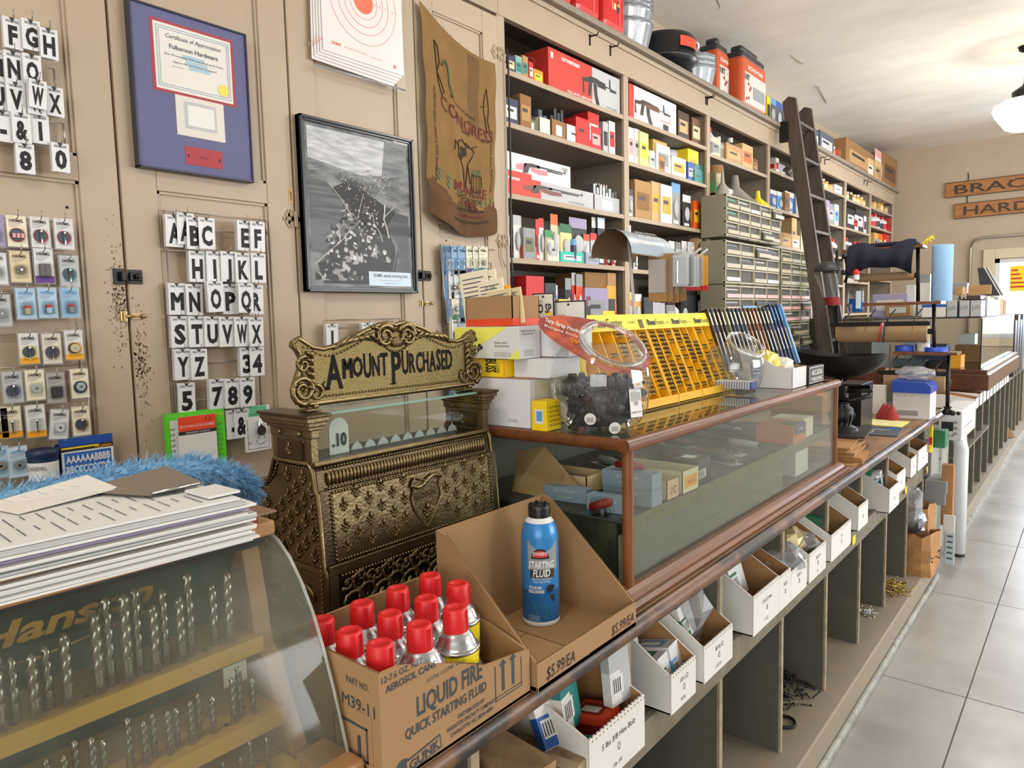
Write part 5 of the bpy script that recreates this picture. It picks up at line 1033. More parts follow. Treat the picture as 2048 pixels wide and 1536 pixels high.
# fish bowl jars
def bowl(lab, cx, cy, R_, tilt):
    t = thing('plastic_bowl', lab, 'bowl', (cx, cy, TZ)); A = Matrix.Rotation(tilt, 3, Vector((.2, -1, 0)))
    b = MB(); pr = [(R_ * .62, 0), (R_ * .78, .012), (R_ * .93, .04 * R_ / .1), (R_, .085 * R_ / .1), (R_ * .97, .115 * R_ / .1), (R_ * .86, .145 * R_ / .1), (R_ * .7, .165 * R_ / .1)]
    cz = .155 * R_ / .1
    b.lathe(pr, M_bowl, (cx, cy, TZ), 40, cap=False); n = Vector((.57, -.24, .79)).normalized()
    ax = n.to_track_quat('Z', 'Y').to_matrix(); o = (cx + .03, cy - .005, TZ + cz)
    b.lathe([(R_ * .66, -.01), (R_ * .62, .008), (R_ * .68, .010), (R_ * .68, .016), (R_ * .60, .017), (R_ * .58, .004)], M_bowl, o, 40, ax, cap=False); b.tube([Vector(o) + ax @ Vector((R_ * .67 * math.cos(a), R_ * .67 * math.sin(a), .014)) for a in [i * .21 for i in range(30)]], .0022, clear('rim_plastic', '#ffffff', .9, .3, '#e8ecec'), 6, True)
    b.build('bowl_wall', t); return t
BCX, BCY = -.785, 1.232
bowl('clear plastic fish bowl full of black rubber parts on the case corner', BCX, BCY, .104, 0)
rr_ = random.Random(8); shp = []
for k in range(4):
    b = MB()
    if k == 0: b.box(-.018, .018, -.006, .006, -.004, .004, M_blackt, .001); b.box(.012, .026, -.004, .004, -.002, .002, M_chrome)
    if k == 1: b.box(-.012, .012, -.009, .009, -.005, .005, K('dark'), .002); b.lathe([(.003, 0), (.003, .02)], M_blackt, (0, 0, .004), 8)
    if k == 2: b.lathe([(.011, 0), (.011, .004), (.006, .005), (.006, .012)], M_blackt, (0, 0, 0), 14)
    if k == 3: b.box(-.015, .015, -.0035, .0035, -.007, .007, K('dark'), .001)
    shp.append(b.build('rubber_part', None, ['black strap clip among the parts in the fish bowl', 'black rubber plug among the parts in the fish bowl', 'round black foot among the parts in the fish bowl', 'flat black tab among the parts in the fish bowl'][k], 'part', ['black strap clips in the fish bowl', 'black rubber plugs in the fish bowl', 'round black feet in the fish bowl', 'flat black tabs in the fish bowl'][k], org=(0, 0, 0)))
for i in range(190):
    o = shp[i % 4] if i < 4 else shp[i % 4].copy()
    if i >= 4: COL.objects.link(o)
    for _t in range(50):
        x, y, z = rr_.uniform(-.095, .095), rr_.uniform(-.095, .095), rr_.uniform(.008, .088)
        rmax = .060 + .034 * min(1, z / .06); 
        if math.hypot(x, y) < rmax - .008 and math.hypot(x, y) > rmax - .036: break
    if i > 100: z = rr_.uniform(.08, .095); q = rr_.uniform(0, .07); a = rr_.random() * 6.28; x, y = q * math.cos(a), q * math.sin(a)
    o.location = (BCX + x, BCY + y, TZ + z); o.rotation_euler = (rr_.uniform(0, 3), rr_.uniform(0, 3), rr_.uniform(0, 3))
b = MB(); b.lathe([(.045, .006), (.064, .02), (.068, .05), (.058, .074), (.03, .08)], M_blackt, (BCX, BCY, TZ), 20); b.build('rubber_parts', label='dense heap of black rubber parts at the middle of the fish bowl', cat='parts', kind='stuff')
def sticker(c, n, w_, h, m, lab, print_, nm='sticker', up=(0, 0, 1)):
    n = Vector(n).normalized(); r = Vector(up).cross(n).normalized(); u = n.cross(r); c = Vector(c); b = MB()
    b.add([tuple(c + r * a * w_ / 2 + u * bb * h / 2) for a, bb in ((-1, -1), (1, -1), (1, 1), (-1, 1))], [(0, 1, 2, 3)], m)
    for (s_, hh, dx, dy, ww, mm) in print_: b.text(s_, hh, c + r * dx + u * dy, r, u, mm, w=ww, sx=0, lift=.0006)
    return b.build(nm, label=lab, cat='label')
vd = Vector((.72, -.69, .1)).normalized()
sticker(Vector((BCX, BCY, TZ + .058)) + Vector((.100, -.03, 0)), (.95, -.3, .1), .03, .055, K('paper'), 'white paper label hanging on the right side of the black parts bowl', [('|||||||||', .014, 0, .008, .024, INKB), ('TARP', .008, 0, -.005, .012, INKB), ('RUBBER FOOT', .004, 0, -.02, .026, INKB)])
sticker(Vector((BCX, BCY, TZ + .10)) + Vector((.098, -.02, 0)), (.95, -.2, .25), .026, .028, K('paper'), 'yellow and white price label above the paper label on the bowl', [('||||||', .009, 0, .003, .02, INKB), ('59', .006, 0, -.010, .012, K('amber'))])
for k, (dx, dy, dz) in enumerate(((.035, -.090, .03), (.072, -.064, .012))):
    c = Vector((BCX + dx, BCY + dy, TZ + dz)); n = Vector((dx, dy, -.01)).normalized(); b = MB(); ax = n.to_track_quat('Z', 'Y').to_matrix(); b.lathe([(.0115, 0), (.0115, .0006)], K('paper'), c + n * .003, 18, ax); r = Vector((0, 0, 1)).cross(n).normalized(); b.text('|||||', .008, c + n * .0045 - Vector((0, 0, .004)), r, n.cross(r), INKB, w=.012, sx=0); b.build('round_sticker', label=('round white barcode sticker low on the left of the black parts bowl', 'round white barcode sticker at the foot of the black parts bowl')[k], cat='label')
# red printed header card behind the rim of the bowl
nn = Vector((.57, -.24, .79)).normalized(); _d = Vector((-.62, -.50, .30)); _d = (_d - nn * _d.dot(nn)).normalized(); rx_ = -_d; ux_ = nn.cross(rx_).normalized()
b = MB(); rimc = Vector((BCX + .03, BCY - .005, TZ + .155 * 1.04 + .004)); pts = []
pin = []
for k in range(24):
    a = 2 * math.pi * k / 24; pin.append(rimc + (rx_ * math.cos(a) + ux_ * math.sin(a)) * .068); q = .085 if math.cos(a) > 0 else .155; pts.append(rimc + rx_ * (q * math.cos(a)) + ux_ * ((.082 if math.cos(a) > 0 else .084 - .016 * abs(math.cos(a))) * math.sin(a)))
c = rimc + _d * .105 + nn * .0005
b.add([tuple(p) for p in pts] + [tuple(p) for p in pin], [(i, (i + 1) % 24, 24 + (i + 1) % 24, 24 + i) for i in range(24)], mat('header_print', '#8e3a2e', .4, 0, .3, 25, c2='#c2542f', cpos=(.45, .6)))
b.text('Tarp Strap Hooks', .015, c + ux_ * .006 + rx_ * .0, rx_, ux_, K('paper'), w=.075, sx=0, bold=.02, lift=.001); b.text('Bungee Ends', .010, c - ux_ * .012 + rx_ * .0, rx_, ux_, K('paper'), w=.07, sx=0, lift=.001); b.text('59', .014, c - ux_ * .034 + rx_ * .03, rx_, ux_, K('amber'), w=.02, lift=.001)
b.build('header_card', label='dark red oval header card tilted over the rim of the black parts bowl', cat='card')
B2 = (-.80, 1.965); bowl('nearly empty clear fish bowl right of the yellow fuse racks', B2[0], B2[1], .082, 0)
b = MB()
for k in range(14):
    a = -.4 + k * .13; b.box(B2[0] - .05 + k * .0075, B2[0] - .05 + k * .0075 + .0045, B2[1] - .02, B2[1] + .02, TZ + .012, TZ + .034, K('paper'), 0)
b.box(B2[0] - .055, B2[0] + .06, B2[1] - .018, B2[1] + .022, TZ + .010, TZ + .032, K('#28489c'), .004); b.build('blue_tube', label='blue and white striped packet lying in the second fish bowl', cat='packet')
sticker((B2[0] + .068, B2[1] - .01, TZ + .065), (.9, -.4, .15), .042, .045, K('navy'), 'dark blue label with yellow head on the second fish bowl', [('LIQUID WRENCH', .005, 0, .0, .036, K('paper')), ('PENETRATING', .005, 0, -.009, .03, K('paper')), ('^^^^', .012, 0, .008, .03, K('yellow'))])
# white carton at the right end with bags in it, and the publisher card
wb = thing('white_open_carton', 'white open carton with yellow bags at the right end of the case top', 'carton', (-.76, 2.17, TZ))
b = MB(); b.prism([(-.86, TZ), (-.69, TZ), (-.69, TZ + .06), (-.74, TZ + .065), (-.82, TZ + .115), (-.86, TZ + .12)], 2.13, 2.133, M_wct, 'y'); b.prism([(-.86, TZ), (-.69, TZ), (-.69, TZ + .06), (-.74, TZ + .065), (-.82, TZ + .115), (-.86, TZ + .12)], 2.257, 2.26, M_kb_in, 'y'); b.box(-.693, -.69, 2.13, 2.26, TZ, TZ + .06, M_wct, .001); b.box(-.86, -.857, 2.13, 2.26, TZ, TZ + .12, M_kb_in); b.box(-.857, -.693, 2.133, 2.257, TZ, TZ + .002, M_wct); b.build('tray_body', wb)
bag((-.79, 2.18, TZ + .065), .045, mat('yellow_bag', '#e3d06a', .35), 'yellow and white bag in the white open carton at the right end', (1, .9, 1), seed=31)
bag((-.75, 2.21, TZ + .05), .038, K('paper'), 'white bag beside the yellow one in the white open carton', (1, .9, 1), seed=32)
bx('publisher_card', 'black card with white ARCADIA lettering at the right end of the case top', -.70, -.685, 2.27, 2.42, TZ, TZ + .055, K('dark'), lambda b: (b.rx(-.6846, 2.274, 2.416, TZ + .003, TZ + .052, K('paper')), b.rx(-.6843, 2.277, 2.413, TZ + .005, TZ + .050, K('dark')), b.tx('ARCADIA', .017, -.684, 2.345, TZ + .027, K('paper'), w=.11, sx=0, bold=.02), b.tx('PUBLISHING', .012, -.684, 2.345, TZ + .009, K('paper'), w=.11, sx=0, bold=.02)), cat='card')
# rack of books
brk = thing('book_rack', 'black tiered rack holding local history books behind the second fish bowl', 'rack', (-.93, 2.2, TZ)); b = MB(); b.box(-1.05, -.80, 2.03, 2.46, TZ, TZ + .012, 'dark'); b.prism([(-1.05, TZ), (-.90, TZ), (-.90, TZ + .03), (-1.05, TZ + .07)], 2.03, 2.034, 'dark', 'y'); b.box(-.905, -.90, 2.03, 2.30, TZ + .012, TZ + .035, 'dark'); b.build('rack_body', brk)
bc = ['dbrown', 'slate', 'dbrown', 'dark', 'olive', 'dark', 'slate', 'dark', 'slate', 'brown', 'dbrown', 'brown', 'brown', 'dark', 'dark', 'slate', 'navy', 'navy', 'navy', 'sky']
for k in range(20):
    p = onz(1452 + k * 7.6, 700, 1.30); f = k / 19; y = 2.06 + f * .36; x0 = -.99 + .10 * f
    c_ = bc[k]; T = Matrix.Translation((x0, y, TZ + .014)) @ Matrix.Rotation(-.32, 4, 'Y') @ Matrix.Rotation(-.10, 4, 'Z'); b = MB(T)
    h, d, w_ = .195 + .012 * (k > 15), .14, .0115; b.box(0, d, 0, w_, 0, h, c_, .0012); b.box(.001, d - .002, .0015, w_ - .0015, h * .004, h + .0004, 'cream')
    b.rx(d + .0005, .002, w_ - .002, h * .72, h * .93, K('cream' if k < 16 else 'sky')); b.rx(d + .0005, .003, w_ - .003, h * .25, h * .6, K('paper' if k % 3 else 'tan')); b.ry(-.0005, .003, d - .003, .004, h - .004, K(c_)); b.ry(-.0008, .01, d - .01, h * .45, h * .9, K('sand' if k < 16 else 'sky'))
    ordi = ['first', 'second', 'third', 'fourth', 'fifth', 'sixth', 'seventh', 'eighth', 'ninth', 'tenth', 'eleventh', 'twelfth', 'thirteenth', 'fourteenth', 'fifteenth', 'sixteenth', 'seventeenth', 'eighteenth', 'nineteenth', 'last']
    b.build('book', label='%s spined book, %s from the left in the black rack' % ({'dbrown': 'dark brown', 'slate': 'grey', 'dark': 'black', 'olive': 'olive', 'brown': 'sepia', 'navy': 'navy blue', 'sky': 'pale blue'}[c_], ordi[k]), cat='book', group='local history books in the rack')
T = Matrix.Translation((-.90, 2.43, TZ + .10)) @ Matrix.Rotation(-.34, 4, 'Y'); b = MB(T); b.box(0, .004, -.03, .10, -.02, .16, 'slate'); b.rx(.0045, -.028, .098, .04, .158, K('sky')); b.rx(.0048, -.028, .098, .0, .045, K('slate')); b.tx('VENTURA', .016, .0052, .035, .012, K('paper'), w=.09, sx=0); b.ball((.004, .02, .10), .012, K('dbrown'), 6, (.05, 1, 3)); b.ball((.004, .06, .10), .02, K('paper'), 6, (.05, 1.2, 1)); b.build('book', label='book with blue sky cover lettered VENTURA facing front', cat='book')
T = Matrix.Translation((-.86, 2.46, TZ + .01)) @ Matrix.Rotation(-.34, 4, 'Y'); b = MB(T); b.box(0, .004, -.03, .10, 0, .11, mat('pale_yellow_cover', '#e8dfa0', .5)); b.rx(.0045, -.02, .07, .02, .09, K('sand')); b.tube([(.005, .0, .05), (.005, .02, .065), (.005, .05, .05)], .001, K('dark'), 4); b.build('book', label='pale yellow booklet in front of the VENTURA book', cat='book')
# visor shaped carded-goods stand behind the racks
st = thing('counter_stand', 'white wire counter stand with a curved brown and blue hood', 'stand', (-1.02, 1.55, TZ))
pb = onx(1270, 635, -1.02); pt = onx(1256, 500, -1.02)
b = MB(); b.tube([(-1.02, pb.y, TZ), pb, pt + Vector((0, .0, .05))], .0045, K('white'), 8); b.cyl((-1.02, pb.y, TZ), .03, .006, 'white', 20); b.build('pole', st)
hc = onx(1222, 506, -1.0); hy0, hy1 = hc.y, hc.y + .24; b = MB(); vs_ = []; n = 14; m_ = 6
for i in range(m_ + 1):
    for k in range(n + 1):
        a = math.pi * k / n; t = i / m_; vs_.append((hc.x + .062 * math.cos(a), hy0 + (hy1 - hy0) * t, hc.z - .004 + .066 * math.sin(a) - .004 * t))
fs = [(i * (n + 1) + k, (i + 1) * (n + 1) + k, (i + 1) * (n + 1) + k + 1, i * (n + 1) + k + 1) for i in range(m_) for k in range(n)]
b.add(vs_, fs, mat('hood_print', '#93a1ad', .4, 0, .08, 12), True); b.add([(v[0], v[1], v[2] - .003) for v in vs_], [f[::-1] for f in fs], mat('hood_card', '#7a6344', .8), True); b.build('hood', st)
b = MB()
for k in range(3): a = math.pi * (.12 + .09 * k); o = (hc.x + .064 * math.cos(a), (hy0 + hy1) / 2, hc.z - .004 + .068 * math.sin(a)); b.text('GARDEN HARDWARE' if k != 1 else 'KEYS AND HOOKS', .010, o, (0, 1, 0), (-math.sin(a) * .062, 0, math.cos(a) * .066), K('paper'), w=.12, sx=0, lift=.003)
b.build('hood_lettering', st)
for k in range(4):
    b = MB(); y = pt.y + .05 + k * .045; b.tube([(-1.02, pt.y + .02, pt.z), (-.98, y, pt.z - .012), (-.90, y + .02, pt.z - .012), (-.88, y + .025, pt.z + .004)], .003, K('white'), 6); b.build('prong', st)
zt = pt.z - .012
for k in range(9): 
    y = pt.y + .035 + k * .012; b = MB(turn(-.93, y, RND.uniform(-.1, .7)) @ Matrix.Translation((RND.uniform(-.012, .012), 0, RND.uniform(-.012, 0)))); b.box(-.965, -.915, y, y + .0015, zt - .125, zt, mat('card_brown', '#9a7440', .7), .001); b.box(-.965, -.92, y - .004, y, zt - .10, zt - .01, M_wrap); b.build('hanging_packet', label='brown backed packet hanging from the hooded stand, left bunch', cat='packet', group='brown backed packets on the hooded stand')
for k in range(9):
    y = pt.y + .085 + k * .012; b = MB(turn(-.90, y, RND.uniform(0, .8)) @ Matrix.Translation((RND.uniform(-.01, .01), 0, RND.uniform(-.008, 0)))); b.box(-.945, -.885, y, y + .0015, zt - .085, zt, M_wrap); b.box(-.94, -.89, y + .002, y + .003, zt - .08, zt - .004, K('grey')); b.lathe([(.003, 0), (.003, .06)], M_chrome, (-.915, y + .001, zt - .075), 6); b.build('hanging_packet', label='clear packet with grey parts hanging in the middle of the hooded stand', cat='packet', group='clear packets on the hooded stand')
for k in range(8):
    y = pt.y + .205 + k * .011; b = MB(turn(-.93, y, RND.uniform(.05, .6)) @ Matrix.Translation((RND.uniform(-.01, .01), 0, 0))); b.box(-.975, -.91, y, y + .0015, zt - .095, zt + .004, mat('card_yellow', '#e0a72c', .5), .001); b.box(-.975, -.91, y - .0002, y + .0018, zt - .10, zt - .085, 'red'); b.build('hanging_packet', label='yellow packet with red foot hanging at the right of the hooded stand', cat='packet', group='yellow packets on the hooded stand')
# ================================================================ counter beyond the case: scale, sacks, paper cutter
sy = 3.0
b = MB()
for k in range(7): b.T = turn(-.74, 2.72, .1 + RND.uniform(-.12, .12)); b.box(-.85 + .004 * k, -.625 - .006 * k, 2.60, 2.85, CT + .0005 + k * .008, CT + .007 + k * .008, M_sack)
b.T = None; b.add([(-.70, 2.56, CT + .002), (-.62, 2.58, CT + .001), (-.62, 2.72, CT + .012), (-.70, 2.74, CT + .03)], [(0, 1, 2, 3)], M_sack); b.build('paper_bag_stack', label='stack of flat brown paper bags beside the end of the case', cat='paper bags', kind='stuff')
bx('magazine', 'dark magazine lying on the paper bags under the scale', -.86, -.66, 2.80, 3.06, CT + .0575, CT + .066, 'dark', None, .1, 'magazine')
sc = thing('counter_scale', 'black cast iron counter scale with a wide scoop pan', 'scale', (-.76, 2.93, CT + .0665)); sx_, sy_ = -.76, 2.93; z0 = CT + .0665
b = MB(); b.lathe([(.06, 0), (.055, .012), (.035, .02), (.042, .04), (.046, .06), (.04, .085), (.025, .10), (.03, .108), (.03, .113)], M_iron, (sx_, sy_, z0), 24)
for k in range(12): a = k * .5236; b.tube([(sx_ + .036 * math.cos(a), sy_ + .036 * math.sin(a), z0 + .022), (sx_ + .048 * math.cos(a), sy_ + .048 * math.sin(a), z0 + .06), (sx_ + .027 * math.cos(a), sy_ + .027 * math.sin(a), z0 + .098)], .003, M_iron, 5)
b.build('pedestal', sc)
b = MB(); b.box(sx_ - .035, sx_ + .02, sy_ - .02, sy_ + .02, z0 + .113, z0 + .17, M_iron, .006); b.tube([(sx_ - .02, sy_ - .02, z0 + .13), (sx_ + .04, sy_ - .03, z0 + .12), (sx_ + .10, sy_, z0 + .14), (sx_ + .09, sy_ + .03, z0 + .17), (sx_ + .02, sy_ + .02, z0 + .165)], .009, M_iron, 8); b.tube([(sx_, sy_, z0 + .15), (sx_ + .11, sy_ - .01, z0 + .16)], .006, M_iron, 8)
b.tube([(sx_ - .01, sy_, z0 + .16), (sx_ - .01, sy_, z0 + .215)], .012, M_iron, 10); b.build('beam', sc)
b = MB(); n = 24; vs_ = []; rows = 7   # scoop pan
for i in range(rows + 1):
    t = i / rows
    for k in range(n):
        a = 2 * math.pi * k / n; q = math.sin(t * math.pi / 2); zz = z0 + .20 + .105 * t ** 1.8
        lip = 1 + .22 * t * max(0, -math.cos(a)) ** 3; vs_.append((sx_ - .01 + .165 * q * math.cos(a) * lip, sy_ + .11 * q * math.sin(a), zz + .022 * t * max(0, -math.cos(a)) ** 2 - .012 * t * abs(math.sin(a))))
b.add(vs_, [(i * n + k, i * n + (k + 1) % n, (i + 1) * n + (k + 1) % n, (i + 1) * n + k) for i in range(rows) for k in range(n)], mat('scoop_iron', '#1c1a1b', .4, .5, .15, 8, .1, 20), True); b.build('scoop_pan', sc)
M_navy = mat('navy_cloth', '#10162a', .9, 0, .1, 20, .3, 60)
# iron paper cutter rack with three tiers
CY = 4.10
pr_ = thing('paper_cutter_rack', 'tall black iron rack with wooden shelves and brown paper rolls', 'rack', (-.85, CY, CT))
def P2(px, py, y=CY): return ony(px, py, y)
lt = P2(1893, 820); M1 = P2(1895, 707); M2 = P2(1868, 605); M2l = P2(1668, 612); T_ = P2(1838, 492); Tl = P2(1692, 500)
for (nm_, a, c, e) in (('post', (P2(1895, 818).x, CY, CT), P2(1897, 707), .009), ('post', P2(1868, 706), P2(1868, 605), .009), ('post', P2(1836, 603), P2(1836, 488), .009), ('post', (P2(1674, 700).x, CY, CT + .30), P2(1674, 500), .008), ('post', (P2(1668, 612).x, CY + .2, CT), P2(1668, 612), .009)):
    b = MB(); b.tube([a, c], e, M_iron, 8); b.build(nm_, pr_)
b = MB(); z_ = M1.z; b.box(P2(1790, 705).x, P2(1918, 705).x, CY - .06, CY + .08, z_ - .006, z_ + .008, M_wood); b.build('wood_shelf', pr_)
b = MB(); z_ = M2.z; b.box(P2(1700, 605).x, P2(1886, 605).x, CY - .06, CY + .08, z_ - .008, z_ + .006, M_wood); b.build('wood_shelf', pr_)
b = MB(); z_ = T_.z; b.box(P2(1690, 492).x, P2(1850, 490).x, CY - .06, CY + .06, z_ - .01, z_ + .004, M_wood); b.build('wood_shelf', pr_)
b = MB(); b.lathe([(.02, 0), (.026, .012), (.014, .03), (.02, .04)], M_iron, (P2(1895, 818).x + .0, CY, CT + .0005), 12); b.ball((P2(1895, 818).x + .025, CY - .02, CT + .012), .014, M_iron, 8); b.ball((P2(1895, 818).x + .05, CY - .02, CT + .012), .010, M_iron, 8); b.build('clamp_foot', pr_)
def paperroll(px0, px1, pyc, r, nm_, bar=True):
    a, c = P2(px0, pyc), P2(px1, pyc); b = MB(); b.lathe([(r, 0), (r, c.x - a.x)], mat('kraft_roll', '#a88a64', .75, 0, .05, 6), (a.x, CY + .02, a.z), 28, Matrix.Rotation(math.pi / 2, 3, 'Y')); b.lathe([(.014, -.02), (.014, c.x - a.x + .02)], M_iron, (a.x, CY + .02, a.z), 10, Matrix.Rotation(math.pi / 2, 3, 'Y')); o = b.build('paper_roll', pr_)
    if bar: b = MB(); b.box(a.x - .02, c.x + .02, CY - r - .012, CY - r - .004, a.z + r * .55, a.z + r * .55 + .022, M_iron); [b.tube([(a.x + (c.x - a.x) * f, CY - r - .006, a.z + r * .6), (a.x + (c.x - a.x) * f, CY - r * .9, a.z + r * 1.3), (a.x + (c.x - a.x) * f + .03, CY - .02, a.z + r * 2.1)], .003, M_iron, 5) for f in (.12, .38, .6, .88)]; b.build('cutter_bar', pr_)
paperroll(1674, 1855, 664, .055, 'a'); paperroll(1716, 1828, 556, .022, 'b', False); paperroll(1770, 1892, 760, .062, 'c')
b = MB()
for k, m in ((0, 'red'), (1, 'steel'), (2, 'dark')): p = P2(1757 + k * 5, 685, CY - .09); b.tube([p, P2(1763 + k * 3, 645, CY - .09)], .0035, K(m), 6)
b.build('pens', label='red and steel pens clipped on the cutter bar', cat='pens', kind='stuff')
# navy cloth, face shield, spray bottle, towel roll on the rack
b = MB(); x0, x1 = P2(1702, 500).x, P2(1836, 500).x; n = 26; m_ = 10; vs_ = []; rr_ = random.Random(2); zt = T_.z + .006
for i in range(n + 1):
    x = x0 + (x1 - x0) * i / n
    for j in range(m_ + 1):
        t = j / m_; dr = .155 * t ** 1.2; y = CY - .05 - .055 * math.sin(t * 2.4) - .012 * math.sin(i * .9 + t * 2) * t
        vs_.append((x + .02 * t * (.5 - i / n), y, zt + .012 + .018 * math.sin(i * .33) * (1 - t) - dr * (1 - .25 * math.sin(i * .12)) - .005 * math.sin(i * .55) * t))
fs = [(i * (m_ + 1) + j, (i + 1) * (m_ + 1) + j, (i + 1) * (m_ + 1) + j + 1, i * (m_ + 1) + j + 1) for i in range(n) for j in range(m_)]
b.add(vs_, fs, M_navy, True); b.box(x0, x1, CY - .05, CY + .06, zt, zt + .022, M_navy, .01); b.build('folded_cloth', label='dark navy cloth draped over the top of the iron rack', cat='cloth')
b = MB(); a = P2(1836, 497); c = P2(1866, 472); b.tube([a, a.lerp(c, .5) + Vector((0, 0, .004)), c], .006, K('yellow'), 6); [b.tube([a.lerp(c, .4 + .1 * k), a.lerp(c, .43 + .1 * k) + Vector((.012, -.01, .014 * (-1) ** k))], .003, K('yellow'), 4) for k in range(6)]; b.build('knotted_string', label='knotted yellow cord sticking up from the iron rack', cat='cord')
tw = P2(1882, 598, CY - .02); b = MB(); hgt = P2(1882, 490, CY - .02).z - M2.z - .007; b.lathe([(.045, 0), (.046, .004), (.046, hgt - .004), (.045, hgt), (.018, hgt), (.018, hgt - .03)], mat('blue_paper', '#8db4dc', .85, 0, .04, 30, .15, 150), (tw.x, CY - .01, M2.z + .007), 32); b.build('paper_towel_roll', label='upright roll of light blue paper towels on the iron rack', cat='paper towel')
sb = thing('spray_bottle', 'clear bottle of blue liquid with a red and white cap beside the rack', 'bottle', P2(1711, 625, CY - .1)); x, y, z = wloc(sb)
b = MB(); b.lathe([(.034, 0), (.036, .006), (.036, .10), (.032, .125), (.015, .155), (.013, .17)], M_clear, (x, y, z), 24); b.build('bottle_wall', sb); b = MB(); b.lathe([(.033, .003), (.0345, .008), (.0345, .07), (.0, .07)], clear('blue_liquid', '#2f7fd0', .3, .5, '#1f6fc0'), (x, y, z), 24); b.build('liquid', sb)
b = MB(); b.lathe([(.015, .168), (.016, .19), (.012, .2)], K('white'), (x, y, z), 16); b.lathe([(.018, .196), (.02, .205), (.010, .222)], K('red'), (x, y, z), 10); b.build('cap', sb); b = MB(); b.box(x + .010, x + .034, y - .037, y - .036, z + .02, z + .11, 'pblue'); b.text('GLASS', .012, (x - .008, y - .0375, z + .02), (0, 0, 1), (-1, 0, 0), K('paper'), w=.06); b.build('label', sb, 'pale blue side label')
b = MB(); b.tube([(x, y, z + .205), (x - .005, y + .05, z + .215), (x + .01, CY - .02, z + .2)], .003, M_iron, 5); b.build('bottle_hook', sb)
fs_ = thing('face_shield', 'clear face shield with black headband and red chin edge hanging on the rack', 'face shield', P2(1660, 610, CY - .12)); n = 14; vs_ = []
b = MB()
for i in range(9):
    t = i / 8
    for k in range(n + 1):
        a = math.pi * (-.15 + 1.0 * k / n); c = P2(1655 + 14 * (1 - t), 548 + 62 * (1 - t), CY - .12); r_ = .062 - .02 * (1 - t); vs_.append((c.x - r_ * math.cos(a), c.y - r_ * math.sin(a) * .9, c.z))
b.add(vs_, [(i * (n + 1) + k, i * (n + 1) + k + 1, (i + 1) * (n + 1) + k + 1, (i + 1) * (n + 1) + k) for i in range(8) for k in range(n)], clear('visor', '#e8e4e0', .5, .1), True); b.build('visor', fs_)
b = MB(); b.add([(v[0], v[1] - .001, v[2]) for v in vs_[:3 * (n + 1)]], [(i * (n + 1) + k, i * (n + 1) + k + 1, (i + 1) * (n + 1) + k + 1, (i + 1) * (n + 1) + k) for i in range(2) for k in range(n)], K('dred'), True); b.build('chin_guard', fs_)
b = MB(); c = P2(1655, 542, CY - .12); pr2 = [(.066, 0), (.067, .012), (.058, .03), (.035, .045), (.0, .05)]; b.lathe(pr2, K('dark'), c, 20, None, True, .9); 
b.tube([c + Vector((.05, 0, .02)), P2(1680, 528, CY - .1), P2(1690, 505, CY - .08), P2(1697, 545, CY - .09), P2(1690, 565, CY - .1)], .010, M_blackt, 8); b.ball(P2(1690, 512, CY - .1), .016, M_blackt, 10); b.ball(P2(1688, 545, CY - .1), .014, M_blackt, 10); b.build('headband', fs_)
# small stock on the counter behind and under the rack
def cbox(nm, lab, px0, px1, pyb, pyt, y, d, m, extra=None, cat='box', z=CT + .0005):
    a, c = ony(px0, pyb, y), ony(px1, pyb, y); zt = ony((px0 + px1) / 2, pyt, y).z; zz = z if z is not None else a.z
    b = MB(); b.box(a.x, c.x, y, y + d, zz, zt, m, .0015)
    if extra: extra(b, a.x, c.x, y, zz, zt)
    return b.build(nm, label=lab, cat=cat)
cbox('blue_lid_carton', 'white carton under the blue lid on the counter', 1785, 1860, 815, 784, 3.86, .16, 'white', lambda b, x0, x1, y, z0, z1: [b.ry(y - .001, x0 + .02, x1 - .05, z0 + .015, z0 + .04, K('grey'))] + [b.ry(y - .001, x0 + .02 + k * .03, x0 + .032 + k * .03, z1 - .02, z1 - .016, K('tan')) for k in range(3)])
a = ony(1783, 784, 3.85); c = ony(1862, 784, 3.85); b = MB(); b.prism([(a.x, a.z), (c.x, a.z), (c.x, a.z + .03), (c.x - .02, a.z + .05), (a.x + .0, a.z + .056), (a.x, a.z + .03)], 3.84, 4.03, K('#2a49a8', .35), 'y'); b.build('plastic_tray', label='blue plastic tray on the white carton under the iron rack', cat='tray')
bag((ony(1830, 745, 3.93).x, 3.93, a.z + .09), .055, M_bag, 'bubble wrap bag heaped on the blue lid', (1.5, .8, .6), seed=41)
b = MB(); 
for k in range(3): p = ony(1768 + k * 10, 812, 3.8); b.lathe([(.035, 0), (.032, .02), (.012, .06), (.004, .075)], K('#8e2a24', .8), (p.x, 3.8 - k * .02, CT), 8)
b.build('red_cloth', label='dark red cloth lumps on the counter left of the blue lid carton', cat='cloth')
b = MB(); p0, p1 = onz(1735, 822, CT), onz(1850, 838, CT); 
b.box(-.98, -.67, 3.55, 3.74, CT + .0005, CT + .004, 'pyellow'); [b.rz(CT + .0045, -.96 + k * .028, -.95 + k * .028, 3.56, 3.73, K('paper')) for k in range(10)]; b.build('price_strip', label='yellow and white striped sheet lying on the counter before the blue lid', cat='paper')
bx('blue_booklet', 'dark blue booklet with white print lying on the counter near the edge', -.86, -.64, 3.26, 3.50, CT + .0005, CT + .006, 'slate', lambda b: (b.rz(CT + .0065, -.84, -.74, 3.3, 3.38, K('lgrey')), b.rz(CT + .0068, -.70, -.655, 3.42, 3.48, K('blue')), b.rz(CT + .0068, -.80, -.68, 3.40, 3.41, K('paper'))), .1, 'booklet')
bx('black_bag', 'shiny black bag folded on the counter behind the scale foot', -.96, -.84, 2.75, 3.1, CT + .0005, CT + .05, mat('black_bag', '#1b1c20', .25, 0, .2, 10, .8, 12), None, .1, 'bag')
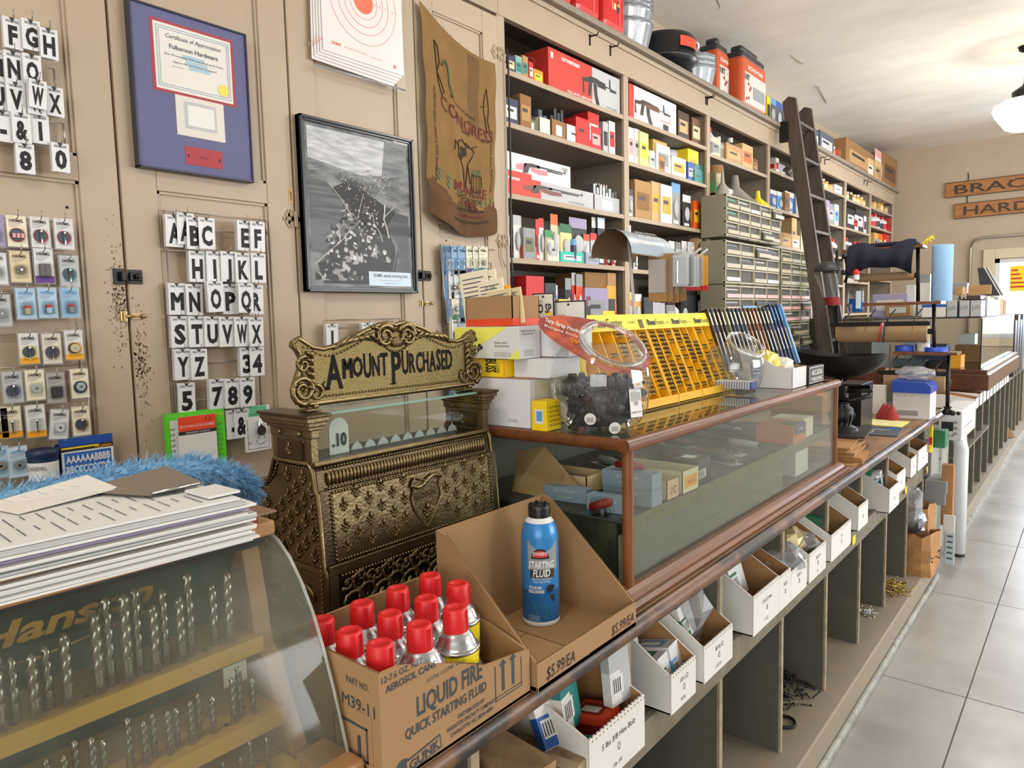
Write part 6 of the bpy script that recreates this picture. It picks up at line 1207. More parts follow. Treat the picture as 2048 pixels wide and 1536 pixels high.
b = MB(); b.lathe([(.035, 0), (.04, .01), (.04, .03), (.02, .035)], K('#c46a2a'), (-.93, 3.2, CT + .14), 14, None, True, .7); b.build('orange_cup', label='orange brown cup behind the scale', cat='cup')
cbox('black_machine', 'low black desk machine on the counter behind the scale', 1672, 1722, 838, 768, 3.3, .2, M_blackt, lambda b, x0, x1, y, z0, z1: [b.ry(y - .001, x0 + .02, x1 - .03, z0 + .03 + k * .03, z0 + .036 + k * .03, K('grey')) for k in range(3)], cat='machine')
b = MB(); b.box(-1.10, -.93, 3.18, 3.30, CT + .17, CT + .20, K('orangered')); b.box(-1.12, -.90, 3.17, 3.32, CT, CT + .17, 'dkraft'); b.build('orange_lid_box', label='brown box with an orange top at the left behind the scale', cat='box')
cbox('white_paper_pile', 'leaning white papers behind the scale neck', 1725, 1770, 815, 770, 3.95, .03, 'paper', cat='paper')
b = MB(); p = P2(1880, 699, CY - .02); b.lathe([(.05, 0), (.05, .022), (.035, .022), (.035, 0)], K('#2448b0'), (p.x - .02, CY, M1.z + .009), 24); b.build('blue_tape', label='roll of blue tape on the lower wooden shelf of the rack', cat='tape')
b = MB(); p = P2(1795, 695, CY); b.lathe([(.045, 0), (.045, .03), (.035, .03), (.035, 0)], K('#2448b0'), (P2(1808, 695).x, CY + .02, M1.z + .009), 24); b.build('blue_tape', label='roll of blue tape behind the hanging brown roll', cat='tape')
b = MB(); p = P2(1840, 695, CY + .25); b.lathe([(.03, 0), (.03, .04), (.02, .04), (.02, 0)], K('white'), (P2(1845, 695).x, CY + .02, M1.z + .009), 24); b.build('white_tape', label='roll of white tape between two blue ones behind the rack', cat='tape')
# ================================================================ goods hung on the cupboards
WX = CX + .002
def rect(TL, BR, x=None): a = onx(*TL, x or CX + .02); c = onx(*BR, x or CX + .02); return a.y, c.y, c.z, a.z
# framed certificate
y0, y1, z0, z1 = .905, 1.255, 1.875, 2.325
fr = thing('certificate_frame', 'blue matted framed certificate of appreciation leaning on the upper cupboard door', 'framed certificate', (WX, (y0 + y1) / 2, z0)); xf_ = WX + .026
b = MB(); b.box(WX, xf_ - .003, y0 + .002, y1 - .002, z0 + .002, z1 - .002, mat('blue_mat', '#64658a', .8))
mt = lambda u0, u1, v0, v1, c_, d=.0006: b.rx(xf_ - .003 + d, y0 + (y1 - y0) * u0, y0 + (y1 - y0) * u1, z0 + (z1 - z0) * v0, z0 + (z1 - z0) * v1, K(c_))
mt(.16, .87, .49, .93, mat('red_mat', '#a8434c', .8)); mt(.185, .845, .507, .912, '#dcd8d0', .0010); mt(.33, .75, .24, .49, '#d6d0c4', .0008); mt(.40, .68, .29, .46, 'lgrey', .0011); mt(.385, .71, .06, .175, mat('red_mat', '#a8434c'), .0010); mt(.43, .66, .31, .44, 'paper', .0013)
b.build('mat_board', fr)
b = MB(); yc = y0 + (y1 - y0) * .515; e = xf_ - .0012; bl = K('#8fb3c4')
def ln(a, c, w_=.0014, m=bl): b.tube([(e, *a), (e, *c)], w_ / 2, m, 4)
ya, yb, za, zb_ = y0 + .073, y0 + .288, z0 + .237, z0 + .402
for d in (0, .006): ln((ya + d, za + d), (yb - d, za + d)); ln((ya + d, zb_ - d), (yb - d, zb_ - d)); ln((ya + d, za + d), (ya + d, zb_ - d)); ln((yb - d, za + d), (yb - d, zb_ - d))
b.tx('Certificate of Appreciation', .012, e, yc, z0 + .373, K('slate'), w=.165, sx=0, sh=.2); b.tx('Fulkerson Hardware', .013, e, yc, z0 + .345, K('slate'), w=.145, sx=0, bold=.01)
b.tx('For Providing Educational and Civic', .006, e, yc, z0 + .325, K('slate'), w=.175, sx=0, sh=.2); b.tx('support for the School Courtyard', .006, e, yc, z0 + .308, K('slate'), w=.13, sx=0, sh=.2); b.tx('John Anderson', .004, e, yc - .05, z0 + .296, K('grey'), w=.04)
for k in range(3): b.rx(e - .0003, yc - .035 + .008 * k, yc + .03 + .008 * k, z0 + .298 + .014 * (2 - k), z0 + .309 + .014 * (2 - k), K('#9fc0cf'))
b.lathe([(.017, 0), (.017, .0004)], K('#e3d24a', .35), (e, y1 - .085, z0 + .262), 24, Matrix.Rotation(math.pi / 2, 3, 'Y')); b.tx('Thank you', .005, e, y0 + .19, z0 + .05, K('dark'), w=.06)
for yy in (y0 + .145, y0 + .24): b.ball((e, yy, z0 + .052), .003, K('dark'), 6, (.1, 1, 1.6))
b.build('certificate_print', fr)
b = MB(); fm = mat('dark_blue_frame', '#2a2c40', .3)
for q in ((y0, y0 + .006, z0, z1), (y1 - .006, y1, z0, z1), (y0, y1, z0, z0 + .006), (y0, y1, z1 - .006, z1)): b.box(WX, xf_ + .002, *q, fm, .0015)
b.build('frame', fr); MB().rx(xf_, y0 + .005, y1 - .005, z0 + .005, z1 - .005, M_pic).build('glass', fr)
# framed aerial photograph
y0, y1, z0, z1 = 1.432, 1.938, 1.538, 2.125
fr = thing('framed_photograph', 'black framed black and white aerial photograph captioned SOMIS aerial looking East', 'framed photograph', (WX, (y0 + y1) / 2, z0)); e = WX + .018
def aerial():
    m = bpy.data.materials.new('aerial_print'); m.use_nodes = True; t = m.node_tree; N = t.nodes; L = t.links; bs = N['Principled BSDF']; bs.inputs['Roughness'].default_value = .6
    tcn = N.new('ShaderNodeTexCoord'); mp = N.new('ShaderNodeMapping'); L.new(tcn.outputs['Object'], mp.inputs[0]); mp.inputs['Scale'].default_value = (1, 1.2, 3.4)
    a = N.new('ShaderNodeTexNoise'); a.inputs['Scale'].default_value = 5; a.inputs['Detail'].default_value = 12; a.inputs['Roughness'].default_value = .62; L.new(mp.outputs[0], a.inputs['Vector'])
    cr = N.new('ShaderNodeValToRGB'); L.new(a.outputs[0], cr.inputs[0]); E_ = cr.color_ramp.elements; E_[0].position = .38; E_[0].color = (.035, .037, .04, 1); E_[1].position = .7; E_[1].color = (.32, .33, .34, 1); L.new(cr.outputs[0], bs.inputs['Base Color']); return m
MA = aerial(); b = MB(); b.box(WX, e, y0 + .01, y1 - .01, z0 + .01, z1 - .01, MA)
W_, H_ = y1 - y0 - .06, z1 - z0 - .06; u0, v0 = y0 + .03, z0 + .03
def pt_(u, v, d=.0004): return (e + d, u0 + W_ * u, v0 + H_ * v)
def pl(pts, m, d=.0005): b.add([pt_(u, v, d) for u, v in pts], [tuple(range(len(pts)))], m)
G = lambda v: K('#%02x%02x%02x' % (v, v, v + 2 if v < 250 else v), .6)
pl([(0, .72), (.2, .74), (.55, .70), (1, .80), (1, 1), (0, 1)], mat('aerial_hills', '#8d8f92', .6, 0, .35, 9, c2='#5c5f63', stretch=(1, 1, 5), cpos=(.35, .65)), .0005)
pl([(.0, .80), (.5, .74), (.72, .76), (.76, 1), (0, 1)], mat('aerial_bright_field', '#c9cbcd', .6, 0, .2, 14, c2='#9a9da1', stretch=(1, 1, 6), cpos=(.35, .65)), .0006)
pl([(0, .20), (.12, .22), (.3, .32), (.42, .42), (.36, .5), (.24, .60), (.18, .66), (0, .68)], mat('aerial_left_fields', '#6a6c6f', .6, 0, .2, 12, c2='#484a4d', stretch=(1, .4, 9), cpos=(.35, .65)), .0006)
pl([(.74, .42), (.82, .52), (1, .50), (1, 0), (.88, 0), (.9, .25)], mat('aerial_right_field', '#3e4043', .6, 0, .25, 9, c2='#56585b', stretch=(1, .6, 4)), .0006)
pl([(.2, .62), (.34, .68), (.52, .64), (.72, .56), (.86, .52), (.76, .42), (.86, .2), (.8, .0), (.1, 0), (.05, .12), (.3, .3), (.47, .42), (.36, .54)], G(34), .0008)
rr_ = random.Random(9)
for k in range(560):   # roofs and trees of the town
    v = rr_.random() ** 1.3 * .62; cu = .40 + .12 * (v > .4) + .03 * math.sin(9 * v); wd = .36 * (1 - v) ** 1.4 + .05; u = cu + rr_.uniform(-wd, wd)
    if not (.03 < u < .9) or (v < .14 and u > .45): continue
    s_ = (.005 + .030 * (1 - v / .62)) * rr_.uniform(.5, 1.3); g_ = rr_.choice([22, 24, 30, 30, 205, 165, 140, 60, 185]); a = rr_.uniform(.3, .9)
    n = 4 if g_ > 90 else 7; pl([(min(.97, max(.02, u + s_ * math.cos(a + i * 6.283 / n) * rr_.uniform(.7, 1.3))), min(.97, max(.02, v + s_ * .8 * math.sin(a + i * 6.283 / n) * rr_.uniform(.7, 1.2)))) for i in range(n)], G(g_), .0009 + k * .000001)
for k in range(160):
    u, v = rr_.uniform(.25, .8), rr_.uniform(.62, .78); s_ = rr_.uniform(.003, .008); pl([(u + s_ * math.cos(i * 1.2), v + s_ * .6 * math.sin(i * 1.2)) for i in range(5)], G(rr_.choice([40, 190, 210, 60])), .0010)
for pts, r_ in (([(.74, .56), (.72, .46), (.75, .40), (.77, .33)], .006), ([(.52, .62), (.47, .5), (.44, .42), (.50, .30)], .0015), ([(.17, .66), (.28, .58), (.40, .44), (.36, .35), (.30, .30), (.02, .12)], .0022), ([(.60, .5), (.62, .42), (.68, .36), (.70, .30)], .003), ([(.86, .30), (.84, .2), (.80, .1)], .001), ([(0, .96), (.3, .88), (.6, .82)], .0025), ([(.72, .47), (.85, .56), (1, .52)], .0025)):
    b.tube([pt_(u, v, .0008) for u, v in pts], r_ * .7, G(205), 4)
b.build('aerial_print', fr)
b = MB(); ff = mat('black_moulding', '#1f232b', .3, 0, .05)
for k, (t_, x_) in enumerate(((.024, .016), (.018, .024), (.010, .030))):
    for q in ((y0, y0 + t_, z0, z1), (y1 - t_, y1, z0, z1), (y0, y1, z0, z0 + t_), (y0, y1, z1 - t_, z1)): b.box(WX, WX + x_, *q, ff, .002)
b.build('frame', fr); MB().rx(e + .004, y0 + .01, y1 - .01, z0 + .01, z1 - .01, M_pic).build('glass', fr)
b = MB(); b.box(e + .0012, e + .002, y1 - .235, y1 - .03, z0 + .026, z0 + .078, 'pblue'); b.tx('SOMIS aerial looking East', .0135, e + .0022, y1 - .13, z0 + .058, K('slate'), w=.17, sx=0, bold=.01); b.tx('provided by the town library archive', .005, e + .0022, y1 - .13, z0 + .044, K('grey'), w=.15); b.tx('photograph circa 1950', .005, e + .0022, y1 - .13, z0 + .034, K('grey'), w=.11); b.build('caption', fr, 'pale blue typed caption strip')
# stacked paper targets in a plastic sleeve
y0, y1, z1_ = 1.515, 1.90, 2.80
M_tg = mat('target_paper', '#e4dedb', .6); M_or = mat('target_orange', '#e8633b', .6); M_orl = mat('target_line', '#e3a58f', .6)
for k in range(5):
    d = k * .0035; b = MB(turn(0, 1.7, 0) @ Matrix.Translation((0, 1.7, 2.55)) @ Matrix.Rotation((k - 2) * .006 - .012, 4, 'X') @ Matrix.Translation((0, -1.7, -2.55))); x = WX + .012 + d; yo = -.022 + k * .008; zb0 = 2.315 + .010 * k; ya, yb = 1.53 + yo, 1.895 + yo
    b.box(x, x + .0012, ya, yb, zb0, 2.80, M_tg); cy_, cz_ = (ya + yb) / 2, zb0 + .215
    if k == 4:
        x2 = x + .0016; b.lathe([(.044, 0), (.044, .0003)], M_or, (x2 - .0002, cy_, cz_), 36, Matrix.Rotation(math.pi / 2, 3, 'Y'))
        for r_ in (.062, .088, .115, .15): b.tube([(x2, cy_ + r_ * math.cos(a), cz_ + r_ * math.sin(a)) for a in [i * .1309 for i in range(48)]], .0011, M_orl, 4, True)
        for sg in (-1, 1):
            for j, r_ in enumerate((.053, .075, .102, .135)): b.tx(str(9 - j), .009, x2, cy_ + sg * r_, cz_ - .004, M_or)
        b.tx('X', .006, x2 + .0003, cy_, cz_, M_tg); b.tx('CROSMAN', .010, x2, ya + .055, zb0 + .030, M_or, w=.04, bold=.02); b.tx('RIFLE AND PISTOL TARGET', .006, x2, ya + .14, zb0 + .03, M_orl, w=.10); b.tx('OFFICIAL TARGET', .006, x2, yb - .13, zb0 + .026, M_orl, w=.05); b.lathe([(.007, 0), (.007, .0002)], M_or, (x2, yb - .045, zb0 + .022), 14, Matrix.Rotation(math.pi / 2, 3, 'Y'))
    else: b.tx('TARGET', .01, x + .0016, ya + .012, zb0 + .04, M_orl)
    b.build('paper_target', label=['rearmost paper target in the stack hung above the aerial photograph', 'second paper target from the back above the aerial photograph', 'middle paper target in the stack above the aerial photograph', 'second paper target from the front above the aerial photograph', 'front paper target with orange bullseye hung above the aerial photograph'][k], cat='target', group='paper targets above the aerial photograph')
b = MB(); x = WX + .036; n = 10; vs_ = [(x + .002 * math.sin(i * 1.7 + j), 1.50 + .405 * i / n, 2.29 + .5 * j / n) for i in range(n + 1) for j in range(n + 1)]; b.add(vs_, [(i * (n + 1) + j, (i + 1) * (n + 1) + j, (i + 1) * (n + 1) + j + 1, i * (n + 1) + j + 1) for i in range(n) for j in range(n)], clear('target_sleeve', '#fdfdfd', .35, .04, '#ffffff', .15), True); b.tube([(x, 1.51, 2.292), (x, 1.90, 2.30)], .004, M_bag, 5); b.build('plastic_sleeve', label='clear plastic sleeve over the stacked paper targets', cat='sleeve')
# burlap sack
M_bur = mat('burlap', '#86653b', .95, 0, .12, 9, .6, 300); M_burd = mat('burlap_stained', '#5f4124', .95, 0, .12, 9, .6, 300); M_bur3 = mat('burlap_faded_band', '#6f5432', .95, 0, .15, 12, .5, 300)
bs_ = thing('burlap_sack', 'brown burlap sack printed CONGRESS and MANURE pinned on the cupboard beside the shelves', 'sack', (WX, 2.22, 1.82)); NI, NJ = 34, 60
def sk(u, v):   # u across, v up
    ytl, ytr, ybl, ybr = 2.008, 2.445, 2.012, 2.43; y = (ybl + (ytl - ybl) * v) * (1 - u) + (ybr + (ytr - ybr) * v) * u
    zt_ = 2.665 - .13 * math.sin(min(1, u * 1.15) * 1.5) ** 1.2 + .085 * max(0, u - .5) * 0; zb_ = 1.865 - .055 * math.sin(math.pi * u) ** .7 - .05 * u; z = zb_ + (zt_ - zb_) * v
    y += -.02 * (1 - u) * math.sin(math.pi * v) * -1 * .4 + (.012 * math.sin(v * 23) * .3) * (u if u > .5 else 1 - u)
    x = WX + .006 + .010 * (1 + math.sin(u * 5 + v * 3)) + .012 * math.exp(-((u - .28 - .25 * (1 - v)) / .05) ** 2) * (v < .85) + .020 * max(0, .22 - v) / .22 * math.sin(u * 9)
    return (x + (.01 if v < .15 else 0), y, z)
b = MB(); vs_ = [sk(i / NI, j / NJ) for i in range(NI + 1) for j in range(NJ + 1)]; rr_ = random.Random(3)
fa, fb, fc = [], [], []
for i in range(NI):
    for j in range(NJ):
        f = (i * (NJ + 1) + j, (i + 1) * (NJ + 1) + j, (i + 1) * (NJ + 1) + j + 1, i * (NJ + 1) + j + 1); u, v = i / NI, j / NJ
        if v < .165 + .018 * math.sin(u * 14) + .012 * math.sin(u * 31): fb.append(f)
        elif .60 < u < .74 + .0 and v > .56 and v < .97: fc.append(f)
        else: fa.append(f)
b.add(vs_, fa, M_bur, True); n = len(vs_); b.v = b.v; 
b.f += fb; b.mi += [b.mid(M_burd)] * len(fb); b.sm += [True] * len(fb); b.f += fc; b.mi += [b.mid(M_bur3)] * len(fc); b.sm += [True] * len(fc)
for k in range(9): p = Vector(sk(.12 + .1 * k, .995)); b.tube([p, p + Vector((.004, .004, .012))], .0008, M_bur, 4)
b.build('burlap_cloth', bs_)
def skt(b, t_, h, u, v, w_, m, slope=0, bold=.01, vert=False, arc=0):   # lettering laid on the cloth
    vv, ff = glyphs(t_, bold); x0 = min(p[0] for p in vv); x1 = max(p[0] for p in vv); kx = w_ / (x1 - x0); kz = h / .72; out = []
    for p in vv:
        du = (p[0] - (x0 + x1) / 2) * kx / .43; dv = p[1] * kz / .8
        if vert: uu, vvv = u + p[1] * kz / .43, v - (p[0] - (x0 + x1) / 2) * kx / .8
        else: uu, vvv = u + du, v + dv + slope * du + arc * du * du
        q = sk(min(.99, max(.01, uu)), min(.99, max(.01, vvv))); out.append((q[0] + .0028, q[1], q[2]))
    b.add(out, ff, m)
M_pr = mat('faded_red_ink', '#6d2f2a', .95); M_pk = mat('faded_black_ink', '#33291c', .95); M_pg = mat('faded_green_ink', '#6c7350', .95)
def skl(b, pts, r_, m): b.tube([Vector(sk(u, v)) + Vector((.002, 0, 0)) for u, v in pts], r_, m, 5)
b = MB(); skt(b, 'CONGRESS', .055, .58, .56, .32, M_pr, -.06, .0); skt(b, 'BRAND', .012, .58, .545, .05, M_pk); skt(b, 'MANURE', .045, .62, .215, .22, M_pr); skt(b, 'FOR GROWING', .02, .62, .185, .17, M_pk); skt(b, 'YES', .035, .62, .145, .09, M_pr)
for k, (u, v) in enumerate(((.16, .215), (.29, .21), (.42, .20), (.72, .165), (.80, .17), (.88, .175), (.95, .18))): skt(b, '$', .05 if k < 2 else .03, u, v, .03 if k < 2 else .018, M_pg)
skt(b, 'PROMOTES GRAFT, GREED & PORK BARRELING', .012, .10, .42, .36, M_pk, vert=True); skt(b, 'ORGANIC BULL FERTILIZER', .010, .93, .42, .28, M_pk, vert=True); skt(b, 'A PRODUCT OF THE LAND', .012, .52, .655, .16, M_pk, -.08); skt(b, 'NET WT', .012, .86, .535, .05, M_pk)
for k, s2 in enumerate(('FRESH FROM WASHINGTON', 'GUARANTEED NATURAL', 'PRODUCES CORRUPTION & INFLATION')): skt(b, s2, .013, .58, .125 - .03 * k, .18 + .05 * (k == 2), M_pk if k != 1 else M_pr, .05)
b.build('sack_lettering', bs_)
b = MB(); cu, cv = .54, .42   # plain outline drawing of a cow, barrel, pipe and small animal
skl(b, [(cu - .10, cv + .06), (cu - .02, cv + .085), (cu + .05, cv + .06), (cu + .12, cv + .065), (cu + .16, cv + .05), (cu + .13, cv + .02), (cu + .10, cv - .0), (cu + .05, cv - .03), (cu + .02, cv - .10), (cu - .0, cv - .16), (cu - .03, cv - .16), (cu - .03, cv - .08), (cu - .08, cv - .05), (cu - .12, cv - .02), (cu - .10, cv + .06)], .0022, M_pk)
for pts in ([(cu + .12, cv + .065), (cu + .20, cv + .085)], [(cu + .10, cv + .065), (cu + .04, cv + .08)], [(cu - .10, cv + .02), (cu - .15, cv + .05), (cu - .16, cv + .0)], [(cu - .05, cv - .06), (cu - .03, cv - .18)], [(cu + .05, cv - .04), (cu + .08, cv - .13)]): skl(b, pts, .002, M_pk)
for (du, dv, a_, c2_) in ((-.03, .02, .035, .05), (.02, .03, .025, .04), (-.06, -.01, .03, .03)): 
    o = [Vector(sk(cu + du + a_ * math.cos(i * .6), cv + dv + c2_ * .6 * math.sin(i * .6))) + Vector((.0026, 0, 0)) for i in range(10)]; b.add([tuple(p) for p in o], [tuple(range(10))], M_pk)
bu, bv = .72, .31
skl(b, [(bu - .07, bv + .03), (bu - .08, bv - .02), (bu - .065, bv - .06), (bu + .065, bv - .06), (bu + .08, bv - .02), (bu + .07, bv + .03), (bu - .07, bv + .03)], .0018, M_pk)
for d in (-.04, 0, .04): skl(b, [(bu + d, bv + .03), (bu + d * 1.1, bv - .02), (bu + d, bv - .06)], .0012, M_pk)
for k in range(9): skl(b, [(bu - .06 + .015 * k, bv + .03), (bu - .055 + .015 * k, bv + .05 + .008 * (k % 3))], .003, M_pg)
for k in range(3): skl(b, [(bu - .05 + .04 * k, bv - .065), (bu - .03 + .04 * k, bv - .085), (bu - .01 + .04 * k, bv - .07)], .002, M_pg)
skl(b, [(.16, .88), (.20, .87), (.23, .80), (.19, .74), (.24, .70), (.27, .67), (.23, .64), (.19, .70), (.16, .88)], .002, M_pk); skl(b, [(.26, .80), (.30, .835), (.33, .80), (.34, .73), (.38, .68)], .005, M_pg)
skl(b, [(.84, .80), (.86, .84), (.88, .79), (.90, .72), (.88, .66), (.91, .60), (.87, .59), (.85, .66), (.83, .72), (.84, .80)], .0018, M_pk); skl(b, [(.84, .74), (.79, .73)], .0015, M_pk); b.build('sack_drawings', bs_)
# ---------------------------------------------------------------- wire racks and letter cards
def wire_rack(lab, TLp, BRp, rows, x=CX + .012):
    a = onx(*TLp, x); c = onx(*BRp, x); t = thing('wire_rack', lab, 'rack', (CX, (a.y + c.y) / 2, c.z)); b = MB()
    for y in (a.y, c.y): b.tube([(x, y, a.z), (x, y, c.z)], .0028, M_wire, 6)
    b.build('upright_wire', t); b = MB()
    for r_ in range(rows + 1): z = a.z + (c.z - a.z) * r_ / rows; b.tube([(x, a.y, z), (x, c.y, z)], .0022, M_wire, 6)
    b.build('cross_wire', t); return t
M_card = mat('letter_card', '#d9d9da', .4); M_lt = mat('letter_black', '#060607', .6)
def letter(ch, px, py, where, k=0, w_=.050, h=.091, tilt=0, x=CX + .03, hook=True, nm='letter_card', extra=''):
    p = onx(px, py, x + .006 * k); b = MB(Matrix.Translation(p) @ Matrix.Rotation(tilt, 4, 'X') @ Matrix.Rotation(.03 + .03 * RND.random(), 4, 'Y'))
    for j in range(3): b.box(-.008 * j - .0012, -.008 * j, .0005 * j, w_ + .0005 * j, -h, 0, M_card)
    b.tx(ch, h * .6, .0002, w_ / 2, -h * .86, M_lt, w=w_ * .66, sx=(0 if ch not in 'IJ1EFL-' else .7), bold=.045)
    b.rx(.0002, .006, .02, -.012, -.006, K('grey')); b.rx(.0002, w_ - .022, w_ - .006, -.012, -.006, K('grey')); b.add([(.0003, w_ / 2 - .006, 0), (.0003, w_ / 2 + .006, 0), (.0003, w_ / 2, -.012)], [(0, 1, 2)], K('dark'))
    if hook: b.tube([(-.02, w_ / 2, .0), (.006, w_ / 2, -.002), (.014, w_ / 2, .002), (.016, w_ / 2, .016)], .0014, M_wire, 5)
    o = b.build(nm, label=('card with black %s %s%s' % ({'-': 'dash', '&': 'ampersand', '0': 'zero', '1': 'one', '3': 'three', '4': 'four', '5': 'five', '7': 'seven', '8': 'eight', '9': 'nine'}.get(ch, ch), where, extra)), cat='letter card', org=tuple(p)); return o
wire_rack('wire rack of black letter and number cards on the second cupboard door', (327, 420), (533, 470), 1); wire_rack('lower frame of the letter card rack on the second cupboard door', (333, 500), (525, 855), 5)
R2 = 'in the alphabet rack'
for row, cards in enumerate(([('A', 330, 428), ('A', 353, 424), ('B', 372, 434), ('C', 396, 434), ('E', 474, 440), ('F', 500, 442)], [('H', 377, 501), ('I', 412, 502), ('J', 441, 502), ('K', 470, 505), ('L', 502, 506)], [('M', 336, 566), ('N', 371, 568), ('P', 444, 568), ('R', 497, 570), ('O', 413, 563), ('Q', 476, 566)], [('S', 341, 633), ('T', 376, 633), ('U', 408, 633), ('V', 438, 634), ('W', 468, 634), ('X', 497, 635)],
    [('Y', 348, 699), ('Z', 381, 699), ('3', 479, 695), ('4', 499, 695)], [('5', 356, 768), ('7', 418, 760), ('8', 449, 759), ('9', 480, 757)], [('-', 452, 822), ('&', 468, 820)])):
    for i, (ch, px, py) in enumerate(cards):
        ex_ = ''
        if ch == 'A' and i == 0: ex_ = ', leftmost'
        if ch == 'A' and i == 1: ex_ = ', overlapping its twin'
        letter(ch, px, py, R2, i if ch not in 'OQ' else 6, tilt=(.05 if ch in 'O' else 0), extra=ex_)
R1 = 'in the top left rack'
wire_rack('wire rack of letter cards at the top left of the wall', (-60, 20), (107, 60), 1); wire_rack('middle frame of the top left letter card rack', (-60, 100), (114, 215), 2); wire_rack('lower frame of the top left letter card rack', (-60, 215), (130, 290), 1)
for i, (ch, px, py) in enumerate([('F', 4, 30), ('G', 42, 34), ('H', 78, 52), ('M', -32, 92), ('N', 6, 98), ('O', 44, 104), ('U', -26, 152), ('V', 11, 160), ('W', 52, 165), ('X', 90, 170), ('-', -16, 218), ('&', 22, 222), ('1', 60, 225), ('8', 30, 284), ('0', 102, 283)]): letter(ch, px, py, R1, 1 + i % 3, w_=.040, h=.072)
letter('W', 58, 155, R1, 5, w_=.038, h=.068, extra=', tilted in front of its twin', tilt=-.06)
wire_rack('wire hook bar of number cards behind the cash register sign', (655, 640), (800, 652), 1)
R3 = 'hanging behind the register sign'
letter('1', 652, 648, R3, 1); letter('5', 724, 646, R3, 1); letter('7', 752, 646, R3, 2)
# green and red sticker packet, key ring card
y0, y1, z0, z1 = .930, 1.108, 1.01, 1.178
b = MB(); x = CX + .03; b.box(x - .02, x, y0, y1, z0, z1, mat('lime_card', '#5cc92e', .4)); b.rx(x + .0004, y0 + .01, y1 - .04, z0, z1 - .02, K('paper'))
for k in range(7): b.tx('1 2 3', .007, x + .0007, y1 - .02, z1 - .05 - k * .016, K('dark')); b.tx('109', .007, x + .0007, y0 + .016, z1 - .05 - k * .016, K('dark'))
b.tx('GOLD', .008, x + .0005, y1 - .02, z1 - .02, K('yellow')); b.build('sticker_packet', label='lime green packet of vinyl numbers behind the red headed packet', cat='packet')
b = MB(turn(x, y0, 0)); x += .012; ya, yb = y0 + .028, y1 - .035; b.box(x - .003, x, ya, yb, z0, z1 - .012, 'paper'); b.rx(x + .0003, ya, yb, z1 - .055, z1 - .012, K('orangered')); b.tx('DIE CUT VINYL LETTERS & NUMBERS', .008, x + .0006, (ya + yb) / 2, z1 - .045, K('paper'), w=.105, sx=0); b.rx(x + .0003, ya, yb, z1 - .066, z1 - .055, K('dark')); b.tx('PERMANENT ADHESIVE', .005, x + .0006, (ya + yb) / 2, z1 - .063, K('paper'), w=.09); b.tx('3 2', .012, x + .0006, yb - .025, z1 - .03, K('dark')); b.build('sticker_packet', label='red headed packet of vinyl letters in front of the lime green one', cat='packet')
q = onx(487, 815, CX + .03); b = MB(); y0, z1 = q.y, q.z; x = CX + .035; b.box(x - .012, x, y0, y0 + .088, z1 - .145, z1, M_card, .002); b.rx(x + .0004, y0 + .012, y0 + .076, z1 - .032, z1 - .0, K('#5fb58a')); b.tx('LUCKY LINE', .007, x + .0008, y0 + .044, z1 - .028, K('dgreen'), w=.05)
for k in range(2): b.rx(x + .0003, y0 + .006 + k * .074, y0 + .0075 + k * .074, z1 - .135, z1 - .04, K('dark'))
b.rx(x + .0003, y0 + .006, y0 + .082, z1 - .137, z1 - .1355, K('dark')); b.tx('KEY RETRIEVER', .008, x + .0005, y0 + .012, z1 - .12, K('dark'), w=.01)
b.lathe([(.008, 0), (.009, .004), (.009, .02), (.005, .024), (.004, .032)], M_chrome, (x + .008, y0 + .046, z1 - .07), 12); b.lathe([(.016, 0), (.016, .012)], M_chrome, (x + .004, y0 + .046, z1 - .078), 14, Matrix.Rotation(math.pi / 2, 3, 'Y')); b.tube([(x + .009, y0 + .046 + .016 * math.cos(a), z1 - .105 + .016 * math.sin(a)) for a in [i * .4 for i in range(16)]], .0018, M_chrome, 6, True); b.build('key_ring_card', label='white card with chrome key ring and green head beside the register', cat='card')
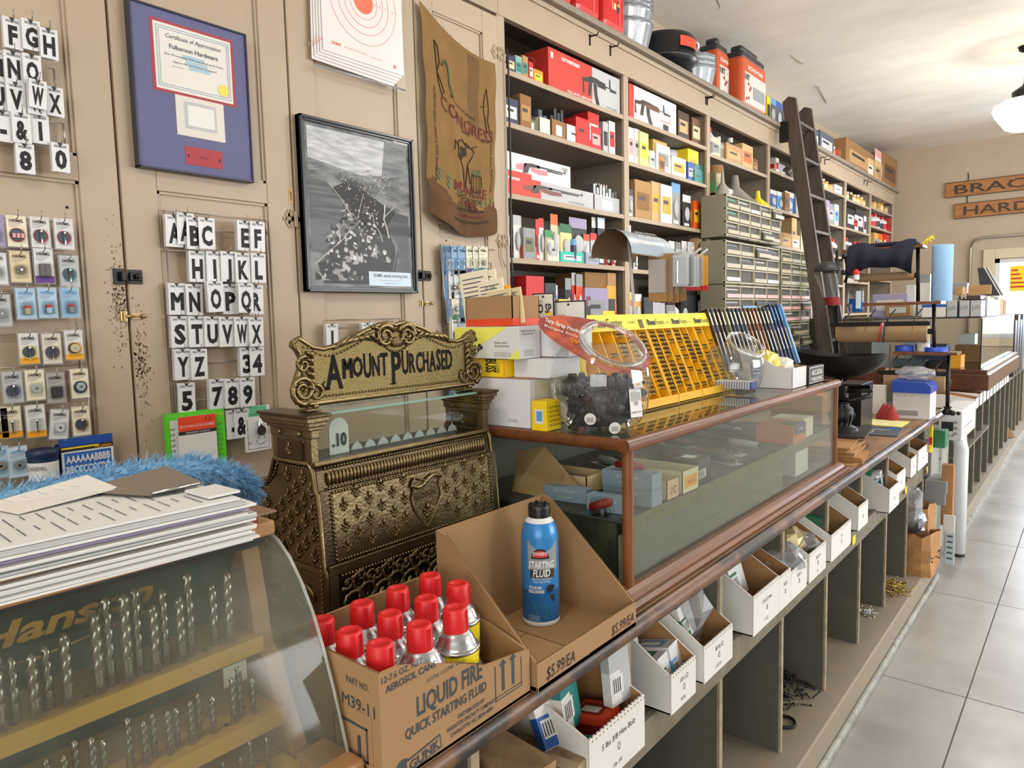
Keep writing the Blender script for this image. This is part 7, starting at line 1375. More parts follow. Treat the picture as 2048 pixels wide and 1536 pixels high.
# ---------------------------------------------------------------- carded accessories (small blister packs)
def blister(px, py, c1, foot, pic, desc, w_=.042, h=.075, x=CX + .035, word='DREMEL', grp=None, tilt=0, ring=None, bub='#8d8a84', wc='dark'):
    p = onx(px, py, x); b = MB(Matrix.Translation(p) @ Matrix.Rotation(tilt, 4, 'X')); b.box(-.0015, 0, 0, w_, -h, 0, c1)
    b.box(-.010, -.0085, .002, w_ + .002, -h + .002, .002, c1); b.box(-.003, -.0016, -.003, w_ + .003, -h - .003, .003, M_wrap)
    if foot: b.rx(.0009, 0, w_, -h, -h * .80, K(foot))
    b.tx(word, h * .09, .0010, w_ / 2, -h * .20, K(wc), w=w_ * .72, sx=0, bold=.02)
    for j in range(3): b.rx(.0009, w_ * .1, w_ * (.8 - .15 * j), -h * (.25 + .05 * j), -h * (.235 + .05 * j), K('grey'))
    if ring: b.lathe([(w_ * .40, 0), (w_ * .40, .0004)], K(ring), (.0009, w_ * .5, -h * .62), 20, Matrix.Rotation(math.pi / 2, 3, 'Y')); b.lathe([(w_ * .34, 0), (w_ * .34, .0004)], K('slate'), (.0014, w_ * .47, -h * .61), 20, Matrix.Rotation(math.pi / 2, 3, 'Y'))
    if pic == 'rod': b.lathe([(.002, -.018), (.0016, .006), (.003, .008), (.003, .014), (.001, .016)], M_chrome, (.007, w_ / 2, -h * .62), 10)
    if pic == 'disc': b.lathe([(.011, 0), (.011, .003)], K(bub), (.004, w_ / 2, -h * .6), 18, Matrix.Rotation(math.pi / 2, 3, 'Y')); b.lathe([(.003, 0), (.003, .004)], M_chrome, (.005, w_ / 2, -h * .6), 10, Matrix.Rotation(math.pi / 2, 3, 'Y'))
    if pic == 'drum': [b.lathe([(.004, 0), (.004, .011)], K(bub), (.006, w_ * .3 + .009 * j, -h * .72), 10) for j in range(3)]
    if pic == 'block': b.box(.001, .010, w_ * .2, w_ * .8, -h * .82, -h * .45, bub, .002); b.rx(.0103, w_ * .49, w_ * .51, -h * .8, -h * .47, K('dark'))
    if pic == 'vial': b.box(.001, .015, w_ * .25, w_ * .78, -h * .86, -h * .48, M_clear, .004); b.lathe([(.0065, 0), (.0065, .014)], K(bub), (.008, w_ * .5, -h * .84), 12); b.lathe([(.0068, .014), (.0068, .021)], K('red'), (.008, w_ * .5, -h * .84), 12)
    b.box(.0012, .0095, w_ * .15, w_ * .87, -h * .88, -h * .40, M_clear, .004)
    b.tube([(-.02, w_ / 2, -.006), (.004, w_ / 2, -.008), (.016, w_ / 2, -.004), (.02, w_ / 2, .014)], .0014, M_wire, 5)
    return b.build('accessory_card', label=desc, cat='accessory pack', group=grp, org=tuple(p))
wire_rack('wire rack of carded rotary tool accessories at the far left', (-60, 430), (145, 500), 1); wire_rack('middle frame of the accessory rack at the far left', (-60, 500), (160, 740), 3); wire_rack('lower frame of the accessory rack at the far left', (-60, 740), (185, 905), 2)
pos = ['first', 'second', 'third', 'fourth']
for args in ((-36, 428, 'mauve', None, 'disc', 'violet accessory card cut by the left edge, top row'), (11, 430, 'cream', None, 'drum', 'cream accessory card showing red parts, top row at the far left', {'ring': 'dred', 'bub': 'pink'}), (59, 433, 'white', None, 'rod', 'white accessory card with red oval and pale tool, top row', {'ring': 'red'}), (107, 437, 'white', None, 'rod', 'white accessory card with a blue tipped tool, end of top row', {'ring': 'red', 'bub': 'blue'}),
    (-30, 505, 'white', None, 'disc', 'white accessory card cut by the left edge, second row'), (18, 502, 'sand', None, 'disc', 'tan accessory card with two brown discs, second row', {'bub': '#77695a'}), (66, 496, 'white', 'purple', 'block', 'white accessory card with purple foot and grey block, second row', {'bub': '#5c5556', 'h': .086}), (118, 512, 'lgrey', None, 'rod', 'grey white accessory card with teal oval, end of second row', {'ring': 'teal'}),
    (-22, 590, 'lgrey', None, 'disc', 'grey accessory card with dark disc, left of the blue cards'), (30, 577, 'lblue', None, 'vial', 'light blue card with orange capped vial, left of the third row', {'bub': '#b8b08a', 'word': 'POLISHING', 'wc': 'sky'}), (74, 576, 'lblue', None, 'vial', 'light blue card with red and white vial, middle of the third row', {'bub': 'lblue', 'word': 'FINISHING', 'wc': 'sky'}), (120, 576, '#8fb6d2', None, 'vial', 'blue card with grey vial at the end of the third row', {'bub': 'grey', 'word': 'SHARPENING', 'wc': 'sky'}),
    (36, 668, 'white', 'amber', 'rod', 'white card with yellow foot and two rods, fourth row left', {'ring': 'yellow'}), (83, 669, '#d8cfbf', None, 'rod', 'beige card with brown oval, middle of the fourth row', {'ring': 'dkraft'}), (128, 662, 'white', 'amber', 'disc', 'white card crowded with yellow pictures, end of the fourth row', {'ring': 'amber', 'bub': 'sand'}),
    (3, 746, 'lgrey', None, 'rod', 'clear grey pack at the far left of the fifth row', {'ring': 'mauve'}), (49, 742, 'cream', None, 'disc', 'cream card with silvery disc, second in the fifth row', {'bub': 'lgrey'}), (91, 748, '#a7a39d', None, 'block', 'grey card with black block, third in the fifth row', {'bub': 'dark'}), (140, 740, 'cream', None, 'disc', 'cream card with dark oval at the end of the fifth row', {'ring': 'slate', 'bub': 'lgrey'}),
    (0, 817, 'cream', 'amber', 'rod', 'cream card with orange foot and one bit, far left of the sixth row'), (50, 813, 'paper', 'amber', 'rod', 'white card with orange foot numbered 460, sixth row', {'h': .08}), (102, 820, 'white', None, 'disc', 'tilted white card with a white ring, sixth row', {'bub': 'white', 'tilt': -.12}), (143, 816, 'cream', None, 'rod', 'cream card with orange oval at the end of the sixth row', {'ring': '#c98d5a'}),
    (-28, 818, 'cream', 'amber', 'rod', 'cream card with orange foot cut by the left edge, sixth row'), (-24, 898, 'lblue', None, 'disc', 'blue card cut by the left edge, bottom row', {'word': 'FELT', 'wc': 'sky'}), (14, 897, 'pblue', None, 'disc', 'pale blue card with small grey disc, bottom row', {'bub': 'grey', 'word': 'SANDING', 'wc': 'sky'}), (108, 890, 'navy', None, 'disc', 'dark blue pack behind the blue alphabet card', {'bub': 'white', 'wc': 'paper'})):
    kw = args[6] if len(args) > 6 else {}; blister(*args[:6], **kw)
p = onx(84, 897, CX + .05); b = MB(); b.lathe([(.034, -.004), (.034, .010), (.036, .012), (.036, .022), (.034, .026)], K('navy'), (p.x, p.y, p.z - .028), 22); b.lathe([(.033, -.05), (.034, -.004)], K('paper'), (p.x, p.y, p.z - .028), 22); b.text('DREMEL', .010, (p.x + .028, p.y - .021, p.z - .05), (.62, .78, 0), (0, 0, 1), K('dark'), w=.045, sx=0, lift=.003); b.build('polish_tub', label='round tub with dark blue lid hanging in the bottom row', cat='tub')
q = onx(120, 880, CX + .055); y0, z1, x, W = q.y, q.z, q.x, .125; b = MB(); b.box(x - .012, x, y0, y0 + W, z1 - .14, z1, '#1d4a9c'); b.rx(x + .0006, y0, y0 + W, z1 - .034, z1 - .021, K('dark')); b.rx(x + .0008, y0, y0 + .09, z1 - .027, z1 - .023, K('yellow')); b.tx('HILLMAN', .007, x + .001, y0 + .1, z1 - .032, K('amber'), w=.04, sx=0, bold=.02); b.rx(x + .0006, y0, y0 + W, z1 - .14, z1 - .034, K('paper')); b.rx(x + .0008, y0 + .006, y0 + W - .006, z1 - .14, z1 - .038, K('#2f62b0'))
for k, s2 in enumerate(('AAAAAABBBB', 'BBCCCCCCDD', 'DDEEEEEEFF')): b.tx(s2, .019, x + .0011, y0 + W / 2, z1 - .064 - k * .027, K('paper'), w=.107, sx=0, bold=.03)
b.build('alphabet_sticker_card', label='blue card of white adhesive letters starting AAAAAABBBB beside the duster', cat='card')
# second accessory rack beside the shelving
wire_rack('wire rack of blue and white tool packs beside the open shelving', (882, 490), (990, 500), 1); wire_rack('lower frame of the tool pack rack beside the open shelving', (884, 520), (985, 650), 3)
b = MB(); q = onx(880, 488, CX + .03); q2 = onx(897, 680, CX + .03); b.tube([q, q2], .003, M_wire, 5); b.build('side_wire', label='slanting side wire at the left of the blue tool packs', cat='wire')
k = 0
for (px, py, c1, foot, pic, d_, kw) in ((884, 492, '#3d6f9e', None, 'rod', 'dark blue pack', {}), (891, 492, '#3d6f9e', None, 'rod', 'dark blue pack', {}), (903, 492, '#7fa8cf', None, 'rod', 'blue pack with silver rods', {}), (916, 492, '#7fa8cf', None, 'rod', 'blue pack with twin tools', {}), (932, 492, 'cream', 'purple', 'rod', 'cream pack with purple foot', {}), (946, 493, 'cream', 'aqua', 'rod', 'cream pack with aqua foot', {}), (958, 492, 'cream', 'teal', 'disc', 'cream pack with teal foot', {}),
    (889, 540, '#4a79ad', None, 'rod', 'blue pack', {}), (897, 541, 'paper', None, 'disc', 'white pack with brown oval', {'bub': 'brown'}), (908, 540, 'paper', None, 'disc', 'white pack with tan oval', {'bub': 'tan'}), (919, 540, 'paper', 'sky', 'rod', 'white pack with blue foot', {'ring': 'red'}), (937, 540, '#444a80', None, 'rod', 'indigo pack', {}), (944, 540, '#b9b2e0', None, 'rod', 'lilac pack', {}), (957, 541, '#6f9dd0', None, 'rod', 'bright blue pack', {}),
    (893, 588, '#4a6f96', None, 'rod', 'slate blue pack', {}), (903, 584, 'cream', 'green', 'disc', 'cream pack with green foot', {'bub': 'grey'}), (920, 590, '#4a6f96', None, 'rod', 'steel blue pack', {}), (936, 586, '#5584b0', None, 'rod', 'blue pack with curved blade', {}), (954, 592, '#b5ac8d', None, 'rod', 'olive grey pack', {}), (968, 590, 'grey', None, 'disc', 'grey pack', {}), (984, 592, 'paper', None, 'rod', 'white pack', {'ring': 'grey'}),
    (899, 634, 'sand', None, 'disc', 'sand coloured pack', {'bub': 'dark'}), (903, 636, 'paper', None, 'disc', 'white pack with dark ring', {'ring': 'slate'}), (916, 636, '#9a9fae', None, 'disc', 'grey blue pack', {'bub': 'slate'}), (941, 632, 'paper', 'red', 'rod', 'white pack with red band', {}), (962, 634, 'lgrey', None, 'rod', 'clear grey pack', {}), (974, 634, 'grey', None, 'rod', 'dull grey pack', {})):
    row = 'top second third bottom'.split()[min(3, k // 7)]
    blister(px, py, c1, foot, pic, '%s, %s in the %s row of the rack beside the shelving' % (d_, ['first', 'second', 'third', 'fourth', 'fifth', 'sixth', 'last'][k % 7], row), w_=.055, h=.115, word='DREMEL', x=CX + .03 + .004 * (k % 7), **kw); k += 1
# ================================================================ stock on the open shelves
BAYN = ['first', 'second', 'third', 'fourth', 'fifth', 'sixth', 'last']; SHN = ['top', 'second', 'third', 'fourth', 'fifth', 'lowest']
FX = CX - .022
def rifle(b, x, y0, y1, zc, s, m, m2=None):
    """side view of an air rifle printed on a carton"""
    W = y1 - y0; s *= 1.25; P = lambda u, v: (x, y0 + W * u, zc + s * v); q = lambda pts, mm: b.add([P(*p) for p in pts], [tuple(range(len(pts)))], mm)
    if m2 is None:
        q([(0, .1), (.16, .2), (.2, .32), (.42, .32), (.42, .02), (.2, 0), (.12, -.1), (.03, -.12), (.05, -.75), (0, -.8)], m); q([(.42, .3), (.66, .24), (.68, -.12), (.42, -.1)], m); q([(.66, .12), (.8, .1), (.8, .04), (.66, .04)], m); q([(.78, .6), (.815, .6), (.83, .1), (.78, .1)], m); q([(.8, .1), (1, .06), (1, -.08), (.8, -.1)], m)
        q([(.18, 0), (.27, 0), (.22, -.8), (.14, -.78)], m); q([(.30, 0), (.40, 0), (.42, -.6), (.5, -1.25), (.38, -1.15), (.32, -.6)], m)
    else:
        q([(0, -.3), (0, .1), (.14, .3), (.2, .3), (.12, -.3)], m2); q([(.12, -.5), (.16, .35), (.3, .45), (.45, .4), (.46, .15), (.26, .1), (.22, -.45)], m); q([(.27, .1), (.6, .08), (.62, -.3), (.42, -.4), (.28, -.2)], m2); q([(.4, .38), (1, .32), (1, .22), (.4, .2)], m); q([(.6, .2), (.92, .18), (.92, .06), (.6, .05)], m); q([(.96, .32), (.99, .32), (.99, .5), (.97, .5)], m)
def item(bay, sh_, spec, z=None, where=None, fx=None, dd=None):
    kind, p0, p1, pt, c1, c2, desc = spec; p0, p1, pt = float(p0), float(p1), float(pt); x = (fx - RND.uniform(0, .012)) if fx else FX - RND.uniform(0, .03)
    if kind in 'bo': x = x if fx else FX - RND.uniform(0, .016)
    z = z if z is not None else SH[bay][sh_] + .001; a, c = onx(p0, pt, x), onx(p1, pt, x); y0, y1 = a.y, c.y; zt = onx((p0 + p1) / 2, pt, x).z
    lo, hi = (U[bay] + .05, U[bay + 1] - .012) if bay is not None else (-9, 99); y0 = max(y0, lo); y1 = min(y1, hi)
    if y1 - y0 < .02: y1 = y0 + .02
    if bay is not None: zt = min(zt, (SH[bay][sh_ - 1] if sh_ else 2.765) - .03)
    h = max(.03, zt - z); w_ = y1 - y0; yc = (y0 + y1) / 2; b = MB(); d = dd or min(.22, max(.05, w_ * .9)); nm = 'carton'; cat = 'box'; k1, k2 = K(c1), K(c2)
    if kind == 'b':
        b.box(x - d, x, y0, y1, z, z + h, k1, .0015); b.rx(x + .0006, y0 + w_ * .12, y1 - w_ * .12, z + h * .25, z + h * .7, k2); b.rx(x + .0009, y0 + w_ * .2, y1 - w_ * .35, z + h * .5, z + h * .6, K('dark')); b.ry(y0 - .0006, x - d * .75, x - d * .2, z + h * .3, z + h * .6, k2)
    elif kind == 'o':
        t_ = .003; nm = 'open_tray'
        for q in ((x - d, x, y0, y0 + t_), (x - d, x, y1 - t_, y1), (x - d, x - d + t_, y0, y1), (x - t_, x, y0, y1)): b.box(q[0], q[1], q[2], q[3], z, z + h * .6, k1)
        b.box(x - d, x, y0, y1, z, z + t_, k1); n = max(2, int(w_ / .03))
        for k in range(n): b.box(x - d + .01, x - .008, y0 + .006 + (w_ - .012) * k / n, y0 + .004 + (w_ - .012) * (k + .8) / n, z + t_, z + h * RND.uniform(.7, 1), k2)
        b.rx(x + .0005, y0 + w_ * .3, y1 - w_ * .3, z + h * .12, z + h * .45, K('paper'))
    elif kind == 'c' or kind == 't':
        r = min(w_ / 2, .06); nm, cat = ('can', 'can') if kind == 'c' else ('bottle', 'bottle'); xc = x - r
        if kind == 'c': b.lathe([(r * .97, 0), (r, .003), (r, h * .93), (r * .94, h * .95), (r * .94, h)], k1, (xc, yc, z), 18); b.lathe([(r * 1.01, h * .2), (r * 1.01, h * .75)], k2, (xc, yc, z), 18)
        else: b.lathe([(r * .95, 0), (r, .004), (r, h * .62), (r * .8, h * .72), (r * .35, h * .82), (r * .35, h * .86)], k1, (xc, yc, z), 16); b.lathe([(r * 1.01, h * .12), (r * 1.01, h * .5)], k2, (xc, yc, z), 16); b.lathe([(r * .42, h * .84), (r * .4, h)], K('white' if c1 != 'white' else 'red'), (xc, yc, z), 12)
    elif kind == 'p':
        nm, cat = 'blister_card', 'packaged goods'; b.box(x - .012, x - .010, y0, y1, z, z + h, k1); b.rx(x - .0095, y0, y1, z + h * .78, z + h, k2); b.ball((x - .006, yc, z + h * .42), 1, K('lgrey' if c1 != 'lgrey' else 'paper'), 10, (.010, w_ * .3, h * .22)); b.rx(x - .009, y0 + w_ * .2, y1 - w_ * .2, z + h * .06, z + h * .14, K('paper'))
    elif kind == 'f':
        nm, cat = 'funnel', 'funnel'; r = w_ / 2; b.lathe([(r, 0), (r, .01), (r * .92, .02), (r * .2, h * .62), (r * .13, h)], k1, (x - r, yc, z), 24); b.lathe([(r * 1.03, .0), (r * 1.03, .008)], k2, (x - r, yc, z), 24)
    elif kind == 'r':
        nm, cat = 'coil', 'coil'; r = min(w_ / 2, .17); R_ = h / 2
        for k in range(3): b.tube([(x - r + (r - R_) * math.cos(a), yc + (w_ / 2 - R_) * math.sin(a), z + R_ * .5 + k * R_ * .6) for a in [i * .314 for i in range(20)]], R_ * .34, k1 if k != 1 else k2, 8, True)
    elif kind == 'g': bag((x - w_ * .35, yc, z + h * .48), 1, k1, '%s on the %s shelf of the %s bay' % (desc, SHN[sh_], BAYN[bay]) if bay is not None else desc, (w_ * .36, w_ * .48, h * .5), 'bag', None, int(p0)); return
    elif kind == 'j':
        nm, cat = 'jug', 'jug'; xc = x - .05; b.box(xc - .04, xc + .04, y0, y1, z, z + h * .75, k1, .012); b.rx(xc + .0406, y0 + .006, y1 - .006, z + h * .12, z + h * .55, k2); b.lathe([(.025, h * .72), (.016, h * .86), (.018, h * .86), (.018, h)], K('red'), (xc + .01, yc, z), 12)
    lab = desc + (where if where is not None else ' on the %s shelf of the %s bay' % (SHN[sh_], BAYN[bay]))
    return b.build(nm, label=lab, cat=cat)
def row(bay, sh_, s, **k):
    for e in s.split(';'):
        f = [q.strip() for q in e.split(',')]
        if len(f) == 7: item(bay, sh_, f, **k)
# first bay, cartons with printed rifles
def gunbox(lab, px0, px1, pt, z, split, c1, c2, big, d=.2, x=FX):
    a, c = onx(px0, pt[0], x), onx(px1, pt[1], x); y0, y1, h = a.y, c.y, min(a.z, 2.752) - z; h = min(h, c.z - z); b = MB(); b.box(x - d, x, y0, y1, z, z + h, c1, .001); ys_ = y0 + (y1 - y0) * split; b.rx(x + .0006, ys_, y1, z + .001, z + h - .001, K(c2)); return b, y0, y1, h, x
b, y0, y1, h, x = gunbox('', 1096, 1239, (92, 145), 2.551, .58, '#c8382c', 'lgrey', 1, .24)
b.tx('crosman', .024, x + .001, y0 + .19, 2.551 + h * .80, K('paper'), w=.16, sx=0, bold=.03); b.tx('FULL-AUTO, SEMI-AUTO AK1', .013, x + .001, y0 + .30, 2.551 + .012, K('paper'), w=.28, sx=0, bold=.02); b.tx('CO2 .177 CAL BB', .010, x + .001, y1 - .09, 2.551 + .012, K('dark'), w=.11)
b.rx(x + .001, y0 + .02, y0 + .04, 2.551 + h * .75, 2.551 + h * .9, K('paper')); rifle(b, x + .0014, y0 + .30, y1 - .04, 2.551 + h * .58, h * .38, K('#2f2f30')); b.tube([(x - .12 + .035 * math.cos(a), y0 - .001, 2.551 + h * .7 + .035 * math.sin(a)) for a in [i * .3 for i in range(21)]], .0015, K('pink'), 4, True); b.ty('200', .02, x - .12, y0 - .001, 2.551 + h * .66, K('pink'), w=.035)
b.build('air_rifle_carton', label='large red and white carton with black rifle picture, top of the first bay', cat='box')
b, y0, y1, h, x = gunbox('', 1258, 1352, (158, 200), 2.559, .09, '#c8382c', 'paper', 1, .2)
rifle(b, x + .0014, y0 + .06, y1 - .08, 2.559 + h * .55, h * .34, K('#3b3330')); q = lambda u0, u1, v0, v1, c_: b.rx(x + .0018, y0 + (y1 - y0) * u0, y0 + (y1 - y0) * u1, 2.559 + h * v0, 2.559 + h * v1, K(c_)); q(.33, .6, .5, .62, 'brown'); q(.70, .82, .05, .22, 'dark')
b.tx('FULL AUTO', .016, x + .002, y1 - .14, 2.559 + h * .26, K('red'), w=.14, sx=0); b.build('air_rifle_carton', label='white carton with brown rifle picture, top of the second bay', cat='box')
b, y0, y1, h, x = gunbox('', 1009, 1186, (347, 366), 2.003, .37, '#c8382c', 'lgrey', 0, .16)
b.tx('crosman', .018, x + .001, y0 + .06, 2.003 + h * .78, K('paper'), w=.1, sx=0, bold=.03); rifle(b, x + .0014, y0 + .14, y1 - .10, 2.003 + h * .55, h * .42, K('#46413f'), K('#7a4a44')); b.tx('760 PUMPMASTER', .013, x + .001, y1 - .16, 2.003 + h * .1, K('grey'), w=.14, sx=0); b.build('air_rifle_carton', label='long red and white carton with wooden stocked rifle, third shelf', cat='box')
z_ = 2.003 + h + .001; b, y0, y1, h2, x = gunbox('', 1009, 1140, (300, 328), z_, .0, 'paper', 'paper', 0, .1, FX - .02); b.rx(x + .0008, y0, y0 + .2, z_, z_ + h2 * .25, K('#c8382c')); rifle(b, x + .0012, y0 + .08, y1 - .04, z_ + h2 * .5, h2 * .4, K('#3b3a3c'), K('#d3848c')); b.tx('1000', .02, x + .001, y1 - .05, z_ + h2 * .72, K('dark'), w=.06); b.build('air_rifle_carton', label='white carton with pink stocked rifle lying on the long red and white carton', cat='box')
row(0, 0, "b,1006,1014,108,cream,pink,small beige carton at the left end;b,1015,1030,112,navy,sand,dark blue carton with striped end;b,1031,1044,112,#7fa79c,teal,pale teal carton behind the blue one;b,1045,1056,112,kraft,teal,brown and teal carton;b,1058,1066,124,red,white,small red and white carton;b,1067,1086,140,#ef8a1c,yellow,low orange carton before the rifle carton")
row(0, 1, "b,1008,1036,196,navy,white,stack of navy and white boxes;b,1010,1034,215,tan,yellow,tan box under the navy boxes;b,1040,1062,190,dkraft,kraft,empty brown open carton at the back;o,1046,1076,222,olive,black,grey tray of black pistol parts;o,1078,1100,214,cream,slate,cream tray of black and white packets;o,1102,1132,216,dkraft,dark,brown tray of clipped packets;b,1134,1174,254,white,paper,long white box lettered in black;b,1152,1176,236,red,red,lower plain red box;b,1176,1198,226,red,white,red box with white flowers;b,1182,1202,254,red,pink,front red box with white flowers;b,1206,1216,244,lgrey,dark,grey box with a black handle;b,1218,1230,243,paper,red,white and red box at the right end")
row(0, 2, "o,1188,1240,372,lgrey,steel,white tray of silver gas cylinders")
for k in range(9): q = onx(1192 + 5 * (k % 5), 362, FX - .05 - .03 * (k // 5)); b = MB(); b.lathe([(.014, 0), (.014, .11), (.008, .13), (.005, .15)], M_chrome, (q.x, q.y, SH[0][2] + .012), 12); b.build('gas_cylinder', label='silver gas cylinder standing in the white tray on the third shelf', cat='cylinder', group='silver gas cylinders in the white tray')
row(0, 3, "p,1011,1021,430,lgrey,paper,grey tool card;p,1029,1045,430,white,lgrey,white card with pale green rods;b,1047,1070,456,grey,olive,grey box with clear packs on top;b,1046,1074,492,#a84e48,tan,red shoe box with brown lid;p,1074,1081,438,red,red,tall narrow red card;p,1081,1090,436,paper,red,tall white card beside the narrow red one;p,1083,1093,472,pblue,lgrey,light blue card with silver tool;p,1093,1108,460,khaki,green,olive card with green tape;b,1095,1118,480,cream,lgrey,cream box with black speckles;p,1108,1122,452,sand,green,sand card with green leaf;p,1123,1146,448,#e8cf86,dgreen,gold card with dark green strip;b,1121,1168,504,aqua,paper,wide turquoise box at the shelf edge;c,1146,1156,478,sky,navy,blue can beside the turquoise box;t,1156,1172,474,white,sky,white bottle with blue label;p,1104,1118,428,#cdb9a0,orange,card of clear bulbs at the back;p,1141,1176,436,black,mauve,black card with grey lamp at the back;p,1186,1196,429,black,paper,black bulb card at the back;p,1198,1212,430,black,pblue,second black bulb card at the back;p,1170,1182,468,lgrey,orangered,grey card with red head;p,1184,1196,466,lgrey,red,grey card with red corners;b,1172,1198,505,#9aa0b8,grey,grey blue box behind the hood;p,1214,1224,508,red,paper,red and white card near the right end;p,1226,1234,508,red,paper,last red and white card;p,1200,1208,500,paper,sky,white card right of the grey blue box")
row(0, 4, "b,1052,1088,552,red,red,red bag folded in a box;b,1090,1112,566,dark,grey,black bagged lamp;p,1091,1104,572,#aab6e0,paper,pale violet card;p,1105,1118,570,#8ea8dc,paper,pale blue violet card;p,1119,1132,552,black,sky,black card with blue lens, upper;p,1133,1145,556,black,grey,black card with grey lens;p,1146,1154,545,red,lgrey,red topped card with a bulb;p,1155,1168,548,orangered,grey,orange topped card with glass lamp;b,1170,1214,545,dkraft,brown,wide brown box in shade;b,1215,1232,546,kraft,dark,kraft box with black square;b,1170,1216,576,mauve,grey,long mauve grey box;b,1214,1232,572,amber,dark,yellow and black box;b,1172,1182,592,#6b4a4a,dark,small maroon box;b,1184,1194,600,yellow,paper,yellow box with bulb picture;p,1196,1212,598,lgrey,orangered,grey card with round lamp;b,1222,1234,608,dred,red,dark red box at the right end;b,1118,1140,598,#dcb95a,yellow,yellow envelope pile;b,1206,1230,622,yellow,black,low yellow and black box")
row(1, 0, "b,1356,1378,222,dbrown,tan,dark box with sepia portrait;b,1360,1376,250,kraft,tan,small kraft box before the portrait box;b,1384,1402,225,brown,sand,brown box with gold border;b,1407,1420,230,#d6b568,dbrown,gold carton tipped at the end")
row(1, 1, "b,1257,1268,255,paper,#d9a0a0,white box with red and yellow prints;b,1269,1279,258,white,lgrey,plain white tall box;b,1280,1297,265,pyellow,lemon,pale yellow pack hanging over the edge;b,1290,1299,300,pyellow,dark,low lemon box;b,1300,1312,302,white,lgrey,low white box;b,1306,1334,282,#b9984a,dark,gold box at the back;b,1313,1340,290,paper,grey,white folded papers;b,1318,1330,312,kraft,brown,brown box side;b,1331,1342,314,sand,paper,cream labelled box;b,1344,1372,315,paper,amber,white box with orange and black prints;r,1355,1412,290,white,lgrey,white coiled hose;b,1376,1388,325,blue,lgrey,blue box under the hose;b,1388,1412,330,#2d7a74,paper,teal pack at the right;b,1389,1412,342,#2d7a74,teal,lower teal pack at the right;b,1376,1397,300,yellow,amber,yellow tag on the hose")
row(1, 2, "p,1257,1269,378,grey,dark,black and white egg shaped pack;b,1270,1302,362,kraft,dkraft,upper big kraft carton;b,1303,1322,364,tan,amber,tan carton with yellow corner;b,1322,1344,370,paper,amber,white and orange printed carton;p,1346,1363,366,grey,sky,tall clear pack with white pipe;p,1368,1384,390,dark,paper,black and white hanging pack;b,1388,1400,402,orange,yellow,orange and yellow pack")
row(1, 3, "b,1257,1262,450,paper,grey,small white box left of the hood;p,1340,1352,482,lgrey,paper,grey pack above the prongs;p,1354,1364,484,lgrey,grey,second grey pack above the prongs;p,1366,1376,482,lgrey,paper,white pack above the prongs;p,1378,1392,484,paper,white,white pack with round top;b,1396,1406,476,tan,kraft,tan box at the right end;p,1258,1266,516,dark,paper,dark pack beside the pole;p,1270,1278,512,paper,cream,cream pack beside the pole;c,1394,1404,524,lgrey,paper,clear cup at the shelf edge;p,1395,1404,512,red,paper,red pack above the clear cup;b,1338,1345,540,red,dred,little red box behind the prongs")
row(1, 4, "p,1256,1268,584,orange,yellow,orange and yellow bulb card;p,1270,1286,588,#d8a24c,paper,golden bulb in a pack;b,1288,1306,595,black,dark,black box behind the brown packets;b,1306,1330,594,lgrey,mauve,grey box with silver end;b,1290,1330,612,#b6b2ba,lgrey,wide pale grey box;b,1334,1350,594,black,dark,black box at the middle;b,1334,1350,610,grey,lgrey,grey box at the middle;t,1351,1362,604,white,paper,white jar;p,1364,1380,596,orangered,lgrey,red card with white lamp;b,1362,1395,566,black,dark,tall black box under the yellow packets;p,1397,1408,572,black,yellow,black card with yellow bulb;p,1398,1408,604,black,sky,black card with blue foot")
# third bay: funnels and cartons above the small drawer cabinets
row(2, 0, "t,1424,1431,254,white,grey,small white bottle;b,1424,1441,275,sand,grey,cream printed box;t,1443,1453,272,lgrey,grey,grey bottle at the back;b,1453,1485,291,#b98b54,tan,brown carton long side;b,1485,1506,290,tan,orange,tan carton end with prints;t,1468,1479,266,steel,lgrey,silver tube standing in the carton;t,1488,1500,272,steel,lgrey,second silver tube in the carton;b,1506,1516,318,brown,kraft,small brown box")
CBX = -1.965
row(2, 1, "b,1434,1450,384,white,lgrey,upper white flat box;f,1450,1472,340,#9c978c,grey,small metal funnel at the left;f,1474,1522,336,#76716a,dark,large grey metal funnel;f,1500,1538,344,#8d877c,grey,second large metal funnel;f,1534,1555,378,#e3d02c,yellow,bright yellow plastic funnel", z=2.218, fx=CBX)
row(2, 1, "c,1438,1454,330,dkraft,sand,brown can;b,1420,1434,342,olive,green,olive bag;b,1430,1448,387,white,paper,lower white flat box;b,1452,1466,378,paper,pink,white and pink box", z=2.218, fx=CBX - .09)
M_dc = mat('drawer_cabinet_paint', '#8d8873', .5, .1, .05, 10); M_dr = mat('small_drawer', '#a59f89', .4, 0, .06, 12); M_dl = mat('drawer_label', '#b5ab8f', .6); M_dk = mat('drawer_recess_shade', '#4d4a40', .7)  # dark recess colour paints the shade inside the drawer openings and boxes
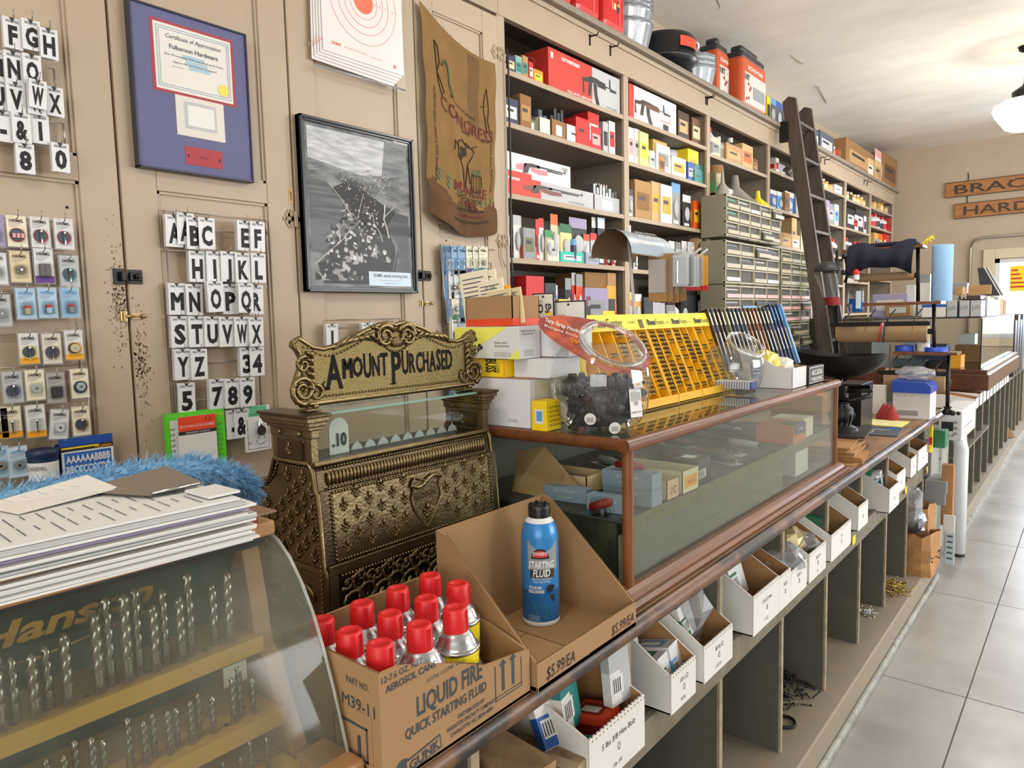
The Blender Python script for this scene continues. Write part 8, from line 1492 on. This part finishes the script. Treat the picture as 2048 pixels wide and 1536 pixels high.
def drawers(y0, y1, z0, z1, nc, nr, lab, pink=False, x=-1.93):
    y0, y1, z0, z1 = y0 * .919, y1 * .919, CAMH + (z0 - CAMH) * .919, CAMH + (z1 - CAMH) * .919
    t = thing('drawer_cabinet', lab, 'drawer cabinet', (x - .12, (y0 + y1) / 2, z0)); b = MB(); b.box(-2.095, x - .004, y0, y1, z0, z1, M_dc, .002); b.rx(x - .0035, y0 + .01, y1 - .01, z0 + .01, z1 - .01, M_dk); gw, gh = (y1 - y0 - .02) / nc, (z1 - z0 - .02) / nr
    b.box(x - .004, x + .012, y0, y0 + .012, z0, z1, M_dc); b.box(x - .004, x + .012, y1 - .012, y1, z0, z1, M_dc)
    for r_ in range(nr + 1): b.box(x - .004, x + .010, y0, y1, z0 + .006 + gh * r_, z0 + .014 + gh * r_, M_dl)
    for c_ in range(nc + 1): b.box(x - .004, x + .010, y0 + .006 + gw * c_, y0 + .014 + gw * c_, z0, z1, M_dl)
    b.build('cabinet_body', t)
    for r_ in range(nr):
        for c_ in range(nc):
            if RND.random() < .05: continue
            ya, za = y0 + .016 + gw * c_, z0 + .016 + gh * r_; pull = RND.choice((0, 0, .004, .03)); b = MB(); q = x + pull
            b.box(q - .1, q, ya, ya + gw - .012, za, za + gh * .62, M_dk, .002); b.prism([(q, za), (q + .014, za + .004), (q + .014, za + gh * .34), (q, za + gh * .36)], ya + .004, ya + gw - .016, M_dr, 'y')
            m_ = K('pink') if pink else (M_dl if RND.random() < .85 else K('lgrey')); b.rx(q + .0146, ya + .008, ya + gw - .02, za + .006, za + gh * .30, m_)
            b.box(q - .08, q - .006, ya + .004, ya + gw - .016, za + gh * .62, za + gh * .74, K(RND.choice(('grey', 'lgrey', 'khaki', 'slate', '#2f8f6a' if RND.random() < .2 else 'khaki')))); b.build('drawer', t)
drawers(4.97, 6.10, 1.985, 2.285, 5, 3, 'grey small parts drawer cabinet at the top of the stack beside the ladder')
drawers(4.96, 6.08, 1.645, 1.96, 4, 3, 'grey small parts drawer cabinet in the middle of the stack'); drawers(4.96, 6.08, 1.335, 1.64, 4, 3, 'small parts cabinet with pink labels below the middle one', True); MB().box(-2.095, -1.93, 4.5, 6.4, 0, 1.05, M_shelf).build('base_cabinet', label='plain tan base cabinet under the small drawer cabinets', cat='cabinet'); drawers(4.96, 6.08, 1.02, 1.33, 4, 3, 'lowest small parts drawer cabinet in the stack left of the ladder')
drawers(6.12, 6.90, 1.645, 1.96, 3, 3, 'small parts drawer cabinet level with the middle one behind the ladder'); drawers(6.12, 6.90, 1.335, 1.64, 3, 3, 'pink labelled small parts cabinet behind the ladder', True); drawers(6.12, 6.90, 1.02, 1.33, 3, 3, 'lowest small parts drawer cabinet behind the ladder')
row(3, 0, "g,1543,1583,300,#b5b6ba,grey,big bag in clear wrap;b,1552,1558,316,white,red,white red and blue box;g,1594,1604,318,lgrey,grey,grey bag right of the ladder rail")
row(3, 1, "p,1543,1556,380,blue,paper,blue sheet pack;p,1557,1570,384,sky,paper,light blue sheet pack;b,1570,1580,385,dkraft,brown,leaning brown board;p,1572,1590,384,#2f6fb0,paper,bright blue pack;b,1592,1612,392,grey,lgrey,grey box behind the ladder")
row(3, 2, "b,1562,1584,466,kraft,tan,open kraft carton with white inside;b,1584,1600,470,tan,paper,tan carton with flap;c,1556,1568,436,white,navy,white round plate;b,1584,1594,430,tan,tan,tall tan folded box;b,1602,1612,440,khaki,sand,khaki box;c,1604,1616,490,pink,sand,pink jar", z=1.97)
row(4, 0, "b,1632,1644,346,sand,olive,cream box with green print;t,1645,1652,348,sand,navy,amber bottle with blue label;t,1653,1659,350,#cf9a3c,sand,first amber bottle;t,1660,1668,352,#cf9a3c,tan,second amber bottle;b,1670,1688,372,white,paper,white open box")
row(4, 1, "b,1634,1642,412,sand,cream,tall cream box;t,1643,1650,418,cream,sand,cream bottle;t,1651,1657,414,paper,dark,white and black bottle;b,1658,1669,408,grey,lgrey,grey patterned box;b,1670,1678,409,#bcd0dc,sky,pale blue sheet;b,1640,1660,398,mauve,pink,mauve box on the bottles")
row(4, 2, "j,1645,1654,470,white,dark,white jug with black label;j,1655,1663,470,white,red,white jug with red label;j,1664,1671,472,white,red,second white jug with red label;t,1672,1677,478,white,dark,slim white bottle;c,1605,1616,492,pink,red,pink can behind the ladder")
row(5, 0, "t,1695,1701,364,#cf9a3c,sand,first amber spray bottle;t,1702,1708,368,#5a3d2a,dark,dark bottle;t,1709,1715,371,#cf9a3c,sand,third amber spray bottle;t,1716,1722,374,#d9a548,sand,fourth amber spray bottle;t,1723,1728,376,#cf9a3c,tan,fifth amber spray bottle;t,1729,1733,379,#cf9a3c,sand,last amber spray bottle")
row(5, 1, "b,1694,1707,431,#d9b9b0,orangered,pale box with red ring;b,1708,1717,430,paper,red,white box with red letters;b,1718,1727,432,white,paper,plain white bag;b,1728,1735,433,paper,dark,white box with dark edge;b,1694,1710,418,black,white,black pack with white mark;b,1712,1728,420,dark,white,second black pack with white mark")
row(5, 2, "j,1694,1706,475,white,dark,white jug with black band;t,1707,1714,485,amber,yellow,amber bottle;t,1716,1723,483,white,grey,white bottle;t,1725,1731,483,white,dark,last white bottle")
row(5, 3, "b,1694,1702,560,white,grey,white narrow box;b,1704,1715,575,sand,lgrey,sand box")
row(6, 0, "c,1750,1756,404,#d0a85c,tan,tan can;b,1757,1763,390,#b98f4a,tan,golden carton;c,1764,1769,402,amber,sand,amber can;c,1773,1779,404,#a8894a,tan,olive can")
row(6, 1, "t,1749,1756,428,white,red,white bottle with red label;t,1757,1763,426,white,dark,white bottle with dark label;t,1764,1770,429,white,navy,white bottle with navy label;t,1771,1777,431,white,red,second white bottle with red label;b,1778,1786,438,red,dred,low red box")
row(6, 2, "b,1749,1757,466,#c9a04c,sky,golden box with blue print;b,1758,1766,468,orange,tan,orange box;b,1768,1773,466,red,paper,red and white box;b,1774,1780,470,orangered,red,orange red box")
row(6, 3, "b,1748,1756,565,red,paper,red box below the cloth;b,1757,1764,567,red,sand,bright red box below the cloth;b,1766,1775,568,sand,red,sand box below the cloth")
# ================================================================ goods on top of the shelving
LZ = 2.953; M_gas = mat('fuel_can_red', '#c2181b', .38, 0, .03)
gc = None
for k, (y0, y1) in enumerate(((3.325, 3.555), (3.07, 3.30), (2.815, 3.045), (2.56, 2.79), (2.3, 2.535))):
    lab = ['rightmost red fuel can on the ledge beside the metal tubs', 'red fuel can second from the right on the ledge', 'middle red fuel can on the ledge', 'red fuel can fourth from the right on the ledge', 'leftmost red fuel can on the ledge above the cupboards'][k]
    if gc is None:
        gc = thing('fuel_can', lab, 'fuel can', (-2.22, (y0 + y1) / 2, LZ), 'red fuel cans on the ledge'); ym = (y0 + y1) / 2; b = MB(); b.box(-2.38, CX + .035, y0, y1, LZ, LZ + .34, M_gas, .035); b.box(-2.36, CX + .015, y0 + .02, y1 - .02, LZ + .33, LZ + .37, M_gas, .015)
        b.box(CX + .034, CX + .038, y1 - .075, y1 - .072, LZ + .03, LZ + .31, K('pink')); b.build('can_body', gc); b = MB(); b.tube([(-2.34, ym, LZ + .36), (-2.32, ym, LZ + .42), (-2.18, ym, LZ + .42), (-2.16, ym, LZ + .36)], .012, M_gas, 8); b.build('handle', gc)
        b = MB(); e = CX + .036; yy = y1 - .11
        for j, (s2, h_, dz, c_) in enumerate((('NO SPILL', .016, .21, 'paper'), ('GASOLINE', .014, .19, 'paper'), ('DANGER', .010, .165, 'amber'))): b.tx(s2, h_, e, yy, LZ + dz, K(c_), w=.085, sx=0, bold=.02)
        b.rx(e, yy - .04, yy - .03, LZ + .10, LZ + .15, K('amber')); b.rx(e, yy - .02, yy + .0, LZ + .11, LZ + .14, K('paper')); b.rx(e, yy + .01, yy + .035, LZ + .10, LZ + .15, K('dark')); b.rx(e + .0005, yy + .012, yy + .033, LZ + .13, LZ + .145, K('amber')); b.build('warning_label', gc)
    else: dup(gc, (-2.22, (y0 + y1) / 2, LZ), 0, lab)
def tub(cx, cy, z, r, h, lab):
    b = MB(); n = 40; pr = [(r * .74, 0), (r * .78, .006), (r * .97, h - .02), (r, h - .012), (r, h)]; vs_ = []
    for i, (rr2, zz) in enumerate(pr):
        for k in range(n): a = 6.2832 * k / n; q = rr2 + (.004 * (k % 2) if 0 < i < 3 else 0); vs_.append((cx + q * math.cos(a), cy + q * math.sin(a), z + zz))
    b.add(vs_, [(i * n + k, i * n + (k + 1) % n, (i + 1) * n + (k + 1) % n, (i + 1) * n + k) for i in range(4) for k in range(n)], M_galv); b.lathe([(r * .75, .001), (.001, .001)], M_galv, (cx, cy, z), n); b.tube([(cx + r * math.cos(a), cy + r * math.sin(a), z + h) for a in [i * .2 for i in range(31)]], .005, M_galv, 6, True); b.build('metal_tub', label=lab, cat='tub', group='galvanized tubs stacked on the ledge')
for k in range(10): tub(-2.24, 3.79, LZ + .027 * k + (.05 if k else 0), .185, .155, 'galvanized tub, %s in the tall stack beside the fuel cans' % ['lowest', 'second', 'third', 'fourth', 'fifth', 'sixth', 'seventh', 'eighth', 'ninth', 'topmost'][k])
for k in range(3): tub(-2.27, 4.80, LZ + .035 * k, .16, .17, 'galvanized pail, %s of three on the ledge behind the black pan' % ['lowest', 'middle', 'topmost'][k])
dp = thing('drain_pan', 'black oil drain pan with orange sticker standing on the ledge', 'drain pan', (-2.22, 4.32, LZ)); b = MB(); b.lathe([(.12, 0), (.17, .02), (.20, .06), (.225, .075), (.225, .09), (.21, .10), (.215, .2), (.20, .225), (.05, .24), (0, .24)], M_blackt, (-2.24, 4.30, LZ), 36); b.build('pan_body', dp)
b = MB(); b.lathe([(.03, 0), (.03, .12)], M_blackt, (-2.16, 4.48, LZ + .21), 14, Matrix.Rotation(-1.2, 3, 'X')); b.lathe([(.032, .12), (.028, .16), (.001, .16)], K('pblue'), (-2.16, 4.48, LZ + .21), 14, Matrix.Rotation(-1.2, 3, 'X')); b.build('spout', dp)
b = MB(); q = -2.24; pts = [(-.55 + i * .12) for i in range(8)]; R_ = .2165; b.add([(q + R_ * math.cos(a), 4.30 + R_ * math.sin(a), LZ + zz) for a in pts for zz in (.13, .19)], [(2 * i, 2 * i + 2, 2 * i + 3, 2 * i + 1) for i in range(7)], K('orangered')); b.build('sticker', dp, 'orange paper sticker')
def orange_can(y0, y1, lab, x=CX + .02):
    t = thing('bait_container', lab, 'container', (x - .1, (y0 + y1) / 2, LZ)); ob = mat('orange_plastic', '#c4532a', .4, 0, .05); b = MB(); b.box(x - .16, x, y0, y1, LZ, LZ + .36, ob, .03); b.build('container_body', t); b = MB(); b.box(x - .15, x - .008, y0 + .015, y1 - .015, LZ + .34, LZ + .40, K('dark'), .02); b.box(x - .12, x - .03, y0 + .05, y1 - .10, LZ + .40, LZ + .45, K('dark'), .02); b.build('lid', t)
    b = MB(); e = x + .0008; b.rx(e, y0 + .04, y1 - .02, LZ + .03, LZ + .25, K('#c9c4bc')); b.tx('ECHOMAN', .028, e, (y0 + y1) / 2 + .01, LZ + .275, K('paper'), w=(y1 - y0) * .6, sx=0, bold=.03); b.tx('18T', .04, e + .001, y0 + .09, LZ + .195, K('dark'), w=.09, sx=0, bold=.04)
    for (u, v) in ((.10, .16), (.14, .14), (.12, .12), (.06, .05), (.10, .06)): b.rx(e + .001, y0 + u, y0 + u + .03, LZ + v, LZ + v + .02, K('dred'))
    b.rx(e + .001, y0 + .2, y1 - .04, LZ + .08, LZ + .17, K('grey')); b.build('label', t)
orange_can(5.24, 5.72, 'big orange container with dark lid and white label on the ledge'); orange_can(4.98, 5.20, 'orange container half hidden left of the larger one on the ledge', CX - .06)
row(None, None, "b,1534,1541,193,yellow,dark,yellow edged box right of the orange containers;p,1542,1554,196,slate,sky,first blue looped hose card;p,1555,1567,204,slate,blue,second blue looped hose card;p,1568,1580,214,slate,dark,third blue looped hose card;b,1581,1590,224,amber,dark,orange box between the hose cards and the ladder;b,1592,1600,240,lgrey,yellow,grey box behind the ladder;b,1615,1622,255,yellow,amber,yellow box right of the ladder;b,1623,1638,258,slate,white,blue and white box right of the ladder;b,1639,1670,292,tan,brown,long tan carton on the ledge;b,1640,1668,268,slate,lgrey,black and grey battery pack on the tan carton;t,1672,1683,292,red,dred,red bottle at the end of the tan carton;b,1692,1748,292,dkraft,kraft,large open brown carton on the ledge;b,1736,1748,318,tan,white,white ended carton on the ledge;b,1750,1764,322,tan,kraft,tan carton holding a white sheet;p,1752,1776,304,paper,pink,white printed sheet tilted in the carton;b,1766,1795,312,dkraft,brown,tall brown board at the far end", z=LZ, where='', fx=CX - .02)
# ================================================================ second counter and what stands beyond
DY2, EY = 5.05, 10.0; SXF = -.62
c2_ = thing('service_counter', 'second grey counter with open bins running to the far window', 'counter', (-1.0, 7.5, 0))
b = MB(); b.box(-1.45, SXF, DY2, EY, .745, .775, M_cnt2); b.box(-1.42, -.98, 5.6, 7.95, .775, .875, M_cnt); b.build('counter_top', c2_)
b = MB(); b.box(-1.4, SXF, DY2, EY, 0, .12, mat('plinth_paint', '')); b.box(SXF, SXF + .015, DY2, EY, 0, .035, mat('floor_skirting', '')); b.build('plinth', c2_)
b = MB(); b.box(-1.42, -1.40, DY2, EY, .12, .745, M_cnt); b.build('back_board', c2_)
for k in range(13):
    y = DY2 + .02 + k * .41; b = MB(); b.box(-1.4, SXF - .03, y - .009, y + .009, .12, .745, M_cnt); b.box(SXF - .03, SXF - .024, y - .009, y + .009, .12, .745, mat('raw_edge', '')); b.build('divider', c2_)
b = MB(); b.box(-1.38, SXF - .01, DY2, 6.6, .50, .515, M_cnt2); b.build('inner_shelf', c2_)
for k in range(11):
    y = 5.36 + k * .2 + .01 * (k % 2); h = .10 + .02 * (k % 3); b = MB(); x = SXF + .03
    b.prism([(x - .3, .776), (x, .776), (x, .776 + h * .7), (x - .14, .868), (x - .3, .868)], y, y + .004, M_bin, 'y'); b.prism([(x - .3, .776), (x, .776), (x, .776 + h * .7), (x - .14, .868), (x - .3, .868)], y + .155, y + .159, M_binin, 'y'); b.box(x - .003, x, y, y + .159, .776, .776 + h * .7, M_bin); b.box(x - .3, x, y, y + .159, .776, .78, M_bin)
    b.box(x - .25, x - .03, y + .02, y + .14, .78, .83 + .03 * (k % 2), ['#b5533c', 'dkraft', 'brown', 'lgrey', 'slate', 'lgrey', 'tan', 'khaki', 'grey', 'kraft', 'lgrey'][k])
    b.build('cardboard_bin', label='white open bin on the second counter, %s from its near end' % ['first', 'second', 'third', 'fourth', 'fifth', 'sixth', 'seventh', 'eighth', 'ninth', 'tenth', 'last'][k], cat='bin', group='bins on the second counter')
b = MB(turn(-.7, 8.6, .2)); b.prism([(-.85, .125), (-.60, .125), (-.85, .55)], 8.58, 8.61, M_kb, 'y'); b.build('cardboard_flap', label='brown cardboard leaning out of the second counter near the floor', cat='cardboard')
# boxed machine, white leg, sack and boxes in the gap between the counters
def gb(nm, lab, px0, px1, pb, pt, y, d, m, extra=None, cat='box', z=None):
    a, c = ony(px0, pb, y), ony(px1, pb, y); zt = ony((px0 + px1) / 2, pt, y).z; z = a.z if z is None else z; b = MB(); b.box(a.x, c.x, y, y + d, z, zt, m, .003)
    if extra: extra(b, a.x, c.x, y, z, zt)
    return b.build(nm, label=lab, cat=cat)
gb('machine_carton', 'white carton printed with a dark machine screen at the counter end', 1876, 1923, 868, 822, 4.42, .55, '#c9c9cb', lambda b, x0, x1, y, z0, z1: (b.ry(y - .001, x0 + .015, x0 + .07, z0 + .05, z0 + .10, K('black')), b.ty('NEX-R', .012, x0 + .05, y - .001, z0 + .02, K('dark'), w=.05), [b.ry(y - .001, x1 - .04, x1 - .02, z0 + .03 + k * .03, z0 + .045 + k * .03, K('grey')) for k in range(3)], b.rx(x1 + .001, y + .1, y + .4, z0 + .06, z0 + .065, K('mauve')), b.rz(z1 + .001, x0 + .05, x1 - .05, y + .2, y + .205, K('dark'))), z=.72)
b = MB(); b.box(-.98, -.68, 4.42, 5.0, .0, .718, mat('stand_grey', '#9a988f', .6), .004); b.build('low_stand', label='grey low stand under the white machine carton', cat='stand')
p = ony(1917, 1060, 4.72); b = MB(); b.tube([(p.x, 4.72, .02), (p.x, 4.72, .62), (p.x - .01, 4.72, .69), (p.x - .05, 4.72, .715), (p.x - .12, 4.72, .716)], .038, mat('white_enamel', '#dfe3e6', .25), 14); b.cyl((p.x, 4.72, 0), .036, .03, 'black', 14); b.cyl((p.x - .30, 4.72, .0), .03, .03, 'black', 14); b.build('enamel_leg', label='white enamelled tubular leg standing on the floor by the counter end', cat='leg')
gb('brown_bag', 'brown carton standing below the grey cartons at the counter end', 1880, 1904, 1050, 930, 4.33, .05, M_sack); gb('grey_carton', 'upper grey carton sticking out from the counter end', 1848, 1893, 985, 962, 4.30, .2, 'grey'); gb('grey_carton', 'lower grey carton sticking out from the counter end', 1845, 1890, 1006, 986, 4.30, .2, 'grey')
gb('white_board', 'white sheet hanging at the foot of the brown carton', 1884, 1908, 1100, 1030, 4.30, .01, 'white'); gb('blue_leaflet', 'pale blue printed leaflet near the floor at the counter end', 1888, 1908, 1128, 1064, 4.28, .01, '#aebfc4', lambda b, x0, x1, y, z0, z1: [b.ry(y - .001, x0 + .01, x1 - .01, z0 + .03 + k * .03, z0 + .04 + k * .03, K('slate')) for k in range(5)])
gb('green_box', 'dark green box on the rail beyond the last bin', 1864, 1890, 895, 862, 4.14, .1, '#22704a')
gb('level_tool', 'yellow and red upright tool beside the dark green box', 1857, 1864, 905, 852, 4.10, .02, 'yellow', lambda b, x0, x1, y, z0, z1: b.ry(y - .001, x0, x1, z0 + .04, z0 + .08, K('red')))
# second glass case with wooden base
QY = 5.62; k0, k1 = ony(1872, 776, QY), ony(1977, 776, QY); zb, zm, zt = .90, ony(1965, 740, QY).z, ony(1965, 636, QY).z; xa, xb, LY = -1.42, k1.x, 2.3
M_mah = mat('dark_mahogany', '#5b3624', .25, 0, .15, 8, c2='#43271a'); g2 = thing('display_case', 'glass display case with dark mahogany base on the second counter', 'display case', ((xa + xb) / 2, QY + 1, zb))
b = MB(); b.box(xa, xb, QY, QY + LY, zb - .024, zm - .03, M_mah, .006); b.box(xa, xb - .012, QY + .01, QY + LY, zm - .03, zm, M_mah, .004); b.build('wooden_base', g2)
b = MB(); [b.box(xb - .02 - .02 * k, xb - .012 - .02 * k, QY + .03, QY + LY, zm, zm + .006, M_chrome) for k in range(2)]; b.build('chrome_track', g2)
for q in ((xa + .02, xb - .05, QY + .02, QY + .026), (xb - .054, xb - .05, QY + .02, QY + LY)): MB().box(*q, zm + .006, zt, M_glass).build('glass_pane', g2)
b = MB(); b.box(xb - .056, xb - .048, QY + .016, QY + .024, zm, zt, 'black'); b.box(xa, xb - .048, QY + .016, QY + LY, zt, zt + .006, 'black'); b.box(xb - .056, xb - .048, QY, QY + LY, zt, zt + .008, 'lgrey'); b.build('case_frame', g2)
for k, (x0, x1, y0, h, c_, lab) in enumerate(((-1.15, -.95, 5.75, .05, 'slate', 'grey blue drill box in the second display case'), (-.93, -.80, 5.8, .04, 'black', 'black drill set in the second display case'), (-.78, -.72, 5.7, .09, 'amber', 'yellow tape tool in the second display case'), (-1.05, -.85, 6.0, .15, 'navy', 'navy packaged tool in the second display case'), (-.85, -.68, 6.4, .13, 'dkraft', 'brown box in the second display case'), (-1.15, -1.0, 6.1, .2, 'lgrey', 'grey wrapped tool at the back of the second display case'), (-.9, -.78, 6.9, .2, 'paper', 'white packet far back in the second display case'))):
    bx('stock_box', lab, x0, x1, y0, y0 + .18, zm + .001, zm + h, c_)
T2 = zt + .009
for k, (px0, px1, pt, c_, d_) in enumerate(((1843, 1865, 603, 'paper', 'white carton with a blue band behind the towel roll'), (1869, 1891, 602, 'paper', 'second white carton with a blue band behind the towel roll'), (1893, 1913, 601, 'lgrey', 'first white carton with a script mark on the second case'), (1918, 1938, 601, 'lgrey', 'second white carton with a script mark on the second case'), (1940, 1962, 601, 'lgrey', 'third white carton with a script mark on the second case'))):
    gb('carton', d_, px0, px1, 636, pt, QY + .1, .2, c_, lambda b, x0, x1, y, z0, z1, k=k: (b.ry(y - .001, x0, x1, z0 + .07, z0 + .09, K('blue')) if k < 2 else b.ty('JdR', .03, (x0 + x1) / 2, y - .001, z0 + .05, K('grey'), w=.05)), z=T2)
for k in range(6): y = QY + .36 + k * .22; bx('carton', 'white carton %s along the front edge of the second case' % ['first', 'second', 'third', 'fourth', 'fifth', 'sixth'][k], xb - .25, xb - .06, y, y + .19, T2, T2 + .135 - .01 * (k % 3), ['lgrey', '#c9b7b4', 'paper', 'lgrey', 'kraft', 'dkraft'][k])
gb('narrow_carton', 'dark brown carton lettered M lying on the white cartons', 1917, 1961, 600, 591, QY + .1, .3, 'dbrown', lambda b, x0, x1, y, z0, z1: b.ty('M', .03, x0 + .03, y - .001, z0 + .006, K('paper'), bold=.03))
gb('open_carton', 'open brown carton on top of the second case', 1910, 1925, 590, 574, QY + .35, .2, 'kraft'); gb('open_carton', 'larger brown carton flap above the M lettered carton', 1936, 1982, 590, 570, QY + .5, .02, 'kraft'); gb('paper_bundle', 'grey crumpled paper bundle right of the towel roll', 1902, 1934, 588, 566, QY + .7, .1, 'grey')
for k in range(4): y = QY + .9 + k * .03; a = ony(1962 + 3 * k, 592, y); c = ony(1955 + 3 * k, 536, y); b = MB(); b.add([(a.x, y, a.z), (a.x + .12, y, a.z), (c.x + .04, y, c.z), (c.x, y, c.z), (a.x, y + .01, a.z), (a.x + .12, y + .01, a.z), (c.x + .04, y + .01, c.z), (c.x, y + .01, c.z)], [(0, 1, 2, 3), (7, 6, 5, 4), (1, 5, 6, 2), (0, 3, 7, 4)], ['dark', 'paper', 'dark', 'paper'][k]); b.build('leaning_board', label='%s sheet leaning before the far window' % ['first dark', 'first white', 'second dark', 'second white'][k], cat='board')
for k, (px0, px1, pb, pt, c_, d_) in enumerate(((1700, 1735, 675, 655, 'tan', 'tan box on the back shelf behind the bottle'), (1770, 1820, 633, 608, 'kraft', 'kraft carton with a white label behind the roll'), (1745, 1815, 600, 588, '#a9a6c8', 'long pale violet clear box behind the rack'), (1812, 1830, 592, 570, 'paper', 'white carton with black print behind the rack'), (1836, 1860, 594, 566, 'paper', 'white and green carton left of the towel roll'), (1840, 1860, 566, 548, 'grey', 'grey machine part behind the towel roll'))):
    gb('stock_box', d_, px0, px1, pb, pt, 6.52 + .05 * k, .2, c_, lambda b, x0, x1, y, z0, z1: b.ry(y - .001, x0 + .03, x1 - .03, z0 + (z1 - z0) * .3, z0 + (z1 - z0) * .75, K('paper')), z=T2)
b = MB(); b.box(-2.0, -1.46, 6.5, 7.1, 0, T2 - .002, M_cnt, .004); b.build('stock_cabinet', label='plain grey cabinet behind the iron rack carrying boxes', cat='cabinet')
for k in range(6): y = 8.1 + k * .28; bx('dark_stock', 'dark packaged goods before the far window, %s from the case' % ['first', 'second', 'third', 'fourth', 'fifth', 'sixth'][k], -.72, -.6, y, y + .2, .776, 1.3 + .05 * (k % 2), ['dark', 'dbrown', 'black', 'slate', 'kraft', 'dark'][k])
